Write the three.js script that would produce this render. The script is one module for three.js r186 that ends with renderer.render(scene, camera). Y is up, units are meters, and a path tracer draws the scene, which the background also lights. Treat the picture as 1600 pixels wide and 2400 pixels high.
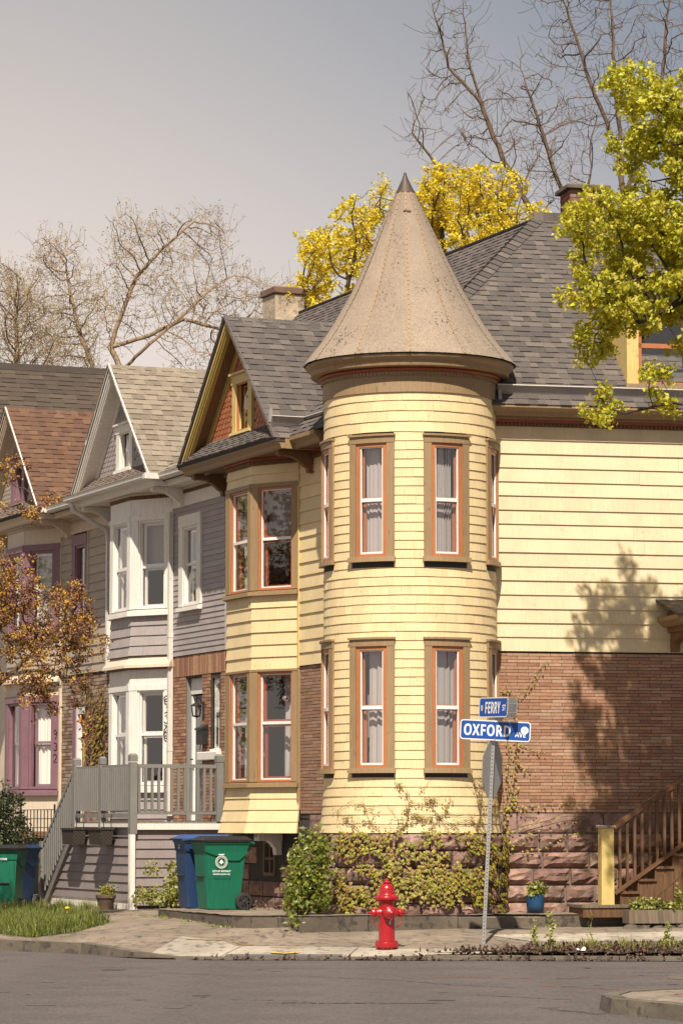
import * as THREE from 'three';
import { mergeGeometries } from 'three/addons/utils/BufferGeometryUtils.js';

// ---------------------------------------------------------------- camera, sky, sun, exposure
const scene = new THREE.Scene();
const camera = new THREE.PerspectiveCamera(18.18, 682 / 1024, 0.5, 3000);
camera.position.set(0, 1.77, 0);
camera.rotation.set(THREE.MathUtils.degToRad(5.559), 0, 0);
scene.add(camera);
const renderer = new THREE.WebGLRenderer({ antialias: true });
renderer.setSize(682, 1024);
renderer.toneMapping = THREE.LinearToneMapping;
renderer.toneMappingExposure = 1.58;
renderer.shadowMap.enabled = true;

{ // hazy spring sky: warm haze low down, thinner and bluer higher up and towards the right
  const W = 1024, H = 512, d = new Float32Array(W * H * 4);
  const mix = (a, b, t) => a.map((v, i) => v + (b[i] - v) * t);
  const sm = (a, b, x) => { const t = Math.min(1, Math.max(0, (x - a) / (b - a))); return t * t * (3 - 2 * t); };
  for (let j = 0; j < H; j++) for (let i = 0; i < W; i++) {
    const phi = ((i + .5) / W - .5) * 2 * Math.PI, el = ((j + .5) / H - .5) * 180;
    const az = Math.atan2(Math.cos(phi), -Math.sin(phi)) * 180 / Math.PI;      // 0 = straight ahead, + to the right
    const thin = sm(-8, 11, az) * sm(178, 120, Math.abs(az));                   // the haze thins to the right and comes back round the other side
    const low = mix([.57, .50, .45], [.42, .395, .395], thin);
    const high = mix([.30, .288, .288], [.118, .155, .21], thin);
    const zen = [.20, .225, .27];
    let c = mix(low, high, sm(6, 17.5, el + thin * 1.5));
    c = mix(c, zen, sm(12, 55, el));
    if (el < 0) c = mix(low, [.22, .19, .17], sm(0, -8, el));
    const o = (j * W + i) * 4;
    d[o] = c[0]; d[o + 1] = c[1]; d[o + 2] = c[2]; d[o + 3] = 1;
  }
  const sky = new THREE.DataTexture(d, W, H, THREE.RGBAFormat, THREE.FloatType);
  sky.mapping = THREE.EquirectangularReflectionMapping;
  sky.colorSpace = THREE.LinearSRGBColorSpace;
  sky.magFilter = THREE.LinearFilter; sky.minFilter = THREE.LinearFilter; sky.needsUpdate = true;
  scene.background = sky; scene.environment = sky;
}
const sun = new THREE.DirectionalLight(new THREE.Color().setRGB(1, .905, .76), 4.6);
{ // behind the camera, a little to its left, about 52 degrees up
  const el = 51 * Math.PI / 180, az = -5 * Math.PI / 180;
  const s = new THREE.Vector3(Math.sin(az) * Math.cos(el), Math.sin(el), Math.cos(az) * Math.cos(el));
  sun.target.position.set(0, 4, -47); sun.position.copy(sun.target.position).addScaledVector(s, 60);
  sun.castShadow = true; sun.shadow.radius = 1;
  Object.assign(sun.shadow.camera, { left: -25, right: 25, top: 25, bottom: -25, near: 1, far: 140 });
  sun.shadow.mapSize.set(4096, 4096);
  scene.add(sun, sun.target);
}

// ---------------------------------------------------------------- random, noise, textures, materials
let seed = 7;
const rnd = () => { seed = (seed * 1664525 + 1013904223) >>> 0; return seed / 4294967296; };
const rr = (a, b) => a + (b - a) * rnd();
const pick = a => a[Math.floor(rnd() * a.length)];
const h2 = (x, y, s) => { let n = (x * 374761393 + y * 668265263 + s * 982451653) | 0; n = Math.imul(n ^ (n >>> 13), 1274126177); return ((n ^ (n >>> 16)) >>> 0) / 4294967296; };
function vn(x, y, p, s) { // value noise that repeats every p cells
  const xi = Math.floor(x), yi = Math.floor(y), fx = x - xi, fy = y - yi;
  const m = v => ((v % p) + p) % p, u = fx * fx * (3 - 2 * fx), v = fy * fy * (3 - 2 * fy);
  const a = h2(m(xi), m(yi), s), b = h2(m(xi + 1), m(yi), s), c = h2(m(xi), m(yi + 1), s), e = h2(m(xi + 1), m(yi + 1), s);
  return a + (b - a) * u + (c - a) * v + (a - b - c + e) * u * v;
}
const fbm = (x, y, p, s, o = 4) => { let t = 0, a = .5, n = 0; for (let k = 0; k < o; k++) { t += a * vn(x, y, p, s + k); n += a; x *= 2; y *= 2; p *= 2; a *= .55; } return t / n; };
function tex(size, fn, srgb = true) {
  const d = new Uint8Array(size * size * 4);
  for (let j = 0; j < size; j++) for (let i = 0; i < size; i++) {
    let c = fn(i / size, j / size); if (typeof c === 'number') c = [c, c, c];
    const o = (j * size + i) * 4;
    for (let k = 0; k < 3; k++) d[o + k] = Math.max(0, Math.min(255, c[k] * 255));
    d[o + 3] = 255;
  }
  const t = new THREE.DataTexture(d, size, size);
  t.wrapS = t.wrapT = THREE.RepeatWrapping; t.magFilter = THREE.LinearFilter; t.minFilter = THREE.LinearMipmapLinearFilter; t.generateMipmaps = true;
  if (srgb) t.colorSpace = THREE.SRGBColorSpace;
  t.needsUpdate = true; return t;
}
const cl = (x, a = 0, b = 1) => Math.min(b, Math.max(a, x));
// every texture below covers 2 m by 2 m
const tPaint = tex(512, (u, v) => { const a = fbm(u * 6, v * 6, 6, 3), s = vn(u * 220, v * 14, 220, 9), k = fbm(u * 40, v * 40, 40, 21, 3); return .90 + .10 * a + .05 * (s - .5) - (k > .74 ? .10 * (k - .74) * 8 : 0); });
const tWorn = tex(512, (u, v) => { const k = fbm(u * 70, v * 22, 70, 31, 4), s = vn(u * 260, v * 8, 260, 5), w = fbm(u * 5, v * 5, 5, 36, 3); const m = cl((k - .66) * 10) * cl((w - .45) * 4) * .35, b = .86 + .10 * s + .06 * w; return [b * (1 - m * .45), b * (1 - m * .4), b * (1 - m * .3)]; });
const tShing = tex(512, (u, v) => .66 + .34 * h2(Math.floor(u * 512), Math.floor(v * 512), 4) * (.75 + .25 * fbm(u * 12, v * 12, 12, 8)) + .06 * (fbm(u * 5, v * 5, 5, 2) - .5));
const tFelt = tex(1024, (u, v) => { const g = h2(Math.floor(u * 400), Math.floor(v * 400), 14), g2 = vn(u * 150, v * 150, 150, 16), p = fbm(u * 4, v * 4, 4, 12), q = vn(u * 110, v * 110, 110, 15); const dk = cl((p - .45) * 4) * cl((q - .70) * 8); const b = .74 + .20 * g + .10 * g2 - .40 * dk + .14 * (fbm(u * 3, v * 3, 3, 44) - .5); return [b, b * .99, b * .98]; });
const tAsph = tex(1024, (u, v) => { const g = h2(Math.floor(u * 340), Math.floor(v * 340), 24), g2 = vn(u * 90, v * 90, 90, 25), g3 = h2(Math.floor(u * 120), Math.floor(v * 120), 27), p = fbm(u * 4, v * 4, 4, 22); const b = .58 + .22 * g + .16 * g2 + .14 * g3 + .16 * (p - .5) + (g3 > .97 ? .2 : 0) - (g3 < .03 ? .2 : 0); return [b, b * .985, b * .98]; });
const tConc = tex(1024, (u, v) => { const g = h2(Math.floor(u * 600), Math.floor(v * 600), 34), p = fbm(u * 4, v * 4, 4, 32, 5), q = fbm(u * 20, v * 20, 20, 33, 4); const st = cl((q - .58) * 6) * .22; const b = .76 + .10 * g + .30 * (p - .5) - st; return [b, b * .985, b * .955]; });
const tWood = tex(512, (u, v) => { const g = vn(u * 90 + 3 * fbm(u * 4, v * 4, 4, 41), v * 6, 90, 42), p = fbm(u * 8, v * 3, 8, 43); const b = .62 + .26 * g + .22 * p; return [b, b * .97, b * .92]; });
const tStone = tex(1024, (u, v) => { const p = fbm(u * 7, v * 7, 7, 52, 5), q = fbm(u * 26, v * 26, 26, 53, 4), w = cl((fbm(u * 5 + .3, v * 5, 5, 55, 5) - .56) * 9) * cl((q - .38) * 5); const b = .62 + .55 * (p - .35) + .22 * (q - .5); return [b + (.98 - b) * w * .65, b * .96 + (.95 - b * .96) * w * .65, b * .94 + (.92 - b * .94) * w * .65]; });
const tBrick = tex(512, (u, v) => { const p = fbm(u * 60, v * 120, 60, 62, 3), g = h2(Math.floor(u * 512), Math.floor(v * 512), 64), q = fbm(u * 6, v * 6, 6, 65); return .78 + .20 * p + .08 * g + .16 * (q - .5); });
const bFine = tex(512, (u, v) => h2(Math.floor(u * 512), Math.floor(v * 512), 71) * .5 + .5 * fbm(u * 40, v * 40, 40, 72, 3), false);
const bRock = tex(512, (u, v) => fbm(u * 16, v * 16, 16, 75, 5), false);
const bWood = tex(512, (u, v) => vn(u * 140, v * 8, 140, 77) * .6 + .4 * fbm(u * 20, v * 20, 20, 78), false);

function mat(rgb, o = {}) {
  const m = new THREE.MeshStandardMaterial({ color: new THREE.Color().setRGB(...rgb), roughness: o.rough ?? .75, metalness: o.metal ?? 0, side: THREE.DoubleSide });
  if (o.map) m.map = o.map;
  if (o.bump) { m.bumpMap = o.bump; m.bumpScale = o.bs ?? .003; }
  if (o.vc) m.vertexColors = true;
  return m;
}
const white = [1, 1, 1];
const M = {
  paint: mat(white, { map: tPaint, bump: bWood, bs: .0012, rough: .62, vc: true }),        // painted boards, tone per piece
  shingle: mat(white, { map: tShing, bump: bFine, bs: .003, rough: .95, vc: true }),
  brick: mat(white, { map: tBrick, bump: bFine, bs: .003, rough: .92, vc: true }),
  stone: mat(white, { map: tStone, bump: bRock, bs: .02, rough: .95, vc: true }),
  trimTan: mat([.325, .215, .112], { map: tWorn, bump: bWood, bs: .0015, rough: .6 }),
  trimOlive: mat([.47, .335, .09], { map: tWorn, rough: .6 }),
  trimYellow: mat([.70, .52, .20], { map: tWorn, rough: .6 }),
  brownSoffit: mat([.20, .105, .045], { map: tPaint, rough: .7 }),
  orange: mat([.46, .17, .068], { map: tPaint, rough: .5 }),
  rust: mat([.33, .075, .03], { map: tPaint, rough: .5 }),
  storm: mat([.80, .78, .76], { map: tPaint, rough: .4 }),
  white: mat([.84, .79, .72], { map: tWorn, rough: .55 }),
  cream: mat([.68, .56, .43], { map: tWorn, rough: .6 }),
  purple: mat([.235, .125, .155], { map: tPaint, rough: .55 }),
  sheath: mat([.05, .045, .04], { rough: .95 }),
  mortar: mat([.10, .075, .062], { map: tConc, rough: .95 }),
  interior: mat([.24, .21, .19], { rough: .95 }),
  felt: mat([.36, .285, .22], { map: tFelt, bump: bFine, bs: .006, rough: .95 }),
  seam: mat([.41, .295, .195], { map: tFelt, rough: .9 }),
  nail: mat([.12, .055, .025], { rough: .8 }),
  metalCap: mat([.115, .085, .065], { map: tFelt, rough: .55, metal: .35 }),
  flash: mat([.40, .37, .35], { map: tPaint, rough: .45, metal: .35 }),
  gutter: mat([.74, .70, .64], { map: tWorn, rough: .45 }),
  asphalt: mat([.135, .114, .106], { map: tAsph, bump: bFine, bs: .006, rough: .93 }),
  conc: mat([.345, .280, .225], { map: tConc, bump: bFine, bs: .004, rough: .93 }),
  concLight: mat([.56, .50, .43], { map: tConc, bump: bFine, bs: .003, rough: .93 }),
  concDark: mat([.185, .155, .125], { map: tConc, bump: bRock, bs: .012, rough: .95 }),
  soil: mat([.075, .05, .035], { map: tStone, bump: bRock, bs: .03, rough: 1 }),
  porch: mat([.215, .205, .19], { map: tPaint, bump: bWood, bs: .001, rough: .6 }),
  brownWood: mat([.155, .078, .036], { map: tWood, bump: bWood, bs: .002, rough: .75 }),
  greyWood: mat([.20, .16, .125], { map: tWood, bump: bWood, bs: .002, rough: .85 }),
  black: mat([.018, .017, .017], { rough: .5 }),
  iron: mat([.022, .017, .015], { rough: .6 }),
  rubber: mat([.02, .02, .021], { rough: .7 }),
  steel: mat([.46, .45, .45], { map: tPaint, rough: .42, metal: .6 }),
  alu: mat([.30, .29, .28], { rough: .5, metal: .3 }),
  bark: mat([.145, .105, .075], { map: tWood, bump: bRock, bs: .01, rough: .95 }),
  barkDark: mat([.055, .04, .032], { map: tWood, rough: .95 }),
  barkPale: mat([.36, .265, .19], { map: tWood, rough: .95 }),
  hydrant: new THREE.MeshPhysicalMaterial({ color: new THREE.Color().setRGB(.40, .005, .011), map: tWorn, roughness: .32, clearcoat: .5, clearcoatRoughness: .2, bumpMap: bRock, bumpScale: .001 }),
  glass: new THREE.MeshPhysicalMaterial({ color: 0xffffff, roughness: .02, transmission: 1, thickness: 0, ior: 1.95, side: THREE.DoubleSide }),
  curtain: mat([.36, .33, .315], { rough: .95, bump: bFine, bs: .001 }),
};
const leafMat = (rough = .6, t = .35) => new THREE.MeshPhysicalMaterial({ color: 0xffffff, roughness: rough, transmission: t, thickness: 0, side: THREE.DoubleSide });
M.leaf = leafMat();

// ---------------------------------------------------------------- things, parts, frames
const used = new Map();
function numbered(n) { const k = used.get(n) ?? 0; used.set(n, k + 1); return k ? `${n}_${String(k).padStart(3, '0')}` : n; }
function thing(name, label, category, pos = [0, 0, 0], turn = 0, group) {
  const o = new THREE.Group(); o.name = numbered(name); o.position.set(...pos); o.rotation.y = turn;
  o.userData = { label, category }; if (group) o.userData.group = group;
  scene.add(o); o.updateWorldMatrix(true, true); return o;
}
const I4 = new THREE.Matrix4();
function part(parent, name, geo, m, F = null) {           // geo is given in frame F (world when F is left out: parent's own space)
  if (Array.isArray(geo)) geo = geo.length > 1 ? mergeGeometries(geo.map(g => g.index ? g.toNonIndexed() : g)) : geo[0];
  if (F) { geo.applyMatrix4(F); parent.updateWorldMatrix(true, false); geo.applyMatrix4(parent.matrixWorld.clone().invert()); }
  const mesh = new THREE.Mesh(geo, m); mesh.name = name; mesh.castShadow = mesh.receiveShadow = true; parent.add(mesh); return mesh;
}
function sub(parent, name) { const g = new THREE.Group(); g.name = name; parent.add(g); g.updateWorldMatrix(true, true); return g; }
function structure(name, geo, m) { const o = part(scene, numbered(name), geo, m); o.userData = { kind: 'structure' }; return o; }
const frame = (o, x, y, z) => new THREE.Matrix4().makeBasis(x, y, z).setPosition(o);
const v3 = (x, y, z) => new THREE.Vector3(x, y, z);
const UP = v3(0, 1, 0);
const T = v3(1.006, 0, -46.9);                              // the tower's axis
const rad = d => d * Math.PI / 180;
const dL = v3(-Math.sin(rad(22.5)), 0, -Math.cos(rad(22.5))), nL = v3(-Math.cos(rad(22.5)), 0, Math.sin(rad(22.5)));   // along / out of the row's fronts
const dR = v3(Math.sin(rad(77.9)), 0, -Math.cos(rad(77.9))), nR = v3(Math.cos(rad(77.9)), 0, Math.sin(rad(77.9)));    // along / out of the long side wall
const Lp = (u, o, y) => T.clone().addScaledVector(dL, u).addScaledVector(nL, o).setY(y);
const Rp = (u, o, y) => T.clone().addScaledVector(dR, u).addScaledVector(nR, o).setY(y);
const rowFrame = uc => frame(Lp(uc, .5, 0), dL.clone().negate(), UP, nL);
const FR = frame(Rp(0, .3, 0), dR, UP, nR);
const FT = new THREE.Matrix4().setPosition(T);
const at = (F, x, y, z) => v3(x, y, z).applyMatrix4(F);

// ---------------------------------------------------------------- geometry helpers (uv in units of 2 m)
function boxUV(g, du = 0, dv = 0) {
  if (g.index) g = g.toNonIndexed();
  g.computeVertexNormals();
  const p = g.attributes.position, n = g.attributes.normal, uv = new Float32Array(p.count * 2);
  for (let i = 0; i < p.count; i++) {
    const ax = Math.abs(n.getX(i)), ay = Math.abs(n.getY(i)), az = Math.abs(n.getZ(i));
    const x = p.getX(i), y = p.getY(i), z = p.getZ(i);
    const [a, b] = ax > ay && ax > az ? [z, y] : ay > az ? [x, z] : [x, y];
    uv[2 * i] = a / 2 + du; uv[2 * i + 1] = b / 2 + dv;
  }
  g.setAttribute('uv', new THREE.BufferAttribute(uv, 2)); return g;
}
const HF = [[0, 3, 2, 1], [4, 5, 6, 7], [0, 1, 5, 4], [1, 2, 6, 5], [2, 3, 7, 6], [3, 0, 4, 7]];
function hexa(p, uvr = true) {                               // solid from 8 corners: 0-3 one face, 4-7 the opposite one
  const c = [0, 0, 0]; p.forEach(q => { c[0] += q[0] / 8; c[1] += q[1] / 8; c[2] += q[2] / 8; });
  const out = [];
  for (const f of HF) {
    let [a, b, d, e] = f.map(i => p[i]);
    const ux = d[0] - a[0], uy = d[1] - a[1], uz = d[2] - a[2], vx = e[0] - b[0], vy = e[1] - b[1], vz = e[2] - b[2];
    const n = [uy * vz - uz * vy, uz * vx - ux * vz, ux * vy - uy * vx];
    const m = [(a[0] + b[0] + d[0] + e[0]) / 4 - c[0], (a[1] + b[1] + d[1] + e[1]) / 4 - c[1], (a[2] + b[2] + d[2] + e[2]) / 4 - c[2]];
    if (n[0] * m[0] + n[1] * m[1] + n[2] * m[2] < 0) [b, e] = [e, b];
    out.push(...a, ...b, ...d, ...a, ...d, ...e);
  }
  const g = new THREE.BufferGeometry(); g.setAttribute('position', new THREE.BufferAttribute(new Float32Array(out), 3));
  return boxUV(g, uvr ? rnd() : 0, uvr ? rnd() : 0);
}
const box = (x0, x1, y0, y1, z0, z1) => hexa([[x0, y0, z0], [x1, y0, z0], [x1, y0, z1], [x0, y0, z1], [x0, y1, z0], [x1, y1, z0], [x1, y1, z1], [x0, y1, z1]]);
function prism(poly, z0, z1, holes = [], bev = 0) {          // outline in x, y pushed from z0 to z1
  const s = new THREE.Shape(poly.map(p => new THREE.Vector2(...p)));
  for (const h of holes) s.holes.push(new THREE.Path(h.map(p => new THREE.Vector2(...p))));
  const g = new THREE.ExtrudeGeometry(s, { depth: z1 - z0 - 2 * bev, bevelEnabled: bev > 0, bevelSize: bev, bevelThickness: bev, bevelSegments: 1, bevelOffset: -bev, curveSegments: 8 });
  g.translate(0, 0, z0 + bev); return boxUV(g, rnd(), rnd());
}
const ROTX = new THREE.Matrix4().set(0, 0, -1, 0, 0, 1, 0, 0, 1, 0, 0, 0, 0, 0, 0, 1);
function profX(poly, x0, x1) { const g = prism(poly, 0, x1 - x0); g.applyMatrix4(ROTX); g.translate(x1, 0, 0); return boxUV(g, rnd(), rnd()); }   // outline in z, y drawn along x
function rectHoles(x0, x1, y0, y1, holes, z0, z1) {
  return prism([[x0, y0], [x1, y0], [x1, y1], [x0, y1]], z0, z1, holes.map(([a, b, c, d]) => [[a, c], [a, d], [b, d], [b, c]]));
}
function sector(rib, rob, rit, rot, a0, a1, y0, y1, n) {     // curved block: inner / outer radius at bottom and top, angles from +z towards +x (degrees)
  n = n ?? Math.max(1, Math.round(Math.abs(a1 - a0) / 4)); const q = [];
  const P = (r, a, y) => [r * Math.sin(a), y, r * Math.cos(a)];
  const quad = (a, b, c, d) => q.push(...a, ...b, ...c, ...a, ...c, ...d);
  for (let k = 0; k < n; k++) {
    const A = rad(a0 + (a1 - a0) * k / n), B = rad(a0 + (a1 - a0) * (k + 1) / n);
    quad(P(rob, A, y0), P(rob, B, y0), P(rot, B, y1), P(rot, A, y1));
    quad(P(rib, B, y0), P(rib, A, y0), P(rit, A, y1), P(rit, B, y1));
    quad(P(rot, A, y1), P(rot, B, y1), P(rit, B, y1), P(rit, A, y1));
    quad(P(rib, A, y0), P(rib, B, y0), P(rob, B, y0), P(rob, A, y0));
    if (k === 0) quad(P(rib, A, y0), P(rob, A, y0), P(rot, A, y1), P(rit, A, y1));
    if (k === n - 1) quad(P(rob, B, y0), P(rib, B, y0), P(rit, B, y1), P(rot, B, y1));
  }
  const g = new THREE.BufferGeometry(); g.setAttribute('position', new THREE.BufferAttribute(new Float32Array(q), 3));
  const R = boxUV(g, rnd(), rnd()), p = R.attributes.position, uv = R.attributes.uv;
  const du = rnd(), dv = rnd();
  for (let i = 0; i < p.count; i++) { uv.setXY(i, Math.atan2(p.getX(i), p.getZ(i)) * rob / 2 + du, p.getY(i) / 2 + dv + Math.hypot(p.getX(i), p.getZ(i)) * .3); }
  return R;
}
function lathe(pts, n = 24, a0 = 0, a1 = Math.PI * 2) { const g = new THREE.LatheGeometry(pts.map(p => new THREE.Vector2(...p)), n, a0, a1 - a0); return g; }
function cyl(a, b, r0, r1 = r0, n = 8) {
  const A = v3(...a), B = v3(...b), d = B.clone().sub(A), g = new THREE.CylinderGeometry(r1, r0, d.length(), n);
  g.applyQuaternion(new THREE.Quaternion().setFromUnitVectors(UP, d.clone().normalize())); g.translate(...A.add(B).multiplyScalar(.5).toArray()); return g;
}
function bar(a, b, w, h) {                                   // straight square bar between two points
  const A = v3(...a), B = v3(...b), d = B.clone().sub(A), L = d.length(), g = box(-w / 2, w / 2, -L / 2, L / 2, -h / 2, h / 2);
  g.applyQuaternion(new THREE.Quaternion().setFromUnitVectors(UP, d.normalize())); g.translate(...A.add(B).multiplyScalar(.5).toArray()); return g;
}
function tube(pts, rads, k = 5) {                             // tapered tube through points
  const n = pts.length, pos = [], uv = [], idx = []; let prev = null, L = 0;
  for (let i = 0; i < n; i++) {
    const d = pts[Math.min(n - 1, i + 1)].clone().sub(pts[Math.max(0, i - 1)]).normalize();
    let s = prev ? prev.clone().addScaledVector(d, -prev.dot(d)) : v3(d.y, -d.x, .13); if (s.lengthSq() < 1e-6) s = v3(1, 0, 0); s.normalize(); prev = s;
    const t = d.clone().cross(s); if (i) L += pts[i].distanceTo(pts[i - 1]);
    for (let j = 0; j <= k; j++) { const a = j / k * 2 * Math.PI, q = pts[i].clone().addScaledVector(s, Math.cos(a) * rads[i]).addScaledVector(t, Math.sin(a) * rads[i]); pos.push(q.x, q.y, q.z); uv.push(j / k * .3, L / 2); }
  }
  for (let i = 0; i < n - 1; i++) for (let j = 0; j < k; j++) { const a = i * (k + 1) + j; idx.push(a, a + 1, a + k + 1, a + 1, a + k + 2, a + k + 1); }
  const g = new THREE.BufferGeometry(); g.setAttribute('position', new THREE.Float32BufferAttribute(pos, 3)); g.setAttribute('uv', new THREE.Float32BufferAttribute(uv, 2)); g.setIndex(idx); g.computeVertexNormals();
  return g.toNonIndexed();
}
function tint(g, c, j = 0) {                                  // one tone for the whole piece
  const n = g.attributes.position.count, a = new Float32Array(n * 3), k = 1 + rr(-j, j);
  for (let i = 0; i < n; i++) { a[3 * i] = c[0] * k; a[3 * i + 1] = c[1] * k; a[3 * i + 2] = c[2] * k; }
  g.setAttribute('color', new THREE.BufferAttribute(a, 3)); return g;
}
const camP = camera.position.clone();
function sized(g, F) {                                        // how large a piece shows from the street: used to choose the pieces that become parts
  const p = g.attributes.position, v = v3(0, 0, 0); let x0 = 1e9, x1 = -1e9, y0 = 1e9, y1 = -1e9;
  for (let i = 0; i < p.count; i++) { v.fromBufferAttribute(p, i); if (F) v.applyMatrix4(F); v.sub(camP); const X = v.x / -v.z, Y = v.y / -v.z; x0 = Math.min(x0, X); x1 = Math.max(x1, X); y0 = Math.min(y0, Y); y1 = Math.max(y1, Y); }
  const out = x0 > .106 || x1 < -.106 || y0 > .27; return out ? 0 : (x1 - x0) * (y1 - y0);
}
// pieces: up to `limit` single meshes, the others joined into one stuff part
function pieces(parent, name, many, geos, m, F, limit = 300) {
  let list = geos;
  if (geos.length > limit) {
    const vis = geos.map(g => ({ g, s: g.userData.hidden ? 0 : sized(g, F) })).sort((a, b) => b.s - a.s);
    list = vis.slice(0, limit).map(o => o.g);
    const o = part(parent, many, vis.slice(limit).map(x => x.g), m, F); o.userData = { kind: 'stuff' };
  }
  for (const g of list) part(parent, name, g, m, F);
}
function boards(x0, x1, y0, y1, ex, holes, col, o = {}) {     // lapped boards, thicker at the bottom edge
  const out = [], rows = Math.max(1, Math.round((y1 - y0) / ex)), e = (y1 - y0) / rows, t0 = o.t0 ?? .024, t1 = o.t1 ?? .005, zo = o.zo ?? (() => 0), tan = o.tan ?? 0, slats = o.len ?? 3.4;
  for (let r = 0; r < rows; r++) {
    const a = y0 + r * e, b = a + e; let iv = [[x0, x1]];
    for (const [ha, hb, hc, hd] of holes) if (Math.min(b, hd) - Math.max(a, hc) > e * .3) iv = iv.flatMap(([p, q]) => hb <= p || ha >= q ? [[p, q]] : [[p, ha], [hb, q]].filter(s => s[1] - s[0] > .01));
    for (const [p, q] of iv) {
      const cuts = [p]; let s = p + rr(.5, 1) * slats; while (s < q - .3) { cuts.push(s); s += rr(.6, 1) * slats; } cuts.push(q);
      for (let k = 0; k < cuts.length - 1; k++) {
        const l = cuts[k] + (k ? .0015 : 0), R = cuts[k + 1] - (k < cuts.length - 2 ? .0015 : 0), j = rr(0, .004), dy = rr(-1, 1) * (o.dy ?? .003), dz = zo(a), dt = zo(b);
        const el = k === 0 && p === x0 ? tan : 0, er = k === cuts.length - 2 && q === x1 ? tan : 0, zb = dz + t0 + j, zt = dt + t1;
        out.push(tint(hexa([[l - el * zb, a + dy, dz - .02], [R + er * zb, a + dy, dz - .02], [R + er * zb, a + dy, zb], [l - el * zb, a + dy, zb], [l - el * zt, b + .004, dt - .02], [R + er * zt, b + .004, dt - .02], [R + er * zt, b + .004, zt], [l - el * zt, b + .004, zt]]), col, o.vary ?? .04));
      }
    }
  }
  return out;
}
function brickRows(x0, x1, y0, y1, len, h, holes, cols, o = {}) {
  const out = [], rows = Math.round((y1 - y0) / h), e = (y1 - y0) / rows, gap = o.gap ?? .005;
  for (let r = 0; r < rows; r++) {
    const a = y0 + r * e + gap / 2, b = a + e - gap; let iv = [[x0, x1]];
    for (const [ha, hb, hc, hd] of holes) if (b > hc && a < hd) iv = iv.flatMap(([p, q]) => hb <= p || ha >= q ? [[p, q]] : [[p, ha], [hb, q]].filter(s => s[1] - s[0] > .01));
    for (const [p, q] of iv) {
      let s = x0 + (r % 2 ? .5 : 0) * len - len + (r % 3 === 0 ? .02 : 0);
      for (; s < q; s += len) { const l = Math.max(p, s + gap / 2), R = Math.min(q, s + len - gap / 2); if (R - l < .03) continue; const z = rr(0, .005), y = rr(-.0012, .0012); out.push(tint(box(l, R, a + y, b + y, -.04, z), pick(cols), .12)); }
    }
  }
  return out;
}
function rockBlock(x0, x1, y0, y1, amp, s) {                  // split-faced stone: thin margin, broken face
  const nx = Math.max(4, Math.round((x1 - x0) / .085) + 2), ny = Math.max(4, Math.round((y1 - y0) / .06) + 2), W = x1 - x0, H = y1 - y0, g = new THREE.PlaneGeometry(1, 1, nx, ny), p = g.attributes.position, mg = .009;
  const spread = (i, n, L) => i === 0 ? 0 : i === n ? L : mg + (L - 2 * mg) * (i - 1) / (n - 2);
  for (let i = 0; i < p.count; i++) {
    const ci = i % (nx + 1), cj = Math.floor(i / (nx + 1)), rim = ci === 0 || cj === 0 || ci === nx || cj === ny, near = ci === 1 || cj === 1 || ci === nx - 1 || cj === ny - 1;
    const x = spread(ci, nx, W), y = H - spread(cj, ny, H), f = fbm((x + x0 + s) * 6, (y + y0 + s * 1.7) * 9, 997, 91, 4), f2 = Math.abs(fbm((x + x0) * 14 + s, (y + y0) * 20, 997, 95, 3) - .5);
    p.setXYZ(i, x0 + x + (rim || near ? 0 : rr(-.014, .014)), y0 + y + (rim || near ? 0 : rr(-.012, .012)), rim ? -.03 : near ? amp * .25 * f : amp * (.15 + 1.2 * f - .9 * f2));
  }
  return boxUV(g, rnd(), rnd());
}
// shingle tabs on a roof plane: F has x along the eave, y up the slope, z out
function tabs(F, s1, range, cols, o = {}) {
  const out = [], e = o.e ?? .143, w0 = o.w0 ?? .11, w1 = o.w1 ?? .26;
  for (let s = 0, r = 0; s < s1 - .02; s += e, r++) {
    const [a, b] = range(Math.min(s + e / 2, s1)); if (b - a < .02) continue; const top = Math.min(s + e + .02, s1 + .01);
    let x = a - rnd() * .1; let up = rnd() < .5;
    while (x < b) {
      const w = rr(w0, w1), l = Math.max(a, x), q = Math.min(b, x + w); x += w; up = !up; if (q - l < .02) continue;
      const t = up ? .021 : .011, dy = rr(-.004, .004) - (up ? .006 : 0);
      const g = tint(hexa([[l, s + dy, -.01], [q, s + dy, -.01], [q, s + dy, t], [l, s + dy, t], [l, top, -.01], [q, top, -.01], [q, top, .003], [l, top, .003]]), pick(cols), .10);
      if (o.hidden) g.userData.hidden = true;
      g.applyMatrix4(F); out.push(g);
    }
  }
  return out;
}
const planeF = (o, ex, ey) => { const x = ex.clone().normalize(), y = ey.clone().addScaledVector(x, -ey.dot(x)).normalize(); return frame(o, x, y, x.clone().cross(y)); };

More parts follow.
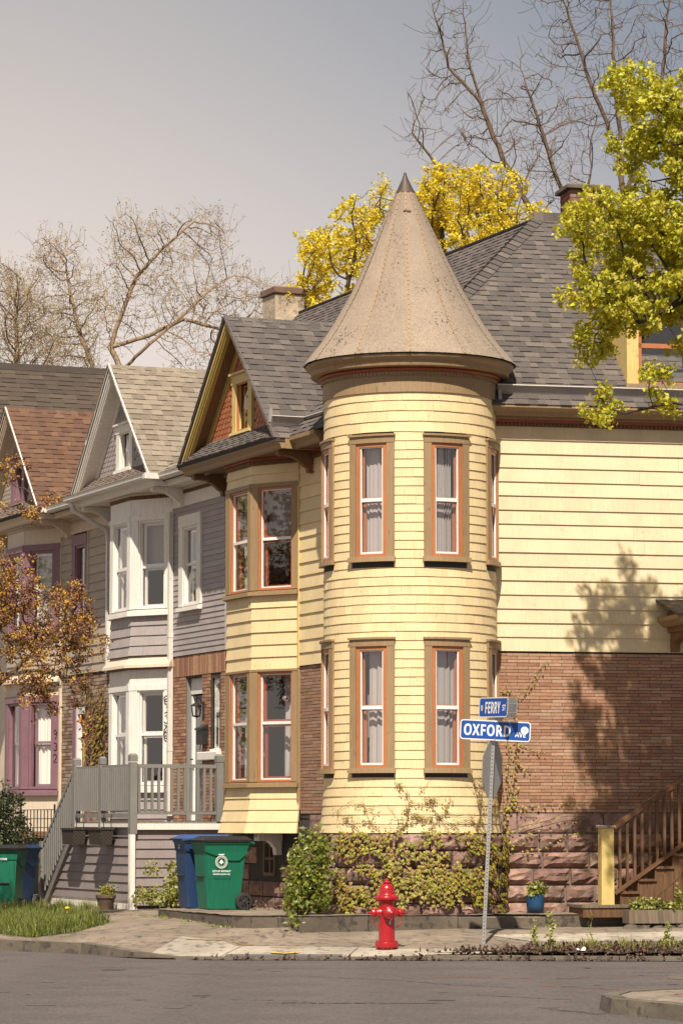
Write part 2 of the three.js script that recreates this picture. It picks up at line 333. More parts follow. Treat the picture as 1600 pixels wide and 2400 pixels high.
// ---------------------------------------------------------------- ground
const K = [[-26, -104], [-5.6, -46.3], [-4.77, -45.14], [-3.53, -43.97], [-2.75, -42.75], [-2.2, -42.2], [-1.4, -42.05], [.28, -42.03], [4.42, -41.75], [45, -39.2]];
function segDist(x, z, P, closed = false) {
  let best = 1e9, bp = null, bi = 0; const n = P.length - (closed ? 0 : 1);
  for (let i = 0; i < n; i++) {
    const [ax, az] = P[i], [bx, bz] = P[(i + 1) % P.length], dx = bx - ax, dz = bz - az, t = cl(((x - ax) * dx + (z - az) * dz) / (dx * dx + dz * dz)), px = ax + dx * t, pz = az + dz * t, d = Math.hypot(x - px, z - pz);
    if (d < best) { best = d; bp = [px, pz]; bi = i; }
  }
  return [best, bp, bi];
}
const sst = (a, b, x) => { const t = cl((x - a) / (b - a)); return t * t * (3 - 2 * t); };
const kerbTop = (x, z) => .13 - .11 * sst(-3.6, -2.2, x) + .02 * sst(.2, 1.2, x);
function Hs(x, z) { const [d, p] = segDist(x, z, K); return kerbTop(p[0], p[1]) + .072 * Math.min(d, 3.3) + .025 * cl(d - 3.3, 0, 4); }
function inPoly(x, z, P) { let c = false; for (let i = 0, j = P.length - 1; i < P.length; j = i++) { const [a, b] = P[i], [e, f] = P[j]; if ((b > z) !== (f > z) && x < (e - a) * (z - b) / (f - b) + a) c = !c; } return c; }
function patch(P, step, hf) {                                  // a sheet that follows the ground inside an outline
  const xs = P.map(p => p[0]), zs = P.map(p => p[1]), x0 = Math.min(...xs) - step, z0 = Math.min(...zs) - step, nx = Math.ceil((Math.max(...xs) + step - x0) / step), nz = Math.ceil((Math.max(...zs) + step - z0) / step);
  const ins = [], pos = [], idx = [], map = new Map(), uv = [];
  for (let j = 0; j <= nz; j++) for (let i = 0; i <= nx; i++) ins.push(inPoly(x0 + i * step, z0 + j * step, P));
  const vert = (i, j) => { const k = j * (nx + 1) + i; if (map.has(k)) return map.get(k); let x = x0 + i * step, z = z0 + j * step; if (!ins[k]) [x, z] = segDist(x, z, P, true)[1]; const n = pos.length / 3; pos.push(x, hf(x, z), z); uv.push(x / 2, z / 2); map.set(k, n); return n; };
  for (let j = 0; j < nz; j++) for (let i = 0; i < nx; i++) {
    const k = j * (nx + 1) + i; if (!(ins[k] || ins[k + 1] || ins[k + nx + 1] || ins[k + nx + 2])) continue;
    const a = vert(i, j), b = vert(i + 1, j), c = vert(i + 1, j + 1), d = vert(i, j + 1); idx.push(a, d, c, a, c, b);
  }
  const g = new THREE.BufferGeometry(); g.setAttribute('position', new THREE.Float32BufferAttribute(pos, 3)); g.setAttribute('uv', new THREE.Float32BufferAttribute(uv, 2)); g.setIndex(idx); g.computeVertexNormals(); return g;
}
const dense = (P, s) => P.flatMap((p, i) => { const q = P[(i + 1) % P.length], n = Math.max(1, Math.ceil(Math.hypot(q[0] - p[0], q[1] - p[1]) / s)); return Array.from({ length: n }, (_, k) => [p[0] + (q[0] - p[0]) * k / n, p[1] + (q[1] - p[1]) * k / n]); });
function lr(l, r) { const a = nL.x, b = nL.z, c = nR.x, d = nR.z, D = a * d - b * c; return [T.x + (l * d - b * r) / D, T.z + (a * r - c * l) / D]; }
{
  const g = new THREE.PlaneGeometry(900, 900); g.rotateX(-Math.PI / 2); const uv = g.attributes.uv; for (let i = 0; i < uv.count; i++) uv.setXY(i, uv.getX(i) * 450, uv.getY(i) * 450);
  structure('road', g, M.asphalt);
  const S = [...K.slice(1, 9), [14, -41.15], [14, -56], [-4, -70], [-14, -70]];
  structure('sidewalk', patch(S, .16, Hs), M.conc);
  // kerb stones
  const kg = new THREE.Group(); kg.name = 'kerb'; kg.userData = { kind: 'structure' }; scene.add(kg);
  const KP = dense([...K.slice(1, 9), [14, -41.15]], .95); KP.pop();
  for (let i = 0; i < KP.length - 2; i++) {
    const [ax, az] = KP[i], [bx, bz] = KP[i + 1]; if (ax > 13 || bx > 14) continue; const L = Math.hypot(bx - ax, bz - az); if (L > 2) continue; const nx = -(bz - az) / L * -1, nz = (bx - ax) / L * -1, g0 = .006, ux = (bx - ax) / L * g0, uz = (bz - az) / L * g0, ya = kerbTop(ax, az) + .018, yb = kerbTop(bx, bz) + .018, w = .16, f = .03;
    part(kg, 'kerb_stone', hexa([[ax + ux - nx * f, -.1, az + uz - nz * f], [bx - ux - nx * f, -.1, bz - uz - nz * f], [bx - ux + nx * w, -.1, bz - uz + nz * w], [ax + ux + nx * w, -.1, az + uz + nz * w], [ax + ux - nx * .004, ya, az + uz - nz * .004], [bx - ux - nx * .004, yb, bz - uz - nz * .004], [bx - ux + nx * w, yb, bz - uz + nz * w], [ax + ux + nx * w, ya, az + uz + nz * w]]), M.concDark);
  }
  // newer pale concrete of the corner ramp, in panels, and the ribbed plate
  const slabs = sub(scene, 'ramp_paving'); slabs.userData = { kind: 'structure' };
  const panel = (P, m, dy, n = 'concrete_panel') => part(slabs, n, patch(P, .08, (x, z) => Hs(x, z) + dy), m);
  panel([[-2.55, -42.55], [-1.62, -42.12], [-1.35, -43.45], [-2.2, -44.4]], M.concLight, .006);
  panel([[-1.60, -42.11], [.06, -42.10], [.22, -43.3], [-1.33, -43.45]], M.concLight, .007);
  panel([[.08, -42.10], [2.35, -42.0], [2.25, -42.75], [.9, -42.95], [.24, -43.3]], M.concLight, .006);
  panel([[2.0, -44.6], [6.5, -45.1], [6.5, -43.6], [2.6, -43.7]], M.concLight, .006);
  part(slabs, 'ribbed_plate', patch([[-1.55, -42.12], [-.02, -42.10], [0.02, -42.42], [-1.5, -42.44]], .06, (x, z) => Hs(x, z) + .014), mat([.145, .14, .145], { rough: .6, metal: .2 }));
  const ribs = []; for (let i = 0; i < 44; i++) { const x = -1.5 + i * .0335; ribs.push(box(x, x + .014, Hs(x, -42.2) + .012, Hs(x, -42.2) + .021, -42.42, -42.13)); }
  part(slabs, 'plate_ribs', ribs, mat([.12, .115, .12], { rough: .55, metal: .2 })).userData = { kind: 'stuff' };
  // raised kerb wall round the yard and the yard itself
  const rk = sub(scene, 'raised_kerb'); rk.userData = { kind: 'structure' };
  const e0 = Lp(3.3, 1.2, 0), e1 = Lp(3.25, 2.5, 0), e2 = Lp(3.05, 2.82, 0), c = lr(2.85, 1.35), c1 = [c[0] - .25, c[1] - .38], c2 = [c[0] + .42, c[1] - .06];
  const Y = [[e0.x, e0.z], [e1.x, e1.z], [e2.x, e2.z], c1, [c[0] + .03, c[1] - .12], c2, (p => [p.x, p.z])(Rp(2.95, 1.35, 0)), (p => [p.x, p.z])(Rp(2.95, .25, 0))];
  const open = []; for (let i = 0; i < Y.length - 2; i++) { const p = Y[i], q = Y[i + 1], n = Math.max(1, Math.round(Math.hypot(q[0] - p[0], q[1] - p[1]) / 1.25)); for (let k = 0; k < n; k++) open.push([p[0] + (q[0] - p[0]) * k / n, p[1] + (q[1] - p[1]) * k / n]); } open.push(Y[Y.length - 2]);
  for (let i = 0; i < open.length - 1; i++) {
    const [ax, az] = open[i], [bx, bz] = open[i + 1], L = Math.hypot(bx - ax, bz - az), nx = (bz - az) / L, nz = -(bx - ax) / L, tilt = rr(-.012, .012), y = .455 + rr(-.012, .012), w = .34, g0 = .006, ux = (bx - ax) / L * g0, uz = (bz - az) / L * g0;
    const q = (s, o, yy) => { const px = s ? bx - ux : ax + ux, pz = s ? bz - uz : az + uz; return [px - nx * o, yy, pz - nz * o]; };
    const sgn = (T.x - ax) * nx + (T.z - az) * nz > 0 ? -1 : 1;
    part(rk, 'kerb_block', hexa([q(0, -.025 * -sgn, .1), q(1, -.025 * -sgn, .1), q(1, w * sgn, .1), q(0, w * sgn, .1), q(0, 0, y), q(1, 0, y + tilt), q(1, w * sgn, y + .012 + tilt), q(0, w * sgn, y + .012)]), M.concDark);
    part(rk, 'kerb_lip', hexa([q(0, .012 * sgn, y - .02), q(1, .012 * sgn, y - .02 + tilt), q(1, w * sgn, y), q(0, w * sgn, y), q(0, .028 * sgn, y + .022), q(1, .028 * sgn, y + .022 + tilt), q(1, w * sgn, y + .03 + tilt), q(0, w * sgn, y + .03)]), M.conc);
  }
  structure('yard', patch([...Y, [T.x + .6, T.z - .6], [T.x - 1, T.z - 2]], .15, (x, z) => .47 + .03 * fbm(x * 3, z * 3, 997, 5, 3)), M.conc);
  // near corner of the crossing, bottom right
  const isl = [[2.52, -30.2], [2.48, -30.9], [2.68, -31.6], [3.2, -32.1], [4.2, -32.2], [9, -31.9], [12, -28], [4, -26], [3.2, -28.8]];
  structure('corner_paving', patch(isl, .15, () => .135), M.conc);
  const ik = sub(scene, 'corner_kerb'); ik.userData = { kind: 'structure' };
  for (let i = 0; i < isl.length; i++) { if (i >= 5 && i <= 6) continue; const a = isl[i], b = isl[(i + 1) % isl.length], m = Math.max(1, Math.round(Math.hypot(b[0] - a[0], b[1] - a[1]) / 1.2)); for (let k = 0; k < m; k++) { const f = t => [a[0] + (b[0] - a[0]) * t, a[1] + (b[1] - a[1]) * t], p = f(k / m + .004), q = f((k + 1) / m - .004), cx = 5, cz = -30, L1 = Math.hypot(cx - p[0], cz - p[1]), L2 = Math.hypot(cx - q[0], cz - q[1]), s = (u, L, d) => [u[0] + (cx - u[0]) / L * d, u[1] + (cz - u[1]) / L * d]; const P = [s(p, L1, -.03), s(q, L2, -.03), s(q, L2, .17), s(p, L1, .17), s(p, L1, 0), s(q, L2, 0)]; part(ik, 'kerb_stone', hexa([[P[0][0], -.05, P[0][1]], [P[1][0], -.05, P[1][1]], [P[2][0], -.05, P[2][1]], [P[3][0], -.05, P[3][1]], [P[4][0], .142, P[4][1]], [P[5][0], .142, P[5][1]], [P[2][0], .146, P[2][1]], [P[3][0], .146, P[3][1]]]), M.concDark); } }
}
// survey marks sprayed on road and paving, ragged streaks
function streak(parent, name, pts, w, m, hf) {
  const pos = [], idx = []; let n = 0;
  for (let i = 0; i < pts.length - 1; i++) for (let k = 0; k < 14; k++) {
    const t = (k + rnd() * .5) / 14, x = pts[i][0] + (pts[i + 1][0] - pts[i][0]) * t, z = pts[i][1] + (pts[i + 1][1] - pts[i][1]) * t, L = Math.hypot(pts[i + 1][0] - pts[i][0], pts[i + 1][1] - pts[i][1]), ux = (pts[i + 1][0] - pts[i][0]) / L, uz = (pts[i + 1][1] - pts[i][1]) / L, a = rr(.35, 1) * w, b = rr(.02, .07) * Math.max(.4, L), o = rr(-.3, .3) * w, y = hf(x, z);
    for (const [s, q] of [[-1, -1], [1, -1], [1, 1], [-1, 1]]) pos.push(x + ux * b * s - uz * (a / 2 * q + o), y, z + uz * b * s + ux * (a / 2 * q + o));
    idx.push(n, n + 1, n + 2, n, n + 2, n + 3); n += 4;
  }
  const g = new THREE.BufferGeometry(); g.setAttribute('position', new THREE.Float32BufferAttribute(pos, 3)); g.setIndex(idx); g.computeVertexNormals();
  return part(parent, name, g, m);
}
{
  const mk = (rgb) => mat(rgb, { rough: .85 }), r1 = mk([.36, .07, .055]), r2 = mk([.50, .05, .04]), r3 = mk([.30, .11, .07]), ye = mk([.62, .42, .05]);
  const paint = sub(scene, 'road_paint'); paint.userData = { kind: 'structure' };
  const rd = () => .005;
  for (const [p, m] of [[[[2.2, -35.3], [3.1, -34.4]], r1], [[[1.1, -37.4], [2.2, -37.0]], r1], [[[2.75, -37.3], [3.35, -37.0]], r3], [[[3.5, -37.0], [4.1, -36.9], [4.35, -36.6]], r3], [[[3.75, -39.8], [4.6, -40.1], [5.1, -39.5]], r1], [[[4.6, -37.1], [5.3, -36.4]], r3]]) streak(paint, 'paint_mark', p, .05, m, rd);
  streak(paint, 'paint_mark', [[3.2, -31.1], [3.6, -30.7], [4.2, -30.3]], .09, r2, () => .141);
  { const dk = mk([.05, .042, .038]), md = mk([.095, .078, .07]), pl = mk([.21, .18, .165]); for (const [p, w, m] of [[[[-.75, -32.0], [.35, -31.95]], .10, dk], [[[-1.1, -32.6], [-.3, -32.3]], .06, md], [[[.35, -31.9], [1.0, -32.0]], .12, md], [[[-.4, -37.5], [.6, -36.6], [1.2, -35.6], [1.9, -34.9]], .035, dk], [[[-2.4, -38.6], [-1.5, -37.9], [-.9, -37.6]], .03, md], [[[-5, -35.2], [-2.6, -34.9], [-.4, -34.7]], .03, pl], [[[1.4, -33.4], [2.3, -32.6]], .05, dk], [[[2.0, -30.9], [2.45, -30.2]], .18, md], [[[-3.5, -39.9], [-1, -39.7], [2, -39.4]], .025, md], [[[3.2, -38.6], [4.9, -38.3], [6, -38.6]], .04, dk]]) streak(paint, 'road_crack', p, w, m, () => .004); for (let k = 0; k < 26; k++) { const g = new THREE.CircleGeometry(rr(.03, .12), 7); g.rotateX(-Math.PI / 2); g.scale(rr(.7, 1.6), 1, rr(.7, 1.6)); g.translate(rr(-5, 4), .0035, rr(-41, -29.5)); part(paint, 'oil_spot', g, rnd() < .6 ? md : dk); } }
  for (const p of [[[-.95, -43.25], [-.5, -43.2]], [[-2.1, -44.0], [-1.2, -43.6]]]) streak(paint, 'paint_mark', p, .10, ye, (x, z) => Hs(x, z) + .012);
  const ring = new THREE.RingGeometry(.05, .16, 18); ring.rotateX(-Math.PI / 2); ring.scale(1.2, 1, 1.6); ring.translate(-.75, Hs(-.75, -42.62) + .013, -42.62); part(paint, 'paint_ring', ring, ye);
  const mh = thing('manhole_cover', 'dark round manhole cover set in the road near the right edge', 'manhole', [4.75, .004, -37.2]);
  part(mh, 'lid', lathe([[0, .012], [.33, .012], [.36, .006], [.36, 0]], 28), mat([.055, .048, .045], { map: tConc, rough: .7, metal: .3 }));
  part(mh, 'collar', lathe([[.37, 0], [.37, .006], [.95, .004], [1.0, 0]], 32), mat([.19, .155, .125], { map: tConc, rough: .95 }));
}

// ---------------------------------------------------------------- windows
// flat sash window in frame F; outer x0..x1, y0..y1; returns its group
function sashWindow(house, F, o) {
  const g = sub(house, 'window'), { x0, x1, y0, y1 } = o, l = o.l ?? .1, r = o.r ?? .1, h = o.h ?? .1, b = o.b ?? .08, z = o.z ?? .035, fr = o.fr ?? .045, ox0 = x0 + l, ox1 = x1 - r, oy0 = y0 + b, oy1 = y1 - h, mid = o.mid ?? (oy0 + oy1) / 2;
  part(g, 'casing', box(x0, ox0, y0 + b, y1 - h, -.05, z), o.casing, F); part(g, 'casing', box(ox1, x1, y0 + b, y1 - h, -.05, z), o.casing, F);
  part(g, 'head_casing', [box(x0 - (o.cap ?? 0), x1 + (o.cap ?? 0), y1 - h, y1, -.05, z + .008), ...(o.cap ? [box(x0 - o.cap - .02, x1 + o.cap + .02, y1, y1 + .035, -.05, z + .05)] : [])], o.casing, F);
  part(g, 'sill', hexa([[x0 - .01, y0, -.05], [x1 + .01, y0, -.05], [x1 + .01, y0, z + .05], [x0 - .01, y0, z + .05], [x0 - .01, y0 + b, -.05], [x1 + .01, y0 + b, -.05], [x1 + .01, y0 + b * .75, z + .045], [x0 - .01, y0 + b * .75, z + .045]]), o.sillm ?? o.casing, F);
  const ring = (a, c, d, e, w, za, zb) => [box(a, a + w, d, e, za, zb), box(c - w, c, d, e, za, zb), box(a + w, c - w, d, d + w, za, zb), box(a + w, c - w, e - w, e, za, zb)];
  part(g, 'frame', ring(ox0, ox1, oy0, oy1, fr, o.fd ?? -.05, z - .018), o.frame, F);
  const s0 = ox0 + fr, s1 = ox1 - fr, t0 = oy0 + fr, t1 = oy1 - fr, sw = o.sw ?? .022;
  if (o.storm) part(g, 'storm_frame', [...ring(s0, s1, t0, t1, sw, -.045, -.012), box(s0 + sw, s1 - sw, mid - .022, mid + .022, -.045, -.010)], o.storm, F);
  part(g, 'sash', [...ring(s0, s1, mid + .004, t1, o.iw ?? .05, -.105, -.07), ...ring(s0, s1, t0, mid - .004, o.iw ?? .05, -.135, -.106)], o.sash ?? o.frame, F);
  const pn = (a, c, za) => { const q = new THREE.PlaneGeometry(s1 - s0 - .02, c - a); q.translate((s0 + s1) / 2, (a + c) / 2, za); return part(g, 'pane', q, M.glass, F); };
  pn(mid, t1, -.03); pn(t0, mid, -.032);
  return g;
}
const holeOf = o => [o.x0 + (o.l ?? .1) - .01, o.x1 - (o.r ?? .1) + .01, o.y0 + (o.b ?? .08) - .01, o.y1 - (o.h ?? .1) + .01];
function hanging(name, label, F, x0, x1, y0, y1, z, m, folds = 7, group) {   // a cloth hanging behind a pane
  const n = folds * 8, pos = [], idx = [], ph = rnd() * 6;
  for (let j = 0; j <= 6; j++) for (let i = 0; i <= n; i++) { const t = i / n, y = y1 + (y0 - y1) * j / 6; pos.push(x0 + (x1 - x0) * t + .006 * Math.sin(j + i), y, z + .022 * Math.sin(t * folds * 6.28 + ph + .12 * j) * (.6 + .4 * Math.sin(t * 9 + ph)) + .004 * j * Math.sin(i * .3)); }
  for (let j = 0; j < 6; j++) for (let i = 0; i < n; i++) { const a = j * (n + 1) + i; idx.push(a, a + n + 1, a + 1, a + 1, a + n + 1, a + n + 2); }
  const g = new THREE.BufferGeometry(); g.setAttribute('position', new THREE.Float32BufferAttribute(pos, 3)); g.setAttribute('uv', new THREE.Float32BufferAttribute(pos.flatMap((v, i) => i % 3 === 2 ? [] : [v / 2]), 2)); g.setIndex(idx); g.computeVertexNormals();
  const c = at(F, (x0 + x1) / 2, y0, z), t = thing(name, label, 'curtain', c.toArray(), 0, group); part(t, 'cloth', g, m, F); return t;
}

// ---------------------------------------------------------------- one narrow house front of the row (bay, gable, eaves); frame x right, y up, z out to the street
const HW = 2.17, YA = 9.82, YF = 7.66, SL = (YA - YF) / HW, DV = Math.hypot(1, SL);
const chamfer = s => { const a = v3(.55 * s, 0, .48), d = v3(.81 * s, 0, -.48).normalize(); return s > 0 ? [d, v3(-d.z, 0, d.x), a] : [d.clone().negate(), v3(d.z, 0, -d.x), v3(-1.36, 0, 0)]; };
function bayFaces(F) {
  return [{ k: 'front', w: 1.1, F: F.clone().multiply(new THREE.Matrix4().makeTranslation(-.55, 0, .48)) },
    ...[1, -1].map(s => { const [d, n, a] = chamfer(s); return { k: s > 0 ? 'right' : 'left', w: Math.hypot(.81, .48), F: F.clone().multiply(frame(a, d, UP, n)) }; })];
}
function scallops(x0, y0, y1, lim, holes, col, z, w = .16, e = .085) { // round-ended wall shingles
  const out = [];
  for (let y = y1, r = 0; y > y0 - e; y -= e, r++) {
    const hw = lim(y); if (hw < .03) continue;
    for (let x = -Math.ceil(hw / w) * w + (r % 2 ? w / 2 : 0); x < hw; x += w) {
      const l = Math.max(x + .004, -hw), R = Math.min(x + w - .004, hw); if (R - l < .04) continue;
      if (holes.some(h => R > h[0] + .02 && l < h[1] - .02 && y + e * .5 > h[2] && y - e * .2 < h[3])) continue;
      const cx = (l + R) / 2, rx = (R - l) / 2, P = [[l, y + e * 1.15], [l, y + .02]]; for (let k = 1; k < 6; k++) { const a = Math.PI + k / 6 * Math.PI; P.push([cx + rx * Math.cos(a), Math.max(y0, y + .02 + .055 * Math.sin(a))]); } P.push([R, y + .02], [R, y + e * 1.15]);
      const g = prism(P, 0, .012); g.rotateX(-.10); g.translate(0, -y * (Math.cos(.10) - 1), z + .012 + y * Math.sin(.10)); out.push(tint(g, col, .13));
    }
  }
  return out;
}
function bracketGeo(x, w, y = 7.49, d = .60) {
  const P = [[0, y], [d, y], [d, y - .07], [d - .05, y - .10], [d - .12, y - .09], [d * .62, y - .10], [d * .42, y - .16], [d * .26, y - .24], [.10, y - .27], [.09, y - .34], [0, y - .34]];
  return profX(P, x - w / 2, x + w / 2);
}
function rowFront(root, F, c) {
  const rowH = c.holes ?? [], xl = c.xl ?? -1.95, xr = c.xr ?? 3.9;
  part(root, 'wall_sheathing', rectHoles(xl, xr, .2, 7.6, [[-1.28, 1.28, 1.7, 7.4], ...rowH], -.16, -.02), M.sheath, F);
  part(root, 'room', [box(xl + .05, xr - .05, .2, .3, -3.2, -.17), box(xl + .05, xr - .05, 4.55, 4.72, -3.2, -.17), box(xl + .05, xr - .05, 7.7, 7.8, -3.2, .3), box(xl, xl + .05, .3, 7.7, -3.2, -.17), box(xr - .05, xr, .3, 7.7, -3.2, -.17), box(xl, xr, .2, 7.8, -3.3, -3.2)], M.interior, F);
  // bay
  part(root, 'bay_floor', prism([[-1.36, 0], [-.6, -.52], [.6, -.52], [1.36, 0]], 0, .12).rotateX(-Math.PI / 2).translate(0, c.bayY, 0), M.brownSoffit, F);
  part(root, 'bay_slab', prism([[-1.30, 0], [-.5, -.44], [.5, -.44], [1.30, 0]], 0, .16).rotateX(-Math.PI / 2).translate(0, 4.5, 0), M.interior, F);
  for (const f of bayFaces(F)) {
    const cf = c.bay(f.k, f.w), wins = cf.wins;
    part(root, 'bay_sheathing', rectHoles(.0, f.w, c.bayY, 7.5, wins.map(holeOf), -.1, -.022), M.sheath, f.F);
    for (const w of wins) sashWindow(root, f.F, w);
    for (const b of cf.boards ?? []) pieces(root, b.name ?? 'clapboard', 'clapboards', boards(0, f.w, b.y0, b.y1, b.e, wins.map(w => [w.x0, w.x1, w.y0 + .02, w.y1 - .02]), b.col, { tan: Math.tan(rad(15.3)), zo: b.zo, vary: b.vary, len: b.len, t0: b.t0, dy: b.dy }), M.paint, f.F);
    for (const [n, geo, m] of cf.extra ?? []) part(root, n, geo, m, f.F);
    const tn = Math.tan(rad(15.3));
    part(root, 'frieze_strip', prism([[-.07 * tn, 7.445], [f.w + .07 * tn, 7.445], [f.w + .07 * tn, 7.492], [-.07 * tn, 7.492]], 0, .075), c.strip, f.F);
    const den = []; for (let x = .02; x < f.w - .01; x += .052) den.push(box(x, x + .030, 7.385, 7.435, 0, .05)); den.push(box(0, f.w, 7.375, 7.445, 0, .028)); part(root, 'dentil_band', den, c.dentil, f.F);
  }
  // soffit, crown and brackets below the gable
  part(root, 'soffit', box(-HW + .02, HW - .02, 7.494, 7.53, 0, .64), c.soffit, F);
  const crown = [[.58, 7.49], [.62, 7.475], [.645, 7.50], [.655, 7.545], [.70, 7.585], [.735, 7.60], [.735, 7.662], [.56, 7.662], [.56, 7.49]];
  part(root, 'crown_moulding', profX(crown, -HW - .02, HW + .02), c.crown, F);
  for (const s of [-1, 1]) part(root, 'end_fascia', box(s * HW - .04, s * HW + .04, 7.476, 7.655, -.1, .58), c.crown, F);
  for (const s of [-1, 1]) part(root, 'bracket', bracketGeo(s * 1.9, .12), c.bracketM, F);
  // gable
  const yb = 7.96, wz = .41, lim = (y, w) => Math.max(0, (YA - w * DV - y) / SL);
  const tri = (w, y0) => [[-lim(y0, w), y0], [lim(y0, w), y0], [0, YA - w * DV]];
  const gw = c.gwin; part(root, 'gable_sheathing', prism(tri(.1, yb - .2), wz - .06, wz, [(h => [[h[0], h[2]], [h[0], h[3]], [h[1], h[3]], [h[1], h[2]]])(holeOf(gw))]), c.gableBack ?? M.sheath, F);
  part(root, 'attic', box(-1.2, 1.2, 7.7, 9.0, -1.5, -1.45), M.interior, F);
  pieces(root, 'scallop_shingle', 'scallop_shingles', scallops(0, yb - .02, YA - .3, y => lim(y, .23), [[gw.x0, gw.x1, gw.y0, gw.y1]], c.scallop, wz), M.paint, F, 300);
  sashWindow(root, F.clone().multiply(new THREE.Matrix4().makeTranslation(0, 0, wz)), gw);
  for (const s of [-1, 1]) {
    const band = (w0, w1, z0, z1, y0 = YF) => { const p = [[s * lim(y0, w0), y0], [0, YA - w0 * DV], [0, YA - w1 * DV], [s * lim(y0, w1), y0]]; return prism(s > 0 ? p : p.slice().reverse(), z0, z1); };
    part(root, 'rake_board', band(.035, .085, .66, .735), c.rake[0], F); part(root, 'rake_board', band(.085, .125, .64, .712), c.rake[1], F); part(root, 'rake_board', band(.125, .160, .62, .690), c.rake[2], F);
    part(root, 'rake_soffit', band(.10, .14, .36, .63), c.rakeSoffit, F);
    part(root, 'rake_frieze', band(.14, .215, wz, wz + .045, yb - .1), c.rakeFrieze, F); part(root, 'rake_frieze', band(.215, .245, wz, wz + .03, yb - .1), c.rakeBead ?? c.rakeFrieze, F);
    part(root, 'roof_edge', band(-.022, .034, .737, .762, YF - .02), c.drip, F);
  }
  // roof slopes
  const zb = c.roofBack ?? -3.2, list = [];
  for (const s of [-1, 1]) {
    const e = v3(s * (HW + .03), YF - .03, 0), r = v3(0, YA, 0);
    const deck = [[e.x, e.y], [r.x, r.y], [r.x, r.y - .05], [e.x, e.y - .05]]; part(root, 'roof_deck', prism(s > 0 ? deck.reverse() : deck, zb, .75), M.sheath, F);
    const PF = s > 0 ? F.clone().multiply(planeF(v3(e.x, e.y, .775), v3(0, 0, -1), r.clone().sub(e))) : F.clone().multiply(planeF(v3(e.x, e.y, zb), v3(0, 0, 1), r.clone().sub(e)));
    list.push(...tabs(PF, r.distanceTo(e), () => [0, .775 - zb], c.roofCols, { hidden: s < 0, ...(c.tabs ?? {}) }));
  }
  { // ridge caps
    for (let z = .78; z > zb; z -= .15) for (const s of [-1, 1]) { const g = tint(hexa([[0, YA + .018, z], [s * .13, YA - .13 * SL + .018, z], [s * .13, YA - .13 * SL + .004, z], [0, YA + .0, z], [0, YA + .012, z - .17], [s * .13, YA - .13 * SL + .010, z - .17], [s * .13, YA - .13 * SL, z - .17], [0, YA, z - .17]]), pick(c.roofCols), .06); g.applyMatrix4(F); list.push(g); }
    const SF = planeF(v3(-HW - .02, 7.665, .775), v3(1, 0, 0), v3(0, .30, -.33)); list.push(...tabs(F.clone().multiply(SF), .445, s => { const y = 7.665 + s * .67, h = Math.min(HW + .02, lim(y, .18) + .02); return [HW + .02 - h, HW + .02 + h]; }, c.skirtCols ?? c.roofCols, { e: .075, w0: .1, w1: .2 }));
    part(root, 'skirt_deck', hexa([[-HW, 7.60, .73], [HW, 7.60, .73], [HW, 7.655, .765], [-HW, 7.655, .765], [-1.75, 7.86, .43], [1.75, 7.86, .43], [1.75, 7.958, .44], [-1.75, 7.958, .44]]), M.sheath, F);
  }
  // eaves between this gable and the next house
  const mx = c.eaveTo ?? xr + .2; if (mx > HW + .1) {
    part(root, 'eave_moulding', profX(crown.map(([z, y]) => [z - .22, y]), HW + .04, mx), c.crown, F);
    part(root, 'eave_soffit', box(HW + .02, mx, 7.494, 7.53, 0, .37), c.soffit, F);
    part(root, 'frieze_strip', box(1.38, mx, 7.445, 7.492, 0, .07), c.strip, F);
    const den = []; for (let x = 1.42; x < mx - .05; x += .052) den.push(box(x, x + .030, 7.385, 7.435, 0, .05)); den.push(box(1.38, mx, 7.375, 7.445, 0, .028)); part(root, 'dentil_band', den, c.dentil, F);
    if (!c.noLean) { const EF = F.clone().multiply(planeF(v3(HW - .1, 7.67, .53), v3(1, 0, 0), v3(0, 1, -1.15))); list.push(...tabs(EF, 2.4, () => [0, mx - HW + .1], c.roofCols)); part(root, 'eave_deck', hexa([[HW, 7.55, .5], [mx, 7.55, .5], [mx, 7.65, .52], [HW, 7.65, .52], [HW, 9.1, -1.36], [mx, 9.1, -1.36], [mx, 9.22, -1.35], [HW, 9.22, -1.35]]), M.sheath, F); }
  }
  return list;
}

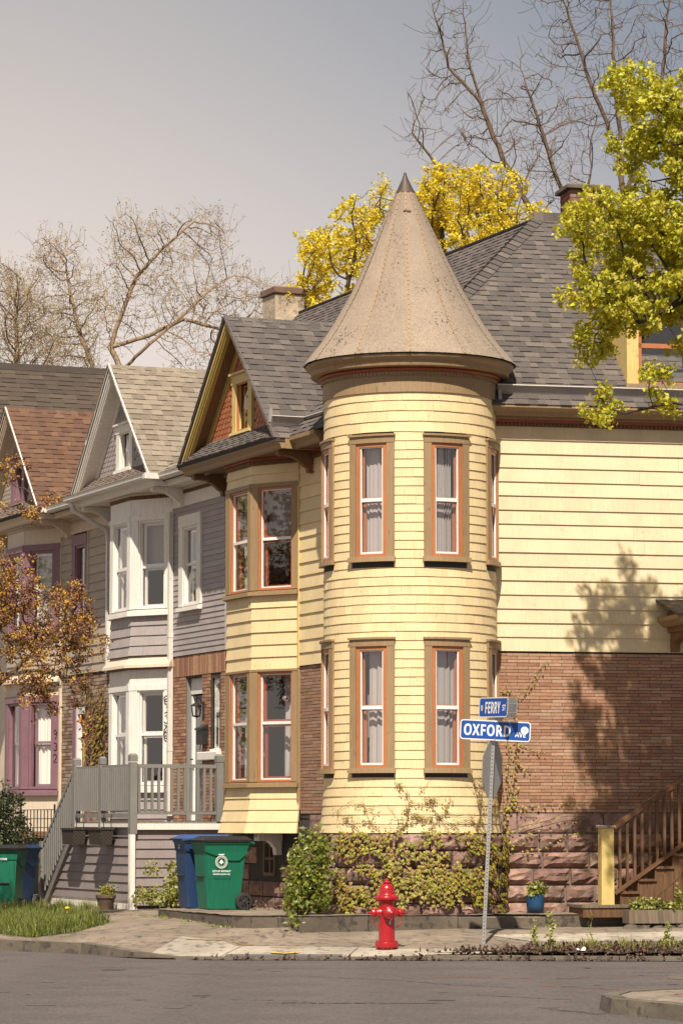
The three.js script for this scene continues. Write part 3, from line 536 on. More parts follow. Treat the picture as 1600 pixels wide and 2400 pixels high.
// ================================================================ the yellow corner house
const YEL = [.77, .60, .335], ROOF = [[.178, .146, .130], [.143, .118, .108], [.21, .172, .150], [.165, .136, .122], [.13, .109, .10]];
const BR = [[.41, .23, .142], [.385, .21, .128], [.43, .255, .165], [.36, .185, .115], [.44, .275, .187], [.395, .222, .147]];
const STONE = [[.42, .275, .225], [.38, .24, .195], [.46, .315, .265], [.35, .215, .18]];
const house = thing('corner_house', 'yellow clapboard corner house with round shingled tower and conical roof', 'house', [T.x, .45, T.z]);
const FY = rowFrame(4.47);
{
  const flare = y => .12 * Math.pow(cl((2.36 - y) / .73), 1.6);
  const win = (k, w, lo) => ({ x0: 0, x1: w, y0: lo ? 2.33 : 5.32, y1: lo ? 4.165 : 7.087, l: k === 'front' ? .19 : k === 'right' ? .14 : .12, r: k === 'left' ? .14 : .12, h: lo ? .035 : .065, b: .085, mid: lo ? 3.33 : 6.21, z: .04, fr: .034, casing: M.trimTan, frame: M.orange, storm: M.storm, sash: M.rust });
  hanging('blind', 'pale blind in the small gable window of the yellow house', FY.clone().multiply(new THREE.Matrix4().makeTranslation(0, 0, .41)), -.25, .25, 8.35, 8.78, -.16, M.curtain, 1, 'pale curtains behind the house windows');
  const list = rowFront(house, FY, {
    xl: -1.95, xr: 3.4, bayY: 1.62, holes: [[-.15, .35, .95, 1.5]],
    bay: (k, w) => ({ wins: [win(k, w, true), win(k, w, false)], boards: [{ y0: 1.62, y1: 2.335, e: .18, col: YEL, zo: flare, t0: .02 }, { y0: 4.165, y1: 5.325, e: .196, col: YEL }, { y0: 7.085, y1: 7.38, e: .15, col: YEL }] }),
    strip: M.rust, dentil: M.brownSoffit, soffit: M.brownSoffit, crown: M.trimTan, bracketM: M.brownSoffit,
    gwin: { x0: -.44, x1: .44, y0: 7.955, y1: 8.93, l: .17, r: .17, h: .15, b: .06, cap: .03, z: .05, fr: .022, fd: .0, iw: .03, casing: M.trimYellow, frame: M.orange, sash: M.orange },
    scallop: [.38, .125, .05], rake: [M.trimYellow, M.trimOlive, M.trimOlive], rakeSoffit: M.brownSoffit, rakeFrieze: M.trimOlive, rakeBead: M.trimYellow, drip: mat([.10, .08, .085], { rough: .7 }),
    roofCols: ROOF, roofBack: -2.3, eaveTo: 3.2, noLean: true,
  });
  pieces(house, 'clapboard', 'clapboards', boards(1.40, 3.35, 4.2, 7.38, .2, [], YEL), M.paint, FY);
  part(house, 'corner_board', box(1.345, 1.395, 4.17, 7.38, -.01, .04), M.trimYellow, FY);
  part(house, 'corner_board', box(1.345, 1.385, 2.0, 4.17, -.01, .045), M.trimTan, FY);
  part(house, 'mortar', box(1.3, 3.4, 1.85, 4.25, -.06, -.01), M.mortar, FY);
  pieces(house, 'brick', 'bricks', brickRows(1.39, 3.35, 1.92, 4.19, .33, .05, [], BR.map(c => c.map(v => v * .85)), { gap: .007 }), M.brick, FY);
  // foundation below the row front
  const fs = []; let y = .35; for (const h of [.27, .25, .26, .28, .5]) { let x = -1.95; while (x < 3.3) { const w = rr(.45, .8), b = Math.min(3.35, x + w); if (!(b > -.18 && x < .38 && y < 1.4 && y + h > 1) && !(y > 1.3 && x < 1.3 && y + h > 1.75)) fs.push(tint(rockBlock(x + .006, b - .006, y + .006, y + h - .006, .05, x * 3 + y), pick(STONE), .1)); x += w; } y += h; }
  pieces(house, 'foundation_stone', 'foundation_stones', fs, M.stone, FY);
  part(house, 'mortar', rectHoles(-1.95, 3.4, .3, 1.9, [[-.15, .35, .95, 1.5]], -.09, -.03), M.mortar, FY);
  { const bw = sub(house, 'basement_window'); part(bw, 'frame', [box(-.15, .35, .95, 1.0, -.06, .02), box(-.15, .35, 1.45, 1.5, -.06, .02), box(-.15, -.1, 1, 1.45, -.06, .02), box(.3, .35, 1, 1.45, -.06, .02), box(.08, .12, 1, 1.45, -.06, .01), box(-.1, .3, 1.2, 1.24, -.06, .01)], M.greyWood, FY); const q = new THREE.PlaneGeometry(.4, .45); q.translate(.1, 1.225, -.03); part(bw, 'pane', q, M.glass, FY); part(house, 'bay_bracket', [bracketGeo(.55, .14, 1.62, .40), box(.45, .65, 1.50, 1.62, 0, .4)], M.white, FY); }
  // metal gutter strips standing on the shingles
  part(house, 'roof_gutter', [hexa([[1.98, 7.86, .74], [2.0, 7.86, .74], [2.0, 7.86, .1], [1.98, 7.86, .1], [2.04, 7.985, .74], [2.07, 7.985, .74], [2.07, 7.985, .1], [2.04, 7.985, .1]]), hexa([[1.98, 7.86, .10], [3.2, 7.86, .10], [3.2, 7.86, .12], [1.98, 7.86, .12], [1.98, 7.985, .17], [3.2, 7.985, .17], [3.2, 7.985, .20], [1.98, 7.985, .20]]), hexa([[1.93, 7.90, .76], [1.99, 7.90, .76], [1.99, 7.9, .70], [1.93, 7.9, .70], [1.9, 8.10, .74], [1.97, 8.12, .74], [1.97, 8.12, .7], [1.9, 8.1, .7]])], M.flash, FY);

  // ---- tower
  const R0 = 1.258, wins = []; for (const a of [-77, -27.2, 23.7, 75]) { wins.push({ a, y0: 5.505, y1: 7.335, mid: 6.40 }); wins.push({ a, y0: 2.485, y1: 4.41, mid: 3.42 }); }
  const inner = sub(house, 'tower_core');
  part(inner, 'inner_wall', lathe([[.86, 1.6], [.86, 8.3]], 24), M.interior, FT);
  part(inner, 'floor', [lathe([[.85, 4.60], [1.24, 4.60], [1.24, 4.80], [.85, 4.80]], 24), lathe([[.85, 1.7], [1.24, 1.7]], 24), lathe([[.85, 7.9], [1.24, 7.9]], 24)].map(g => g.toNonIndexed()), M.interior, FT);
  const sh = []; const bands = [[1.6, 2.5, 0], [2.5, 4.4, 1], [4.4, 5.52, 0], [5.52, 7.32, 1], [7.32, 8.3, 0]];
  for (const [a, b, h] of bands) { let s = -125; for (const c of h ? [-77, -27.2, 23.7, 75] : []) { sh.push(sector(1.19, R0 - .004, 1.19, R0 - .004, s, c - 11.4, a, b)); s = c + 11.4; } sh.push(sector(1.19, R0 - .004, 1.19, R0 - .004, s, 125, a, b)); }
  part(house, 'tower_sheathing', sh, M.sheath, FT);
  const ts = [], ys = [1.635]; while (ys[ys.length - 1] < 7.9) ys.push(ys[ys.length - 1] + (ys[ys.length - 1] > 7.3 ? .152 : .1305)); ys[ys.length - 1] = 7.955;
  for (let r = 0; r < ys.length - 1; r++) {
    const y = ys[r], Y = ys[r + 1], fl = .055 * Math.pow(cl((2.4 - y) / .75), 2), fl2 = .055 * Math.pow(cl((2.4 - Y) / .75), 2);
    let iv = [[-112, 108]]; for (const w of wins) if (Math.min(Y, w.y1) - Math.max(y, w.y0) > .04) iv = iv.flatMap(([p, q]) => w.a + 15.5 <= p || w.a - 15.5 >= q ? [[p, q]] : [[p, w.a - 15.5], [w.a + 15.5, q]].filter(s => s[1] - s[0] > .5));
    for (const [p, q] of iv) { let a = p; while (a < q - .01) { let b = a + rr(5, q - p < 30 ? 24 : 15); if (q - b < 3) b = q; const d = rr(-.0025, .0025), t = rr(0, .004); ts.push(tint(sector(R0 - .02 + fl, R0 + .0135 + t + fl, R0 - .02 + fl2, R0 + .003 + fl2, a + .035, b - .035, y + d, Y + .004), YEL, .055)); a = b; } }
  }
  pieces(house, 'wall_shingle', 'wall_shingles', ts, M.paint, FT);
  for (const w of wins) {
    const g = sub(house, 'window'), { a, y0, y1, mid } = w, sec = (r0, r1, p, q, b, t) => sector(r0, r1, r0, r1, a + p, a + q, b, t);
    part(g, 'casing', sec(1.2, R0 + .045, -16, -11, y0 + .07, y1 - .115), M.trimTan, FT); part(g, 'casing', sec(1.2, R0 + .045, 11, 16, y0 + .07, y1 - .115), M.trimTan, FT);
    part(g, 'head_casing', [sec(1.2, R0 + .05, -16, 16, y1 - .115, y1 - .018), sec(1.2, R0 + .075, -16.6, 16.6, y1 - .018, y1 + .012)], M.trimTan, FT);
    part(g, 'sill', sector(1.2, R0 + .085, 1.2, R0 + .075, a - 16.6, a + 16.6, y0, y0 + .07), M.trimTan, FT);
    const ring = (r0, r1, h, b, t, wa, wy, wb = wy) => [sec(r0, r1, -h, -h + wa, b, t), sec(r0, r1, h - wa, h, b, t), sec(r0, r1, -h + wa, h - wa, b, b + wb), sec(r0, r1, -h + wa, h - wa, t - wy, t)];
    const lo = y0 + .07, hi = y1 - .115;
    part(g, 'frame', ring(1.19, R0 + .022, 11, lo, hi, 2.7, .055, .045), M.orange, FT);
    part(g, 'storm_frame', [...ring(1.238, R0 + .006, 8.3, lo + .045, hi - .055, .75, .018, .03), sec(1.238, R0 + .008, -7.6, 7.6, mid - .026, mid + .026)], M.storm, FT);
    part(g, 'sash', [...ring(1.165, 1.19, 9.4, mid, hi - .03, 1.9, .04), ...ring(1.135, 1.16, 9.4, lo + .02, mid, 2.4, .04)], M.orange, FT);
    for (const [b, t] of [[lo + .05, mid - .02], [mid + .02, hi - .06]]) { const q = lathe([[1.225, b], [1.225, t]], 6, rad(a - 8.3), rad(a + 8.3)); part(g, 'pane', q, M.glass, FT); }
  }
  // cornice
  const corn = sub(house, 'tower_cornice');
  part(corn, 'frieze', sector(1.2, 1.286, 1.2, 1.282, -125, 125, 7.95, 8.20, 80), M.trimTan, FT);
  { const d = []; for (let a = -110; a < 110; a += 2.6) d.push(sector(1.26, 1.312, 1.26, 1.312, a, a + 1.55, 8.196, 8.240, 1)); d.push(sector(1.25, 1.298, 1.25, 1.298, -125, 125, 8.19, 8.25, 80)); part(corn, 'dentil_band', d, M.trimTan, FT); }
  part(corn, 'orange_bead', lathe([[1.26, 8.25], [1.322, 8.25], [1.340, 8.268], [1.340, 8.290], [1.325, 8.306], [1.26, 8.306]], 72), M.rust, FT);
  part(corn, 'crown_moulding', lathe([[1.25, 8.307], [1.445, 8.307], [1.462, 8.318], [1.462, 8.372], [1.474, 8.384], [1.486, 8.392], [1.520, 8.425], [1.536, 8.446], [1.538, 8.478], [1.50, 8.482]], 72), M.trimTan, FT);
  // cone of felt panels with nailed seams
  const CP = [[1.565, 8.488], [1.556, 8.505], [1.44, 8.655], [1.326, 8.79], [1.12, 9.09], [.975, 9.34], [.838, 9.575], [.70, 9.86], [.569, 10.14], [.455, 10.40], [.347, 10.64], [.235, 10.89], [.134, 11.11]];
  const lean = g => { const p = g.attributes.position; for (let i = 0; i < p.count; i++) p.setX(i, p.getX(i) - .062 * Math.max(0, p.getY(i) - 8.5) / 2.86); g.computeVertexNormals(); return g; };
  const cone = sub(house, 'cone_roof');
  for (let k = 0; k < 12; k++) {
    const a = rad(-1.2 + 30 * k), b = rad(-1.2 + 30 * (k + 1)), g = lathe(CP.map(([r, y]) => [r + (k % 2 ? .004 : 0), y]), 10, a, b), p = g.attributes.position, uv = g.attributes.uv;
    for (let i = 0; i < p.count; i++) { const r = Math.hypot(p.getX(i), p.getZ(i)); const s = Math.sin(rad(i * 37)) * .003; p.setX(i, p.getX(i) * (1 + s / Math.max(.3, r))); p.setZ(i, p.getZ(i) * (1 + s / Math.max(.3, r))); uv.setXY(i, Math.atan2(p.getX(i), p.getZ(i)) * .5 + k * .17, p.getY(i) / 2 + k * .31); }
    part(cone, 'roof_panel', lean(g), M.felt, FT);
    const q = lathe(CP.map(([r, y]) => [r + .011, y]), 1, a - .016, a + .010), qp = q.attributes.position; for (let i = 0; i < qp.count; i++) { const r = Math.hypot(qp.getX(i), qp.getZ(i)), aa = i < CP.length ? a - .012 / r : a + .014 / r; qp.setX(i, r * Math.sin(aa)); qp.setZ(i, r * Math.cos(aa)); }
    part(cone, 'seam', lean(q), M.seam, FT);
    const nails = []; for (let s = 0; s < CP.length - 1; s++) { const [r0, y0] = CP[s], [r1, y1] = CP[s + 1], n = Math.max(1, Math.round(Math.hypot(r1 - r0, y1 - y0) / .085)); for (let j = 0; j < n; j++) { const t = j / n, r = r0 + (r1 - r0) * t + .014, y = y0 + (y1 - y0) * t; nails.push(new THREE.OctahedronGeometry(.0088).translate(r * Math.sin(a + .003), y, r * Math.cos(a + .003))); } }
    part(cone, 'nails', lean(mergeGeometries(nails)), M.nail, FT).userData = { kind: 'stuff' };
  }
  part(cone, 'metal_cap', lean(lathe([[.150, 11.085], [.155, 11.10], [.128, 11.135], [.05, 11.30], [.022, 11.375], [.028, 11.385], [.012, 11.41], [0, 11.412]], 20)), M.metalCap, FT);
  part(cone, 'strap', lean(sector(.31, .318, .30, .308, -9, 13, 10.775, 10.79, 4)), M.nail, FT);
  // tower base of split stone
  const tb = []; y = .42; for (const h of [.22, .26, .24, .25, .245]) { let a = -118; while (a < 118) { const w = rr(15, 29), b = Math.min(118, a + w), Rb = 1.30, g = rockBlock(rad(a) * Rb + .005, rad(b) * Rb - .005, y + .006, y + h - .006, .075, a + y * 7), p = g.attributes.position; for (let i = 0; i < p.count; i++) { const f = p.getX(i) / Rb, r = Rb + p.getZ(i); p.setX(i, r * Math.sin(f)); p.setZ(i, r * Math.cos(f)); } g.computeVertexNormals(); tb.push(tint(g, pick(STONE), .1)); a = b; } y += h; }
  pieces(house, 'base_stone', 'base_stones', tb, M.stone, FT);
  part(house, 'mortar', sector(1.1, 1.285, 1.1, 1.285, -125, 125, .35, 1.63, 60), M.mortar, FT);

  // ---- long side wall
  part(house, 'wall_sheathing', box(1.0, 9, .3, 7.75, -.2, -.06), M.sheath, FR);
  pieces(house, 'clapboard', 'clapboards', boards(1.2, 9, 4.285, 7.62, .2085, [], [.735, .597, .385], { len: 4.2, vary: .05 }), M.paint, FR);
  part(house, 'mortar', box(1.0, 9, 1.9, 4.29, -.055, -.014), M.mortar, FR);
  pieces(house, 'brick', 'bricks', brickRows(1.2, 6.2, 1.93, 4.262, .337, .0486, [], BR, { gap: .007 }), M.brick, FR);
  const rs = []; y = .42; [.21, .25, .245, .235, .265].forEach((h, ri) => { let x = 1.2 - rnd() * .2; while (x < 5.6) { const w = rr(.38, .78); rs.push(tint(rockBlock(Math.max(1.15, x) + .008, x + w - .008, y + .008, y + h - .008, .10, x * 2 + y * 5), pick(STONE), .1)); x += w; } y += h; });
  for (const [a, b] of [[1.2, 1.52], [1.53, 2.83], [2.84, 3.9], [3.91, 5.2]]) { const g = rockBlock(a, b, 1.632, 1.92, a < 1.5 ? .01 : .035, a); rs.push(tint(g, [.46, .31, .265], .05)); }
  pieces(house, 'foundation_stone', 'foundation_stones', rs, M.stone, FR);
  part(house, 'mortar', box(1.0, 6, .3, 1.93, -.1, -.012), mat([.27, .215, .18], { map: tConc, rough: .95 }), FR);
  part(house, 'crown_moulding', profX([[.22, 7.742], [.262, 7.742], [.272, 7.762], [.29, 7.80], [.335, 7.838], [.362, 7.85], [.362, 7.888], [.2, 7.888]], 1.05, 9), M.trimTan, FR);
  part(house, 'eave_soffit', box(1.05, 9, 7.745, 7.77, 0, .22), M.trimTan, FR);
  part(house, 'frieze_board', box(1.05, 9, 7.703, 7.745, 0, .125), M.trimTan, FR);
  part(house, 'frieze_strip', box(1.05, 9, 7.662, 7.703, 0, .085), M.rust, FR);
  { const d = []; for (let x = 1.2; x < 9; x += .06) d.push(box(x, x + .034, 7.618, 7.660, 0, .062)); d.push(box(1.05, 9, 7.608, 7.662, 0, .036)); part(house, 'dentil_band', d, M.brownSoffit, FR); }
  // ---- main roof: two slopes that meet in a hip above the tower
  const A = v3(3.086, 11.44, -50.8), cr = lr(1.0, .67), Cn = v3(cr[0], 7.885, cr[1]);
  const RFm = planeF(Rp(0, .67, 7.885), dR, A.clone().sub(Rp(2.85, .67, 7.885))), sR = A.clone().sub(Rp(0, .67, 7.885)).dot(v3(0, 0, 0).setFromMatrixColumn(RFm, 1));
  const vC = Cn.clone().sub(Rp(0, .67, 7.885)).dot(dR), vA = A.clone().sub(Rp(0, .67, 7.885)).dot(dR);
  const ld = dL.clone().negate(), LO = Lp(0, 1.0, 7.665), LFm = planeF(LO, ld, A.clone().sub(Lp(2.81, 1.0, 7.665))), sL = A.clone().sub(LO).dot(v3(0, 0, 0).setFromMatrixColumn(LFm, 1)), xC = Cn.clone().sub(LO).dot(ld), xA = A.clone().sub(LO).dot(ld);
  list.push(...tabs(RFm, sR, s => [vC + (vA - vC) * s / sR, 7.5], ROOF));
  const lx = s => s < 3.3 ? -(4.47 - Math.max(0, (2.16 - .651 * s) / .995 - .15)) : -(8.3 + 4.9 * (s - 3.3) / (sL - 3.3));
  list.push(...tabs(LFm, sL, s => [lx(s), xC + (xA - xC) * s / sL], ROOF));
  const poly = (P, F) => { const g = new THREE.ShapeGeometry(new THREE.Shape(P.map(p => new THREE.Vector2(...p)))); g.translate(0, 0, -.02); g.applyMatrix4(F); house.updateWorldMatrix(true, false); g.applyMatrix4(house.matrixWorld.clone().invert()); return g; };
  part(house, 'roof_deck', poly([[vC, 0], [9, 0], [9, sR], [vA, sR]], RFm), M.sheath);
  part(house, 'roof_deck', poly([[-2.3, 0], [xC, 0], [xA, sL], [-13.2, sL], [-8.3, 3.3], [-4.3, 3.3]], LFm), M.sheath);
  { // hip and ridge caps
    const nRo = v3(0, 0, 0).setFromMatrixColumn(RFm, 2), nLo = v3(0, 0, 0).setFromMatrixColumn(LFm, 2);
    const caps = (P, Q, n1, n2, w, st) => { const h = Q.clone().sub(P), L = h.length(); h.normalize(); const s1 = n1.clone().cross(h), s2 = h.clone().cross(n2), up = n1.clone().add(n2).normalize(); for (let s = 0; s < L; s += st) for (const [d, n] of [[s1, n1], [s2, n2]]) { const q = (t, e, z) => P.clone().addScaledVector(h, t).addScaledVector(d, e).addScaledVector(n, z).toArray(), t1 = Math.min(L, s + st + .03), c0 = P.clone().addScaledVector(h, s).addScaledVector(up, .045).toArray(), c1 = P.clone().addScaledVector(h, t1).addScaledVector(up, .022).toArray(); list.push(tint(hexa([q(s, 0, -.02), q(s, w, 0), q(s, w, .03), c0, q(t1, 0, -.02), q(t1, w, 0), q(t1, w, .012), c1]), pick(ROOF), .06)); } };
    const s1sign = nLo.clone().cross(A.clone().sub(Cn).normalize()); 
    caps(Cn, A, s1sign.dot(nRo) < 0 ? nLo : nRo, s1sign.dot(nRo) < 0 ? nRo : nLo, .16, .15);
    const Re = A.clone().addScaledVector(dR, 6), Le = A.clone().addScaledVector(dL, 10.4);
    part(house, 'ridge_flashing', [bar(A.clone().addScaledVector(dL, 3.2).setY(11.47).toArray(), A.clone().addScaledVector(dL, 5.6).setY(11.47).toArray(), .12, .03)].map(g => g.translate(-T.x, -.45, -T.z)), M.flash);
    for (let s = 0; s < 6; s += .16) { const p = A.clone().addScaledVector(dR, s).setY(11.452).toArray(), q = A.clone().addScaledVector(dR, s + .18).setY(11.445).toArray(); list.push(tint(bar(p, q, .24, .03), pick(ROOF), .08)); }
    for (let s = 0; s < 10.4; s += .15) { const p = A.clone().addScaledVector(dL, s).setY(11.45).toArray(), q = A.clone().addScaledVector(dL, s + .17).setY(11.44).toArray(); list.push(tint(bar(p, q, .22, .03), pick(ROOF), .08)); }
  }
  pieces(house, 'roof_shingle', 'roof_shingles', list, M.shingle, I4, 300);
  part(house, 'roof_gutter', [hexa([[1.2, 8.06, .15], [9, 8.06, .15], [9, 8.06, .17], [1.2, 8.06, .17], [1.2, 8.185, .20], [9, 8.185, .20], [9, 8.185, .235], [1.2, 8.185, .235]])], M.flash, FR);
  part(house, 'gutter_lip', box(1.2, 9, 8.185, 8.2, .205, .26), M.gutter, FR); part(house, 'gutter_lip', [box(1.98, 3.2, 7.985, 7.998, .17, .225), box(2.03, 2.085, 7.985, 7.998, .2, .74)], M.gutter, FY);
  part(house, 'tower_flashing', hexa([[1.20, 7.85, .3], [1.26, 7.85, .3], [1.26, 7.85, .05], [1.2, 7.85, .05], [1.20, 8.12, .28], [1.24, 8.12, .28], [1.24, 8.12, 0], [1.2, 8.12, 0]]), M.flash, FR);
  // chimneys
  { const c = sub(house, 'brick_chimney'), F = frame(v3(4.06, 0, -53.2), dR, UP, nR); part(c, 'core', box(-.28, .28, 9, 12.35, -.28, .28), M.mortar, F); const b = brickRows(-.30, .30, 10.9, 12.35, .2, .068, [], [[.28, .15, .11], [.24, .12, .09], [.33, .19, .14]], { gap: .008 }); b.forEach(g => g.translate(0, 0, .305)); for (const g of brickRows(-.30, .30, 10.9, 12.35, .2, .068, [], [[.30, .12, .075], [.24, .095, .065]], { gap: .008 })) { g.rotateY(-Math.PI / 2); g.translate(-.305, 0, 0); b.push(g); } for (const g of b) part(c, 'brick', g, M.brick, F); part(c, 'cap', prism([[-.38, -.38], [.38, -.38], [.38, .38], [-.38, .38]], 0, .08, [], .015).rotateX(-Math.PI / 2).translate(0, 12.35, 0), M.concDark, F); }
  { const c = sub(house, 'rendered_chimney'), F = frame(v3(-1.10, 0, -60.2), ld, UP, nL), m = mat([.66, .54, .42], { map: tConc, bump: bRock, bs: .02, rough: .95 }); part(c, 'shaft', prism([[-.33, -.3], [.33, -.3], [.33, .3], [-.33, .3]], 0, 3.0, [], .02).rotateX(-Math.PI / 2).translate(0, 8.75, 0), m, F); part(c, 'cap', prism([[-.37, -.34], [.37, -.34], [.37, .34], [-.37, .34]], 0, .14, [], .02).rotateX(-Math.PI / 2).translate(0, 11.74, 0), mat([.26, .16, .12], { map: tConc, rough: .95 }), F); }
  // dormer at the right edge
  { const d = sub(house, 'dormer'), F = FR.clone().multiply(new THREE.Matrix4().makeTranslation(3.28, 0, -.12)); part(d, 'cheek', [box(0, .05, 8.1, 9.9, -2.2, 0), box(2.0, 2.05, 8.1, 9.9, -2.2, 0), box(.05, 2, 9.75, 9.9, -.1, 0), box(.05, 2, 8.1, 8.30, -.1, 0), box(0.05, 2, 8.1, 9.8, -1.3, -1.25)], M.trimYellow, F); part(d, 'casing', box(0, .18, 8.3, 9.75, 0, .04), M.trimYellow, F); part(d, 'casing', box(1.7, 2.05, 8.3, 9.75, 0, .04), M.trimYellow, F); part(d, 'sill', box(-.04, 2.1, 8.24, 8.3, -.05, .12), M.trimTan, F); part(d, 'flashing', box(-.1, 2.1, 8.05, 8.24, 0, .02), M.flash, F); part(d, 'sash', [box(.18, 1.7, 8.86, 8.93, -.06, .0), box(.18, 1.7, 8.30, 8.35, -.06, 0), box(.18, .24, 8.35, 9.7, -.06, 0), box(.9, .96, 8.93, 9.7, -.06, 0)], M.orange, F); const q = new THREE.PlaneGeometry(1.5, 1.4); q.translate(.94, 9.0, -.04); part(d, 'pane', q, M.glass, F); part(d, 'roof', hexa([[-.12, 9.86, .2], [2.3, 9.86, .2], [2.3, 9.95, .2], [-.12, 9.95, .2], [-.12, 10.2, -2.3], [2.3, 10.2, -2.3], [2.3, 10.3, -2.3], [-.12, 10.3, -2.3]]), M.concDark, F); }
  // corner of the side porch roof
  { const F = FR.clone().multiply(new THREE.Matrix4().makeTranslation(3.78, 0, 0)); const p = sub(house, 'side_porch_roof'); part(p, 'crown_moulding', profX([[0, 4.58], [.92, 4.58], [.95, 4.62], [1.02, 4.72], [1.02, 4.78], [0, 4.9]], .06, 4), M.brownSoffit, F); part(p, 'end_moulding', prism([[0, 4.66], [.08, 4.66], [.08, 4.85], [-.1, 4.80], [-.1, 4.74]], 0, 1.0), M.trimTan, F); part(p, 'bracket', profX([[0, 4.58], [.5, 4.58], [.42, 4.48], [.15, 4.42], [.1, 4.3], [0, 4.3]], .1, .22), M.brownSoffit, F); part(p, 'roof_sheet', hexa([[-.12, 4.78, 1.05], [4, 4.78, 1.05], [4, 4.81, 1.05], [-.12, 4.81, 1.05], [-.12, 5.05, 0], [4, 5.05, 0], [4, 5.08, 0], [-.12, 5.08, 0]]), M.concDark, F); }
  // curtains behind the tower panes
  const tc = (a, y0, y1, lab, folds, z = 1.10, p = -9.5, q = 9.5) => { // bent cloth
    const n = folds * 8, pos = [], idx = [], ph = rnd() * 6; for (let j = 0; j <= 6; j++) for (let i = 0; i <= n; i++) { const t = i / n, f = rad(a + p + (q - p) * t), r = z + .018 * Math.sin(t * folds * 6.28 + ph + .1 * j) * (.55 + .45 * Math.sin(t * 8 + ph)); pos.push(r * Math.sin(f), y1 + (y0 - y1) * j / 6, r * Math.cos(f)); }
    for (let j = 0; j < 6; j++) for (let i = 0; i < n; i++) { const k = j * (n + 1) + i; idx.push(k, k + n + 1, k + 1, k + 1, k + n + 1, k + n + 2); }
    const g = new THREE.BufferGeometry(); g.setAttribute('position', new THREE.Float32BufferAttribute(pos, 3)); g.setAttribute('uv', new THREE.Float32BufferAttribute(pos.flatMap((v, i) => i % 3 === 2 ? [] : [v / 2]), 2)); g.setIndex(idx); g.computeVertexNormals();
    const t = thing('curtain', lab, 'curtain', [T.x + z * Math.sin(rad(a)), y0, T.z + z * Math.cos(rad(a))], 0, 'pale curtains behind the tower windows'); part(t, 'cloth', g, mat(pick([[.37, .34, .325], [.31, .285, .27], [.42, .385, .365]]), { rough: .95, bump: bFine, bs: .001 }), FT);
  };
  tc(-27.2, 5.6, 7.2, 'pale gathered curtain in the left upper front window of the round tower', 5, 1.10, -8, 9.5); tc(23.7, 5.6, 7.2, 'pale gathered curtain in the right upper front window of the round tower', 8, 1.10, -9.5, 7);
  tc(-27.2, 2.6, 4.28, 'pale curtain in the left lower front window of the round tower', 3, 1.09, -6.5, 9.5); tc(23.7, 2.6, 4.28, 'pale curtain in the lower tower window behind the street sign', 4);
  const rf = bayFaces(FY)[1].F;
  hanging('curtain', 'white sheer curtain hanging in the lower bay window of the yellow house', rf, .42, .86, 2.42, 4.1, -.30, M.curtain, 4, 'pale curtains behind the house windows');
  const ff = bayFaces(FY)[0].F; hanging('curtain', 'pale curtain at the side of the narrow upper bay window of the yellow house', ff, .22, .52, 5.4, 7.0, -.22, M.curtain, 3, 'pale curtains behind the house windows'); hanging('curtain', 'pale curtain at the side of the narrow lower bay window of the yellow house', ff, .22, .50, 2.42, 4.1, -.22, M.curtain, 3, 'pale curtains behind the house windows'); hanging('blind', 'half drawn grey blind in the wide upper bay window of the yellow house', rf, .15, .80, 6.25, 7.02, -.20, mat([.20, .185, .165], { rough: .9 }), 1, 'pale curtains behind the house windows');
  const ball = at(rf, .52, 3.72, -.19); const db = thing('mirror_ball', 'small mirror ball hanging behind the lower bay window of the yellow house', 'ornament', ball.toArray());
  part(db, 'ball', new THREE.IcosahedronGeometry(.055, 2).toNonIndexed(), new THREE.MeshStandardMaterial({ color: 0xffffff, metalness: 1, roughness: .12, flatShading: true })); part(db, 'chain', [cyl([0, .05, 0], [-.03, .36, 0], .004, .004, 5), cyl([0, .05, 0], [.03, .36, 0], .004, .004, 5)], M.steel);
}

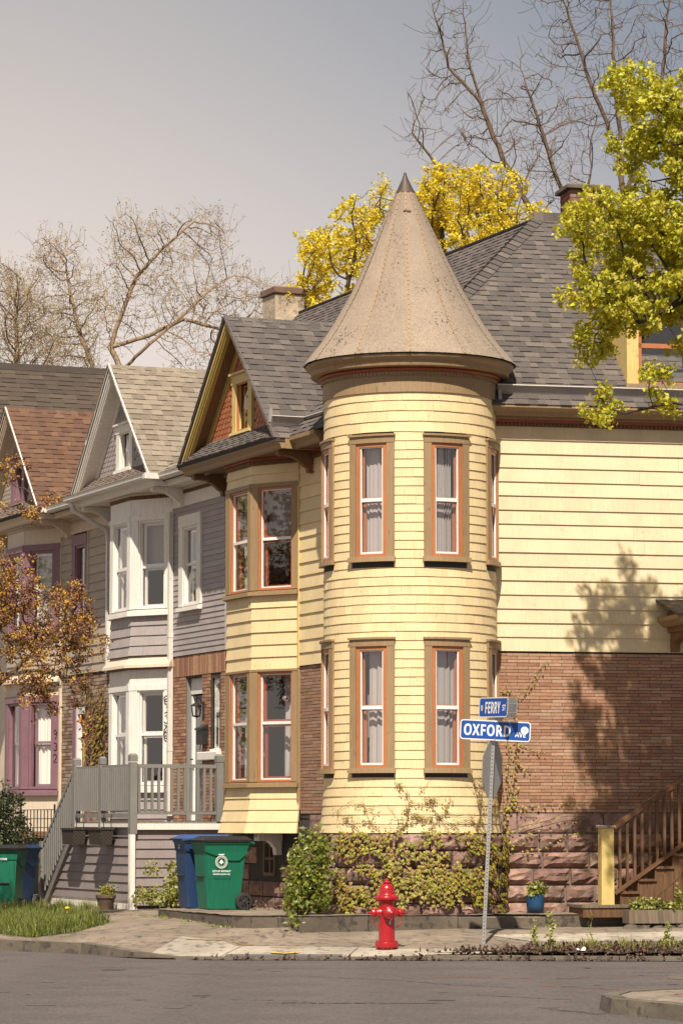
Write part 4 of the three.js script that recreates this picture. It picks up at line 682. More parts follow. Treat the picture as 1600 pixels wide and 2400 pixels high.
// ================================================================ grey house, number 936
const GREY = [.375, .325, .312], TANROOF = [[.37, .30, .225], [.335, .272, .205], [.40, .33, .25], [.30, .245, .185], [.38, .315, .24]];
const FG = rowFrame(10.33);
const gh = thing('grey_house', 'grey lavender row house with white trimmed bay and pale shingled gable', 'house', at(FG, 0, .45, 0).toArray());
{
  const upW = { x0: 1.74, x1: 2.83, y0: 5.36, y1: 7.0, l: .2, r: .2, h: .2, b: .09, mid: 6.16, z: .05, fr: .04, casing: M.white, frame: M.white, sash: M.white, storm: M.storm };
  const smW = { x0: 3.2, x1: 3.72, y0: 2.96, y1: 4.22, l: .1, r: .1, h: .06, b: .05, mid: 3.6, z: -.05, fr: .03, casing: M.white, frame: M.white, sash: M.white };
  const win = (k, w, lo) => ({ x0: 0, x1: w, y0: lo ? 2.30 : 5.35, y1: lo ? 4.16 : 7.11, l: .17, r: .17, h: .1, b: .12, mid: lo ? 3.30 : 6.2, z: .04, fr: .035, casing: M.white, frame: M.white, storm: M.storm, sash: M.white });
  const door = [1.98, 2.82, 1.8, 4.22];
  const list = rowFront(gh, FG, {
    xl: -1.93, xr: 3.9, bayY: 1.7, holes: [holeOf(upW), holeOf(smW), door],
    bay: (k, w) => ({ wins: [win(k, w, true), win(k, w, false)],
      boards: [{ y0: 1.7, y1: 2.32, e: .155, col: GREY, name: 'wall_shingle', len: .5 }, { y0: 4.66, y1: 5.36, e: .175, col: GREY, name: 'wall_shingle', len: .55, dy: .004, zo: y => .05 * Math.pow(cl((5.36 - y) / .7), 2) }],
      extra: [['frieze_board', box(0, w, 7.11, 7.38, -.02, .03), M.white], ['frieze_board', box(0, w, 4.16, 4.42, -.02, .03), M.white], ['pent_roof', hexa([[-.03, 4.45, 0], [w + .03, 4.45, 0], [w + .045, 4.45, .16], [-.045, 4.45, .16], [0, 4.67, 0], [w, 4.67, 0], [w + .04, 4.50, .15], [-.04, 4.50, .15]]), M.cream], ['bed_moulding', box(0, w, 4.42, 4.45, 0, .08), M.brownSoffit]] }),
    strip: M.cream, dentil: M.brownSoffit, soffit: M.white, crown: M.white, bracketM: M.white,
    gwin: { x0: -.44, x1: .44, y0: 7.93, y1: 8.78, l: .19, r: .17, h: .14, b: .07, cap: .03, z: .05, fr: .025, fd: 0, iw: .03, casing: M.white, frame: M.white, sash: M.white },
    scallop: GREY.map(v => v * .92), rake: [M.white, M.white, M.white], rakeSoffit: M.white, rakeFrieze: M.white, drip: M.white, roofCols: TANROOF, skirtCols: [[.27, .2, .165], [.23, .17, .14], [.30, .23, .19]], roofBack: -4.4,
  });
  pieces(gh, 'roof_shingle', 'roof_shingles', list, M.shingle, I4, 300);
  pieces(gh, 'clapboard', 'clapboards', boards(1.36, 3.92, 4.62, 7.17, .0945, [[upW.x0, upW.x1, upW.y0 + .02, upW.y1 - .02]], GREY, { vary: .07, t0: .016 }), M.paint, FG);
  part(gh, 'frieze_board', box(1.34, 3.92, 7.17, 7.40, -.02, .03), M.white, FG);
  sashWindow(gh, FG, upW); sashWindow(gh, FG, smW);
  part(gh, 'mortar', rectHoles(1.34, 3.92, 1.75, 4.62, [door, holeOf(smW)], -.10, -.012), M.mortar, FG);
  const B2 = [[.38, .19, .105], [.33, .16, .09], [.43, .235, .135], [.29, .125, .075], [.47, .275, .17]];
  pieces(gh, 'brick', 'bricks', brickRows(1.38, 3.9, 1.8, 4.25, .21, .0557, [[door[0], door[1], 1.8, 4.3], [smW.x0 - .0, smW.x1, 2.8, 4.3]], B2, { gap: .008 }), M.brick, FG);
  { const s = []; for (let x = 1.38; x < 3.88; x += .0665) s.push(tint(box(x, x + .06, 4.26, 4.605, -.04, rr(0, .005)), pick(B2), .1)); for (const g of s) part(gh, 'lintel_brick', g, M.brick, FG); }
  part(gh, 'stone_sill', prism([[2.8, 2.815], [3.76, 2.815], [3.76, 2.955], [2.8, 2.955]], -.06, .09, [], .012), M.white, FG);
  { // recessed door
    const d = sub(gh, 'door'); part(d, 'reveal', box(1.98, 2.02, 1.8, 4.22, -.32, -.02), M.porch, FG); part(d, 'reveal', box(2.78, 2.82, 1.8, 4.22, -.32, -.02), M.porch, FG); part(d, 'transom_panel', box(2.02, 2.78, 3.95, 4.22, -.14, -.09), M.white, FG); part(d, 'leaf', [box(2.02, 2.78, 1.82, 2.75, -.22, -.17), box(2.02, 2.14, 2.75, 3.93, -.22, -.17), box(2.66, 2.78, 2.75, 3.93, -.22, -.17), box(2.14, 2.66, 3.78, 3.93, -.22, -.17)], M.porch, FG);
    const q = new THREE.PlaneGeometry(.52, 1.03); q.translate(2.4, 3.265, -.195); part(d, 'pane', q, M.glass, FG); part(d, 'storm_door_edge', box(2.02, 2.07, 1.82, 3.93, -.16, -.10), M.storm, FG); part(d, 'handle', cyl(at(I4, 2.1, 2.85, -.06).toArray(), at(I4, 2.2, 2.85, -.06).toArray(), .012), M.black, FG); part(d, 'sill', box(1.95, 2.85, 1.74, 1.82, -.3, .06), M.greyWood, FG); part(d, 'lower_panel', box(2.14, 2.66, 1.95, 2.6, -.19, -.155), M.porch, FG);
  }
  // gutters and downpipes
  const gut = [[.735, 7.57], [.80, 7.575], [.845, 7.61], [.85, 7.665], [.865, 7.68], [.83, 7.68], [.82, 7.62], [.75, 7.60], [.735, 7.60]];
  part(gh, 'gutter', profX(gut, -2.28, 2.28), M.gutter, FG); part(gh, 'gutter', profX(gut.map(([z, y]) => [z - .235, y]), 2.28, 3.95), M.gutter, FG);
  part(gh, 'gutter', box(2.19, 2.30, 7.58, 7.68, .50, .86), M.gutter, FG);
  part(gh, 'downpipe', [box(1.33, 1.41, 1.9, 7.12, .02, .10), box(1.325, 1.415, 4.95, 5.02, .015, .105), box(1.325, 1.415, 3.0, 3.06, .015, .105)], M.gutter, FG);
  part(gh, 'downpipe', [tube([at(I4, -2.05, 7.58, .78), at(I4, -2.05, 7.44, .74), at(I4, -2.04, 7.25, .40), at(I4, -2.02, 7.10, .10), at(I4, -2.02, 6.9, .07)], [.045, .045, .045, .045, .045], 8), box(-2.06, -1.98, 4.5, 6.95, .02, .10)], M.gutter, FG);
  part(gh, 'corner_board', box(-2.0, -1.93, 1.8, 7.4, -.1, .03), M.white, FG);
  { // house number, wrought iron digits one under another on the bay's edge
    const F = bayFaces(FG)[1].F, dg = (n, y) => { const c = document.createElement('canvas'); return n; };
    const ringPts = (cx, cy, rx, ry, a0, a1) => Array.from({ length: 12 }, (_, i) => { const t = a0 + (a1 - a0) * i / 11; return at(I4, cx + rx * Math.cos(t), cy + ry * Math.sin(t), .075); });
    const tb = p => tube(p, p.map(() => .011), 5), P2 = Math.PI * 2;
    part(gh, 'house_digit', [tb(ringPts(.86, 3.90, .055, .05, 0, P2)), tb([at(I4, .915, 3.9, .075), at(I4, .90, 3.80, .075), at(I4, .86, 3.74, .075)])], M.iron, F);
    part(gh, 'house_digit', [tb(ringPts(.86, 3.62, .05, .045, 2.4, -1.4)), tb(ringPts(.86, 3.53, .055, .05, 1.4, -2.6))], M.iron, F);
    part(gh, 'house_digit', [tb(ringPts(.86, 3.27, .055, .05, 0, P2)), tb([at(I4, .805, 3.27, .075), at(I4, .815, 3.37, .075), at(I4, .88, 3.43, .075)])], M.iron, F);
  }
  // rear hip of red-brown shingles that shows between the two gables
  { const o = at(FG, 2.6, 9.35, -6.6), F = planeF(o, dL.clone().negate(), UP.clone().addScaledVector(nL, -.9)), l2 = tabs(F, 2.1, s => [s * .9 - .2, 3.6], [[.15, .062, .04], [.12, .05, .034], [.17, .075, .05]], { e: .15 }); pieces(gh, 'rear_roof_shingle', 'rear_roof_shingles', l2, M.shingle, I4, 300); const pg = new THREE.ShapeGeometry(new THREE.Shape([[-.2, 0], [3.6, 0], [3.6, 2.1], [1.7, 2.1]].map(p => new THREE.Vector2(...p)))); pg.translate(0, 0, -.02); part(gh, 'rear_roof_deck', pg, M.sheath, F); }
  { const gf = bayFaces(FG); hanging('curtain', 'pale curtain in the narrow upper bay window of the grey house', gf[0].F, .22, .55, 5.5, 7.0, -.2, M.curtain, 3, 'pale curtains behind the house windows'); hanging('curtain', 'pale curtain in the narrow lower bay window of the grey house', gf[0].F, .22, .80, 2.45, 4.0, -.2, M.curtain, 4, 'pale curtains behind the house windows'); hanging('blind', 'drawn grey blind in the wide upper bay window of the grey house', gf[1].F, .18, .78, 6.2, 7.0, -.2, mat([.22, .20, .175], { rough: .9 }), 1, 'pale curtains behind the house windows'); }
  hanging('curtain', 'white curtain in the upper single window of the grey house', FG, 2.02, 2.2, 5.5, 6.8, -.25, M.curtain, 2, 'pale curtains behind the house windows');
  // lantern and letter box by the door
  const lp = at(FG, 2.92, 3.55, .02), ln = thing('wall_lantern', 'black wrought iron wall lantern beside the grey door', 'lantern', lp.toArray(), Math.atan2(nL.x, nL.z)); ln.scale.setScalar(.8);
  part(ln, 'back_plate', box(-.05, .05, -.02, .30, -.03, 0), M.iron); part(ln, 'scroll_arm', tube([v3(0, .25, 0), v3(0, .36, .06), v3(0, .40, .14), v3(0, .36, .20), v3(0, .31, .17)], [.01, .01, .01, .01, .008], 6), M.iron);
  part(ln, 'roof', lathe([[0, .30], [.03, .29], [.12, .23], [.13, .21], [0, .21]], 6).translate(0, 0, .15), M.iron); part(ln, 'glass', lathe([[.10, .20], [.085, .02], [0, .0]], 6).translate(0, 0, .15), M.glass); part(ln, 'cage', [0, 1, 2, 3, 4, 5].map(k => { const a = k * Math.PI / 3; return bar([.11 * Math.sin(a), .21, .15 + .11 * Math.cos(a)], [.085 * Math.sin(a), 0, .15 + .085 * Math.cos(a)], .012, .012); }), M.iron); part(ln, 'base', lathe([[0, -.04], [.03, -.02], [.095, .0], [.095, .02], [0, .02]], 6).translate(0, 0, .15), M.iron);
  const mb = thing('letter_box', 'black metal letter box mounted on the brick right of the grey door', 'letter box', at(FG, 2.98, 3.08, .0).toArray(), Math.atan2(nL.x, nL.z));
  part(mb, 'body', box(-.15, .15, 0, .26, 0, .11), M.black); part(mb, 'lid', hexa([[-.16, .26, 0], [.16, .26, 0], [.16, .24, .135], [-.16, .24, .135], [-.16, .33, 0], [.16, .33, 0], [.16, .27, .135], [-.16, .27, .135]]), M.black); part(mb, 'hooks', [tube([v3(-.08, 0, .05), v3(-.08, -.07, .06), v3(-.08, -.09, .10)], [.006, .006, .006], 5), tube([v3(.08, 0, .05), v3(.08, -.07, .06), v3(.08, -.09, .10)], [.006, .006, .006], 5)], M.black);
}

// ================================================================ number 932: tan walls, purple window trim
const TANW = [.42, .345, .265], FP = rowFrame(16.7);
const ph = thing('purple_trimmed_house', 'tan row house with purple window trim and red brown gable roof', 'house', at(FP, 0, .4, 0).toArray());
{
  const win = (k, w, lo) => ({ x0: 0, x1: w, y0: lo ? 2.3 : 5.3, y1: lo ? 4.2 : 7.1, l: .17, r: .17, h: .12, b: .12, mid: lo ? 3.28 : 6.2, z: .05, fr: .05, casing: M.purple, frame: M.purple, sash: lo ? M.purple : M.white });
  const sideW = { x0: 2.12, x1: 3.02, y0: 5.3, y1: 7.16, l: .2, r: .12, h: .2, b: .1, mid: 6.2, z: .05, fr: .05, casing: M.purple, frame: M.purple, sash: M.white };
  const door = [2.36, 3.0, 1.8, 3.95], rd = [[.205, .105, .062], [.17, .086, .054], [.235, .125, .075], [.19, .098, .062]];
  const list = rowFront(ph, FP, {
    xl: -1.95, xr: 4.42, bayY: 1.5, holes: [holeOf(sideW), door],
    bay: (k, w) => ({ wins: [win(k, w, true), win(k, w, false)], boards: [{ y0: 4.62, y1: 5.3, e: .17, col: TANW }],
      extra: [['frieze_board', box(0, w, 7.1, 7.38, -.02, .03), M.cream], ['frieze_board', box(0, w, 4.2, 4.45, -.02, .03), M.cream], ['apron', box(0, w, 1.5, 2.3, -.02, .02), M.cream], ['pent_roof', hexa([[-.03, 4.45, 0], [w + .03, 4.45, 0], [w + .045, 4.45, .16], [-.045, 4.45, .16], [0, 4.62, 0], [w, 4.62, 0], [w + .04, 4.50, .15], [-.04, 4.50, .15]]), M.cream]] }),
    strip: M.cream, dentil: M.cream, soffit: M.cream, crown: M.cream, bracketM: M.cream,
    gwin: { x0: -.44, x1: .44, y0: 7.93, y1: 8.85, l: .19, r: .17, h: .16, b: .07, cap: .03, z: .08, fr: .04, casing: M.purple, frame: M.purple, sash: M.purple },
    scallop: TANW, rake: [M.cream, M.cream, M.cream], rakeSoffit: M.cream, rakeFrieze: M.cream, drip: M.white, roofCols: rd, skirtCols: [[.3, .23, .18], [.26, .2, .16]], roofBack: -4.0,
  });
  pieces(ph, 'roof_shingle', 'roof_shingles', list, M.shingle, I4, 300);
  pieces(ph, 'clapboard', 'clapboards', boards(1.38, 4.4, 4.55, 7.2, .165, [[sideW.x0, sideW.x1, sideW.y0 + .02, sideW.y1 - .02]], TANW), M.paint, FP);
  part(ph, 'frieze_board', box(1.34, 4.42, 7.2, 7.40, -.02, .03), M.cream, FP); sashWindow(ph, FP, sideW);
  part(ph, 'corner_board', [box(1.36, 1.40, 4.5, 7.2, 0, .045), box(3.03, 3.06, 5.3, 7.2, 0, .045)], M.cream, FP);
  part(ph, 'mortar', rectHoles(1.0, 4.42, 1.4, 4.55, [door], -.10, -.012), M.mortar, FP);
  pieces(ph, 'brick', 'bricks', brickRows(1.36, 4.4, 1.5, 4.5, .21, .066, [[door[0], door[1], 1.5, 3.97]], [[.36, .26, .19], [.27, .17, .12], [.42, .32, .24], [.22, .12, .085]], { gap: .01 }), M.brick, FP);
  part(ph, 'brick_edge_board', box(1.36, 1.44, 1.5, 4.45, 0, .05), M.cream, FP);
  const d = sub(ph, 'door'); part(d, 'leaf', [box(2.4, 2.96, 1.8, 2.5, -.16, -.10), box(2.4, 2.52, 2.5, 3.9, -.16, -.1), box(2.84, 2.96, 2.5, 3.9, -.16, -.1)], mat([.55, .38, .11], { map: tPaint, rough: .5 }), FP); part(d, 'casing', box(2.22, 2.38, 1.8, 3.95, -.05, .04), M.purple, FP); part(d, 'casing', box(2.98, 3.12, 1.8, 3.95, -.05, .04), M.purple, FP); part(d, 'storm_frame', [box(2.38, 2.45, 1.8, 3.93, -.08, .02), box(2.45, 2.96, 3.80, 3.93, -.08, .02)], M.storm, FP); const q = new THREE.PlaneGeometry(.32, 1.4); q.translate(2.68, 3.2, -.13); part(d, 'pane', q, M.glass, FP);
  const gut = [[.735, 7.57], [.80, 7.575], [.845, 7.61], [.85, 7.665], [.865, 7.68], [.83, 7.68], [.82, 7.62], [.75, 7.60], [.735, 7.60]];
  part(ph, 'gutter', [profX(gut.map(([z, y]) => [z - .235, y]), 2.28, 4.45), box(2.19, 2.30, 7.58, 7.68, .50, .86)], M.gutter, FP);
  { // number plate digits 932 down the window post
    const F = bayFaces(FP)[1].F, tb = p => tube(p, p.map(() => .006), 5), P2 = Math.PI * 2, arc = (cx, cy, rx, ry, a0, a1) => Array.from({ length: 12 }, (_, i) => { const t = a0 + (a1 - a0) * i / 11; return at(I4, cx + rx * Math.cos(t), cy + ry * Math.sin(t), .06); });
    part(ph, 'house_digit', [tb(arc(.86, 3.50, .03, .038, 0, P2)), tb([at(I4, .90, 3.5, .06), at(I4, .89, 3.42, .06), at(I4, .86, 3.36, .06)])], M.iron, F);
    part(ph, 'house_digit', [tb(arc(.86, 3.26, .04, .035, 2.4, -1.4)), tb(arc(.86, 3.19, .04, .037, 1.4, -2.6))], M.iron, F);
    part(ph, 'house_digit', [tb(arc(.86, 3.04, .04, .04, 3.0, -.4)), tb([at(I4, .897, 3.02, .06), at(I4, .82, 2.93, .06), at(I4, .90, 2.93, .06)])], M.iron, F);
  }
  const fr = bayFaces(FP); hanging('curtain', 'white lace curtain in the wide lower window with purple trim', fr[1].F, .2, .75, 2.4, 4.1, -.16, mat([.78, .73, .66], { rough: .95 }), 6, 'pale curtains behind the house windows'); hanging('curtain', 'white lace curtain in the narrow lower window with purple trim', fr[0].F, .2, .9, 2.4, 4.1, -.16, mat([.78, .73, .66], { rough: .95 }), 6, 'pale curtains behind the house windows'); hanging('blind', 'grey blind in the upper bay window with purple trim', fr[1].F, .2, .75, 5.6, 7.0, -.16, mat([.42, .41, .40], { rough: .95 }), 2, 'pale curtains behind the house windows');
  const ln = thing('wall_lantern', 'copper and glass wall lantern beside the yellow door', 'lantern', at(FP, 3.12, 3.45, .04).toArray(), Math.atan2(nL.x, nL.z)), cu = mat([.45, .16, .07], { rough: .4, metal: .6 });
  part(ln, 'arm', tube([v3(0, .12, 0), v3(0, .2, .06), v3(0, .17, .13)], [.012, .012, .01], 6), cu); part(ln, 'roof', lathe([[0, .32], [.02, .30], [.03, .24], [.08, .20], [.085, .18], [0, .18]], 8).translate(0, 0, .13), cu); part(ln, 'glass', lathe([[.08, .18], [.07, .04], [.03, 0], [0, 0]], 8).translate(0, 0, .13), M.glass); part(ln, 'back_plate', box(-.04, .04, .04, .18, -.02, .01), cu);
}

// ================================================================ the far house at the left edge
{
  const FD = rowFrame(22.9), dh = thing('dark_roofed_house', 'blue house with dark brown shingled roof at the far left', 'house', at(FD, 0, .4, 0).toArray());
  const hw = 3.0, ya = 11.62, yf = 8.4, zf = .9, zbk = -6.5, blue = [.16, .19, .21];
  part(dh, 'wall', [box(-2.6, 2.6, .3, 8.5, -6, -1.2)], M.cream, FD); part(dh, 'gable_floor', box(-2.8, 2.8, 8.3, 8.4, -1.3, .56), M.cream, FD);
  part(dh, 'gable_wall', prism([[-hw + .2, yf], [hw - .2, yf], [0, ya - .15]], .5, .56), M.sheath, FD);
  const lim = y => (ya - .3 - y) * hw / (ya - yf), bs = []; for (let y = yf; y < ya - .5; y += .17) { const h = lim(y + .1); bs.push(...boards(-h, h, y, y + .17, .17, [], blue).map(g => g.translate(0, 0, .57))); } pieces(dh, 'clapboard', 'clapboards', bs, M.paint, FD);
  const l2 = []; for (const s of [-1, 1]) { const e = v3(s * (hw + .1), yf - .1, 0), r = v3(0, ya, 0), d = [[e.x, e.y], [0, ya], [0, ya - .06], [e.x, e.y - .06]]; part(dh, 'roof_deck', prism(d, zbk, zf), M.sheath, FD); part(dh, 'rake_board', prism([[e.x, e.y - .02], [0, ya - .02], [0, ya - .30], [e.x - s * .1, e.y - .2]], zf - .08, zf), s > 0 ? mat([.45, .10, .035], { map: tPaint, rough: .6 }) : M.cream, FD); part(dh, 'roof_edge', prism([[e.x, e.y + .03], [0, ya + .03], [0, ya - .04], [e.x, e.y - .04]], zf, zf + .03), M.cream, FD);
    const PF = s > 0 ? FD.clone().multiply(planeF(v3(e.x, e.y, zf), v3(0, 0, -1), r.clone().sub(e))) : FD.clone().multiply(planeF(v3(e.x, e.y, zbk), v3(0, 0, 1), r.clone().sub(e))); l2.push(...tabs(PF, r.distanceTo(e), () => [0, zf - zbk], [[.115, .083, .060], [.10, .073, .055], [.13, .095, .068]], { e: .15, w0: .28, w1: .34, hidden: s < 0 })); }
  for (let z = zf; z > zbk; z -= .26) for (const s of [-1, 1]) { const g = tint(hexa([[0, ya + .03, z], [s * .15, ya - .13, z], [s * .15, ya - .15, z], [0, ya, z], [0, ya + .02, z - .27], [s * .15, ya - .135, z - .27], [s * .15, ya - .15, z - .27], [0, ya, z - .27]]), [.075, .055, .042], .06); g.applyMatrix4(FD); l2.push(g); }
  pieces(dh, 'roof_shingle', 'roof_shingles', l2, M.shingle, I4, 300);
}

// ================================================================ grey wooden porch of the grey house
{
  const X1 = 3.90, ZF = 1.58, DY = 1.80, po = thing('wooden_porch', 'grey painted wooden porch with balusters and lapped skirt beside the yellow bay', 'porch', at(FG, 2.4, .42, .8).toArray());
  const P = (n, g, m = M.porch) => part(po, n, g, m, FG);
  for (let z = .02; z < ZF; z += .105) P('deck_board', box(.9, X1 + .03, DY - .03, DY, z, z + .1), M.porch);
  P('deck_edge', box(.9, X1 + .05, DY - .09, DY - .03, ZF + .0, ZF + .045), M.white); P('deck_edge', box(X1 + .0, X1 + .05, DY - .13, DY - .03, 0.02, ZF), M.white);
  const post = (x, z, y0, y1, w = .06) => { P('post', box(x - w, x + w, y0, y1 - .14, z - w, z + w)); P('post_cap', [box(x - w - .004, x + w + .004, y1 - .13, y1 - .03, z - w - .004, z + w + .004), hexa([[x - w, y1 - .03, z - w], [x + w, y1 - .03, z - w], [x + w, y1 - .03, z + w], [x - w, y1 - .03, z + w], [x - w + .02, y1, z - w + .02], [x + w - .02, y1, z - w + .02], [x + w - .02, y1, z + w - .02], [x - w + .02, y1, z + w - .02]])]); };
  post(X1, .09, DY, 2.90); post(X1, ZF, 1.60, 2.90); post(2.33, ZF, 1.55, 2.88, .05); post(.93, ZF, 1.5, 2.88);
  const rail = (a, b, y, h, w) => P('rail', bar([a[0], y, a[1]], [b[0], y, b[1]], h, w));
  rail([X1, .15], [X1, ZF - .06], 2.70, .045, .06); rail([X1, .15], [X1, ZF - .06], 1.94, .04, .05);
  rail([.99, ZF], [X1 - .06, ZF], 2.70, .06, .045); rail([.99, ZF], [X1 - .06, ZF], 2.02, .05, .04); rail([.99, ZF + .03], [X1 - .06, ZF + .03], 1.90, .07, .03);
  for (let z = .24; z < ZF - .1; z += .112) P('baluster', box(X1 - .02, X1 + .02, 1.95, 2.69, z - .02, z + .02));
  for (let x = 1.06; x < X1 - .1; x += .112) P('baluster', hexa([[x - .02, 1.98, ZF + .012], [x + .02, 1.98, ZF + .012], [x + .02, 1.98, ZF + .05], [x - .02, 1.98, ZF + .05], [x - .02, 2.69, ZF + .012], [x + .02, 2.69, ZF + .012], [x + .02, 2.69, ZF + .05], [x - .02, 2.69, ZF + .05]]));
  P('corner_board', box(X1 - .03, X1 + .055, .36, DY - .1, ZF - .03, ZF + .06), M.white);
  // lapped skirt: street side with the slope of the stairs, and the side towards the bins
  const xb = -.85, yb = .42, stair = y => y > DY - .1 ? .9 : xb + (y - yb) / (DY - .1 - yb) * (.9 - xb);
  const sk = []; for (let y = .52; y < DY - .12; y += .148) sk.push(...boards(stair(y - .06) + .02, X1 - .03, y, Math.min(DY - .09, y + .148), .148, [], [.28, .232, .225], { vary: .08, len: 2 }).map(g => g.translate(0, 0, ZF - .03)));
  pieces(po, 'skirt_board', 'skirt_boards', sk, M.paint, FG);
  const se = boards(-(ZF - .03), -.02, .45, DY - .13, .148, [], [.28, .232, .225], { vary: .08, len: 2 }).map(g => g.rotateY(Math.PI / 2).translate(X1 - .03, 0, 0)); pieces(po, 'skirt_board', 'skirt_boards', se, M.paint, FG);
  P('skirt_backing', prism([[xb + .15, .3], [X1 - .06, .3], [X1 - .06, DY - .1], [.95, DY - .1]], ZF - .12, ZF - .05), M.sheath); P('skirt_backing', box(X1 - .12, X1 - .05, .3, DY - .13, .0, ZF - .05), M.sheath); P('plinth', box(xb + .05, X1 - .04, .30, .52, ZF - .1, ZF - .02), M.white);
  // stairs down to the left
  for (let k = 0; k < 8; k++) { const x = .9 - (k + 1) * .218, y = DY - (k + 1) * .172; P('tread', box(x - .02, x + .24, y - .03, y, .45, ZF - .02)); P('riser', box(x + .215, x + .235, y, y + .145, .45, ZF - .02)); }
  P('stringer', prism([[xb - .02, .36], [xb + .16, .36], [1.0, DY - .12], [.9, DY - .02]], ZF - .02, ZF + .035)); P('newel_post', box(xb - .10, xb + .03, .33, 1.46, ZF - .05, ZF + .08));
  P('stair_rail', bar([.9, 2.68, ZF + .02], [xb - .03, 1.36, ZF + .02], .06, .06)); P('stair_rail', bar([.93, 2.0, ZF + .01], [xb, .62, ZF + .01], .05, .04));
  for (let k = 1; k < 15; k++) { const t = k / 15, x = .9 + (xb - .9) * t, y = 2.66 + (1.34 - 2.66) * t; P('baluster', hexa([[x - .03, y - .78, ZF + .02], [x + .03, y - .82, ZF + .02], [x + .03, y - .82, ZF + .045], [x - .03, y - .78, ZF + .045], [x - .03, y + .02, ZF + .02], [x + .03, y + .05, ZF + .02], [x + .03, y + .05, ZF + .045], [x - .03, y + .02, ZF + .045]])); }
  // two woven boxes hooked on the rail
  const weave = tex(256, (u, v) => { const a = Math.floor(u * 64), b = Math.floor(v * 64); const s = Math.sin(u * 64 * Math.PI) * Math.sin(v * 64 * Math.PI * .5 + (a % 2) * 1.57); return .45 + .4 * Math.abs(s); }), wm = mat([.105, .078, .055], { map: weave, bump: weave, bs: .01, rough: .8 });
  for (const [x, lab] of [[1.32, 'woven brown planter box hooked on the porch rail nearer the stairs'], [2.78, 'woven brown planter box hooked on the porch rail nearer the corner post']]) {
    const c = at(FG, x, 1.42, ZF + .17), t = thing('hanging_planter', lab, 'planter', c.toArray(), 0, 'planter boxes on the porch rail'), w = .33;
    const wall = (a, b, e, f) => hexa([[x - w * .92 + a, 1.42, ZF + .08 + e], [x - w * .92 + b, 1.42, ZF + .08 + e], [x - w * .92 + b, 1.42, ZF + .08 + f], [x - w * .92 + a, 1.42, ZF + .08 + f], [x - w + a * 1.09, 1.68, ZF + .06 + e * 1.2], [x - w + b * 1.09, 1.68, ZF + .06 + e * 1.2], [x - w + b * 1.09, 1.68, ZF + .06 + f * 1.2], [x - w + a * 1.09, 1.68, ZF + .06 + f * 1.2]]);
    const W = 2 * w * .92; part(t, 'side', wall(0, W, .17, .185), wm, FG); part(t, 'side', wall(0, W, 0, .015), wm, FG); part(t, 'end', wall(0, .015, .015, .17), wm, FG); part(t, 'end', wall(W - .015, W, .015, .17), wm, FG); part(t, 'rim', [box(x - w - .01, x + w + .01, 1.665, 1.695, ZF + .265, ZF + .295), box(x - w - .01, x + w + .01, 1.665, 1.695, ZF + .05, ZF + .07), box(x + w - .012, x + w + .012, 1.665, 1.695, ZF + .07, ZF + .265), box(x - w - .012, x - w + .012, 1.665, 1.695, ZF + .07, ZF + .265)], wm, FG); part(t, 'soil', box(x - w + .03, x + w - .03, 1.55, 1.655, ZF + .08, ZF + .25), M.soil, FG);
    for (const s of [-.2, .2]) part(t, 'hook', tube([at(I4, x + s, 1.68, ZF + .06), at(I4, x + s, 1.86, ZF + .06), at(I4, x + s, 1.95, ZF + .04), at(I4, x + s, 1.95, ZF - .01)], [.006, .006, .006, .006], 5), M.black, FG);
  }
}
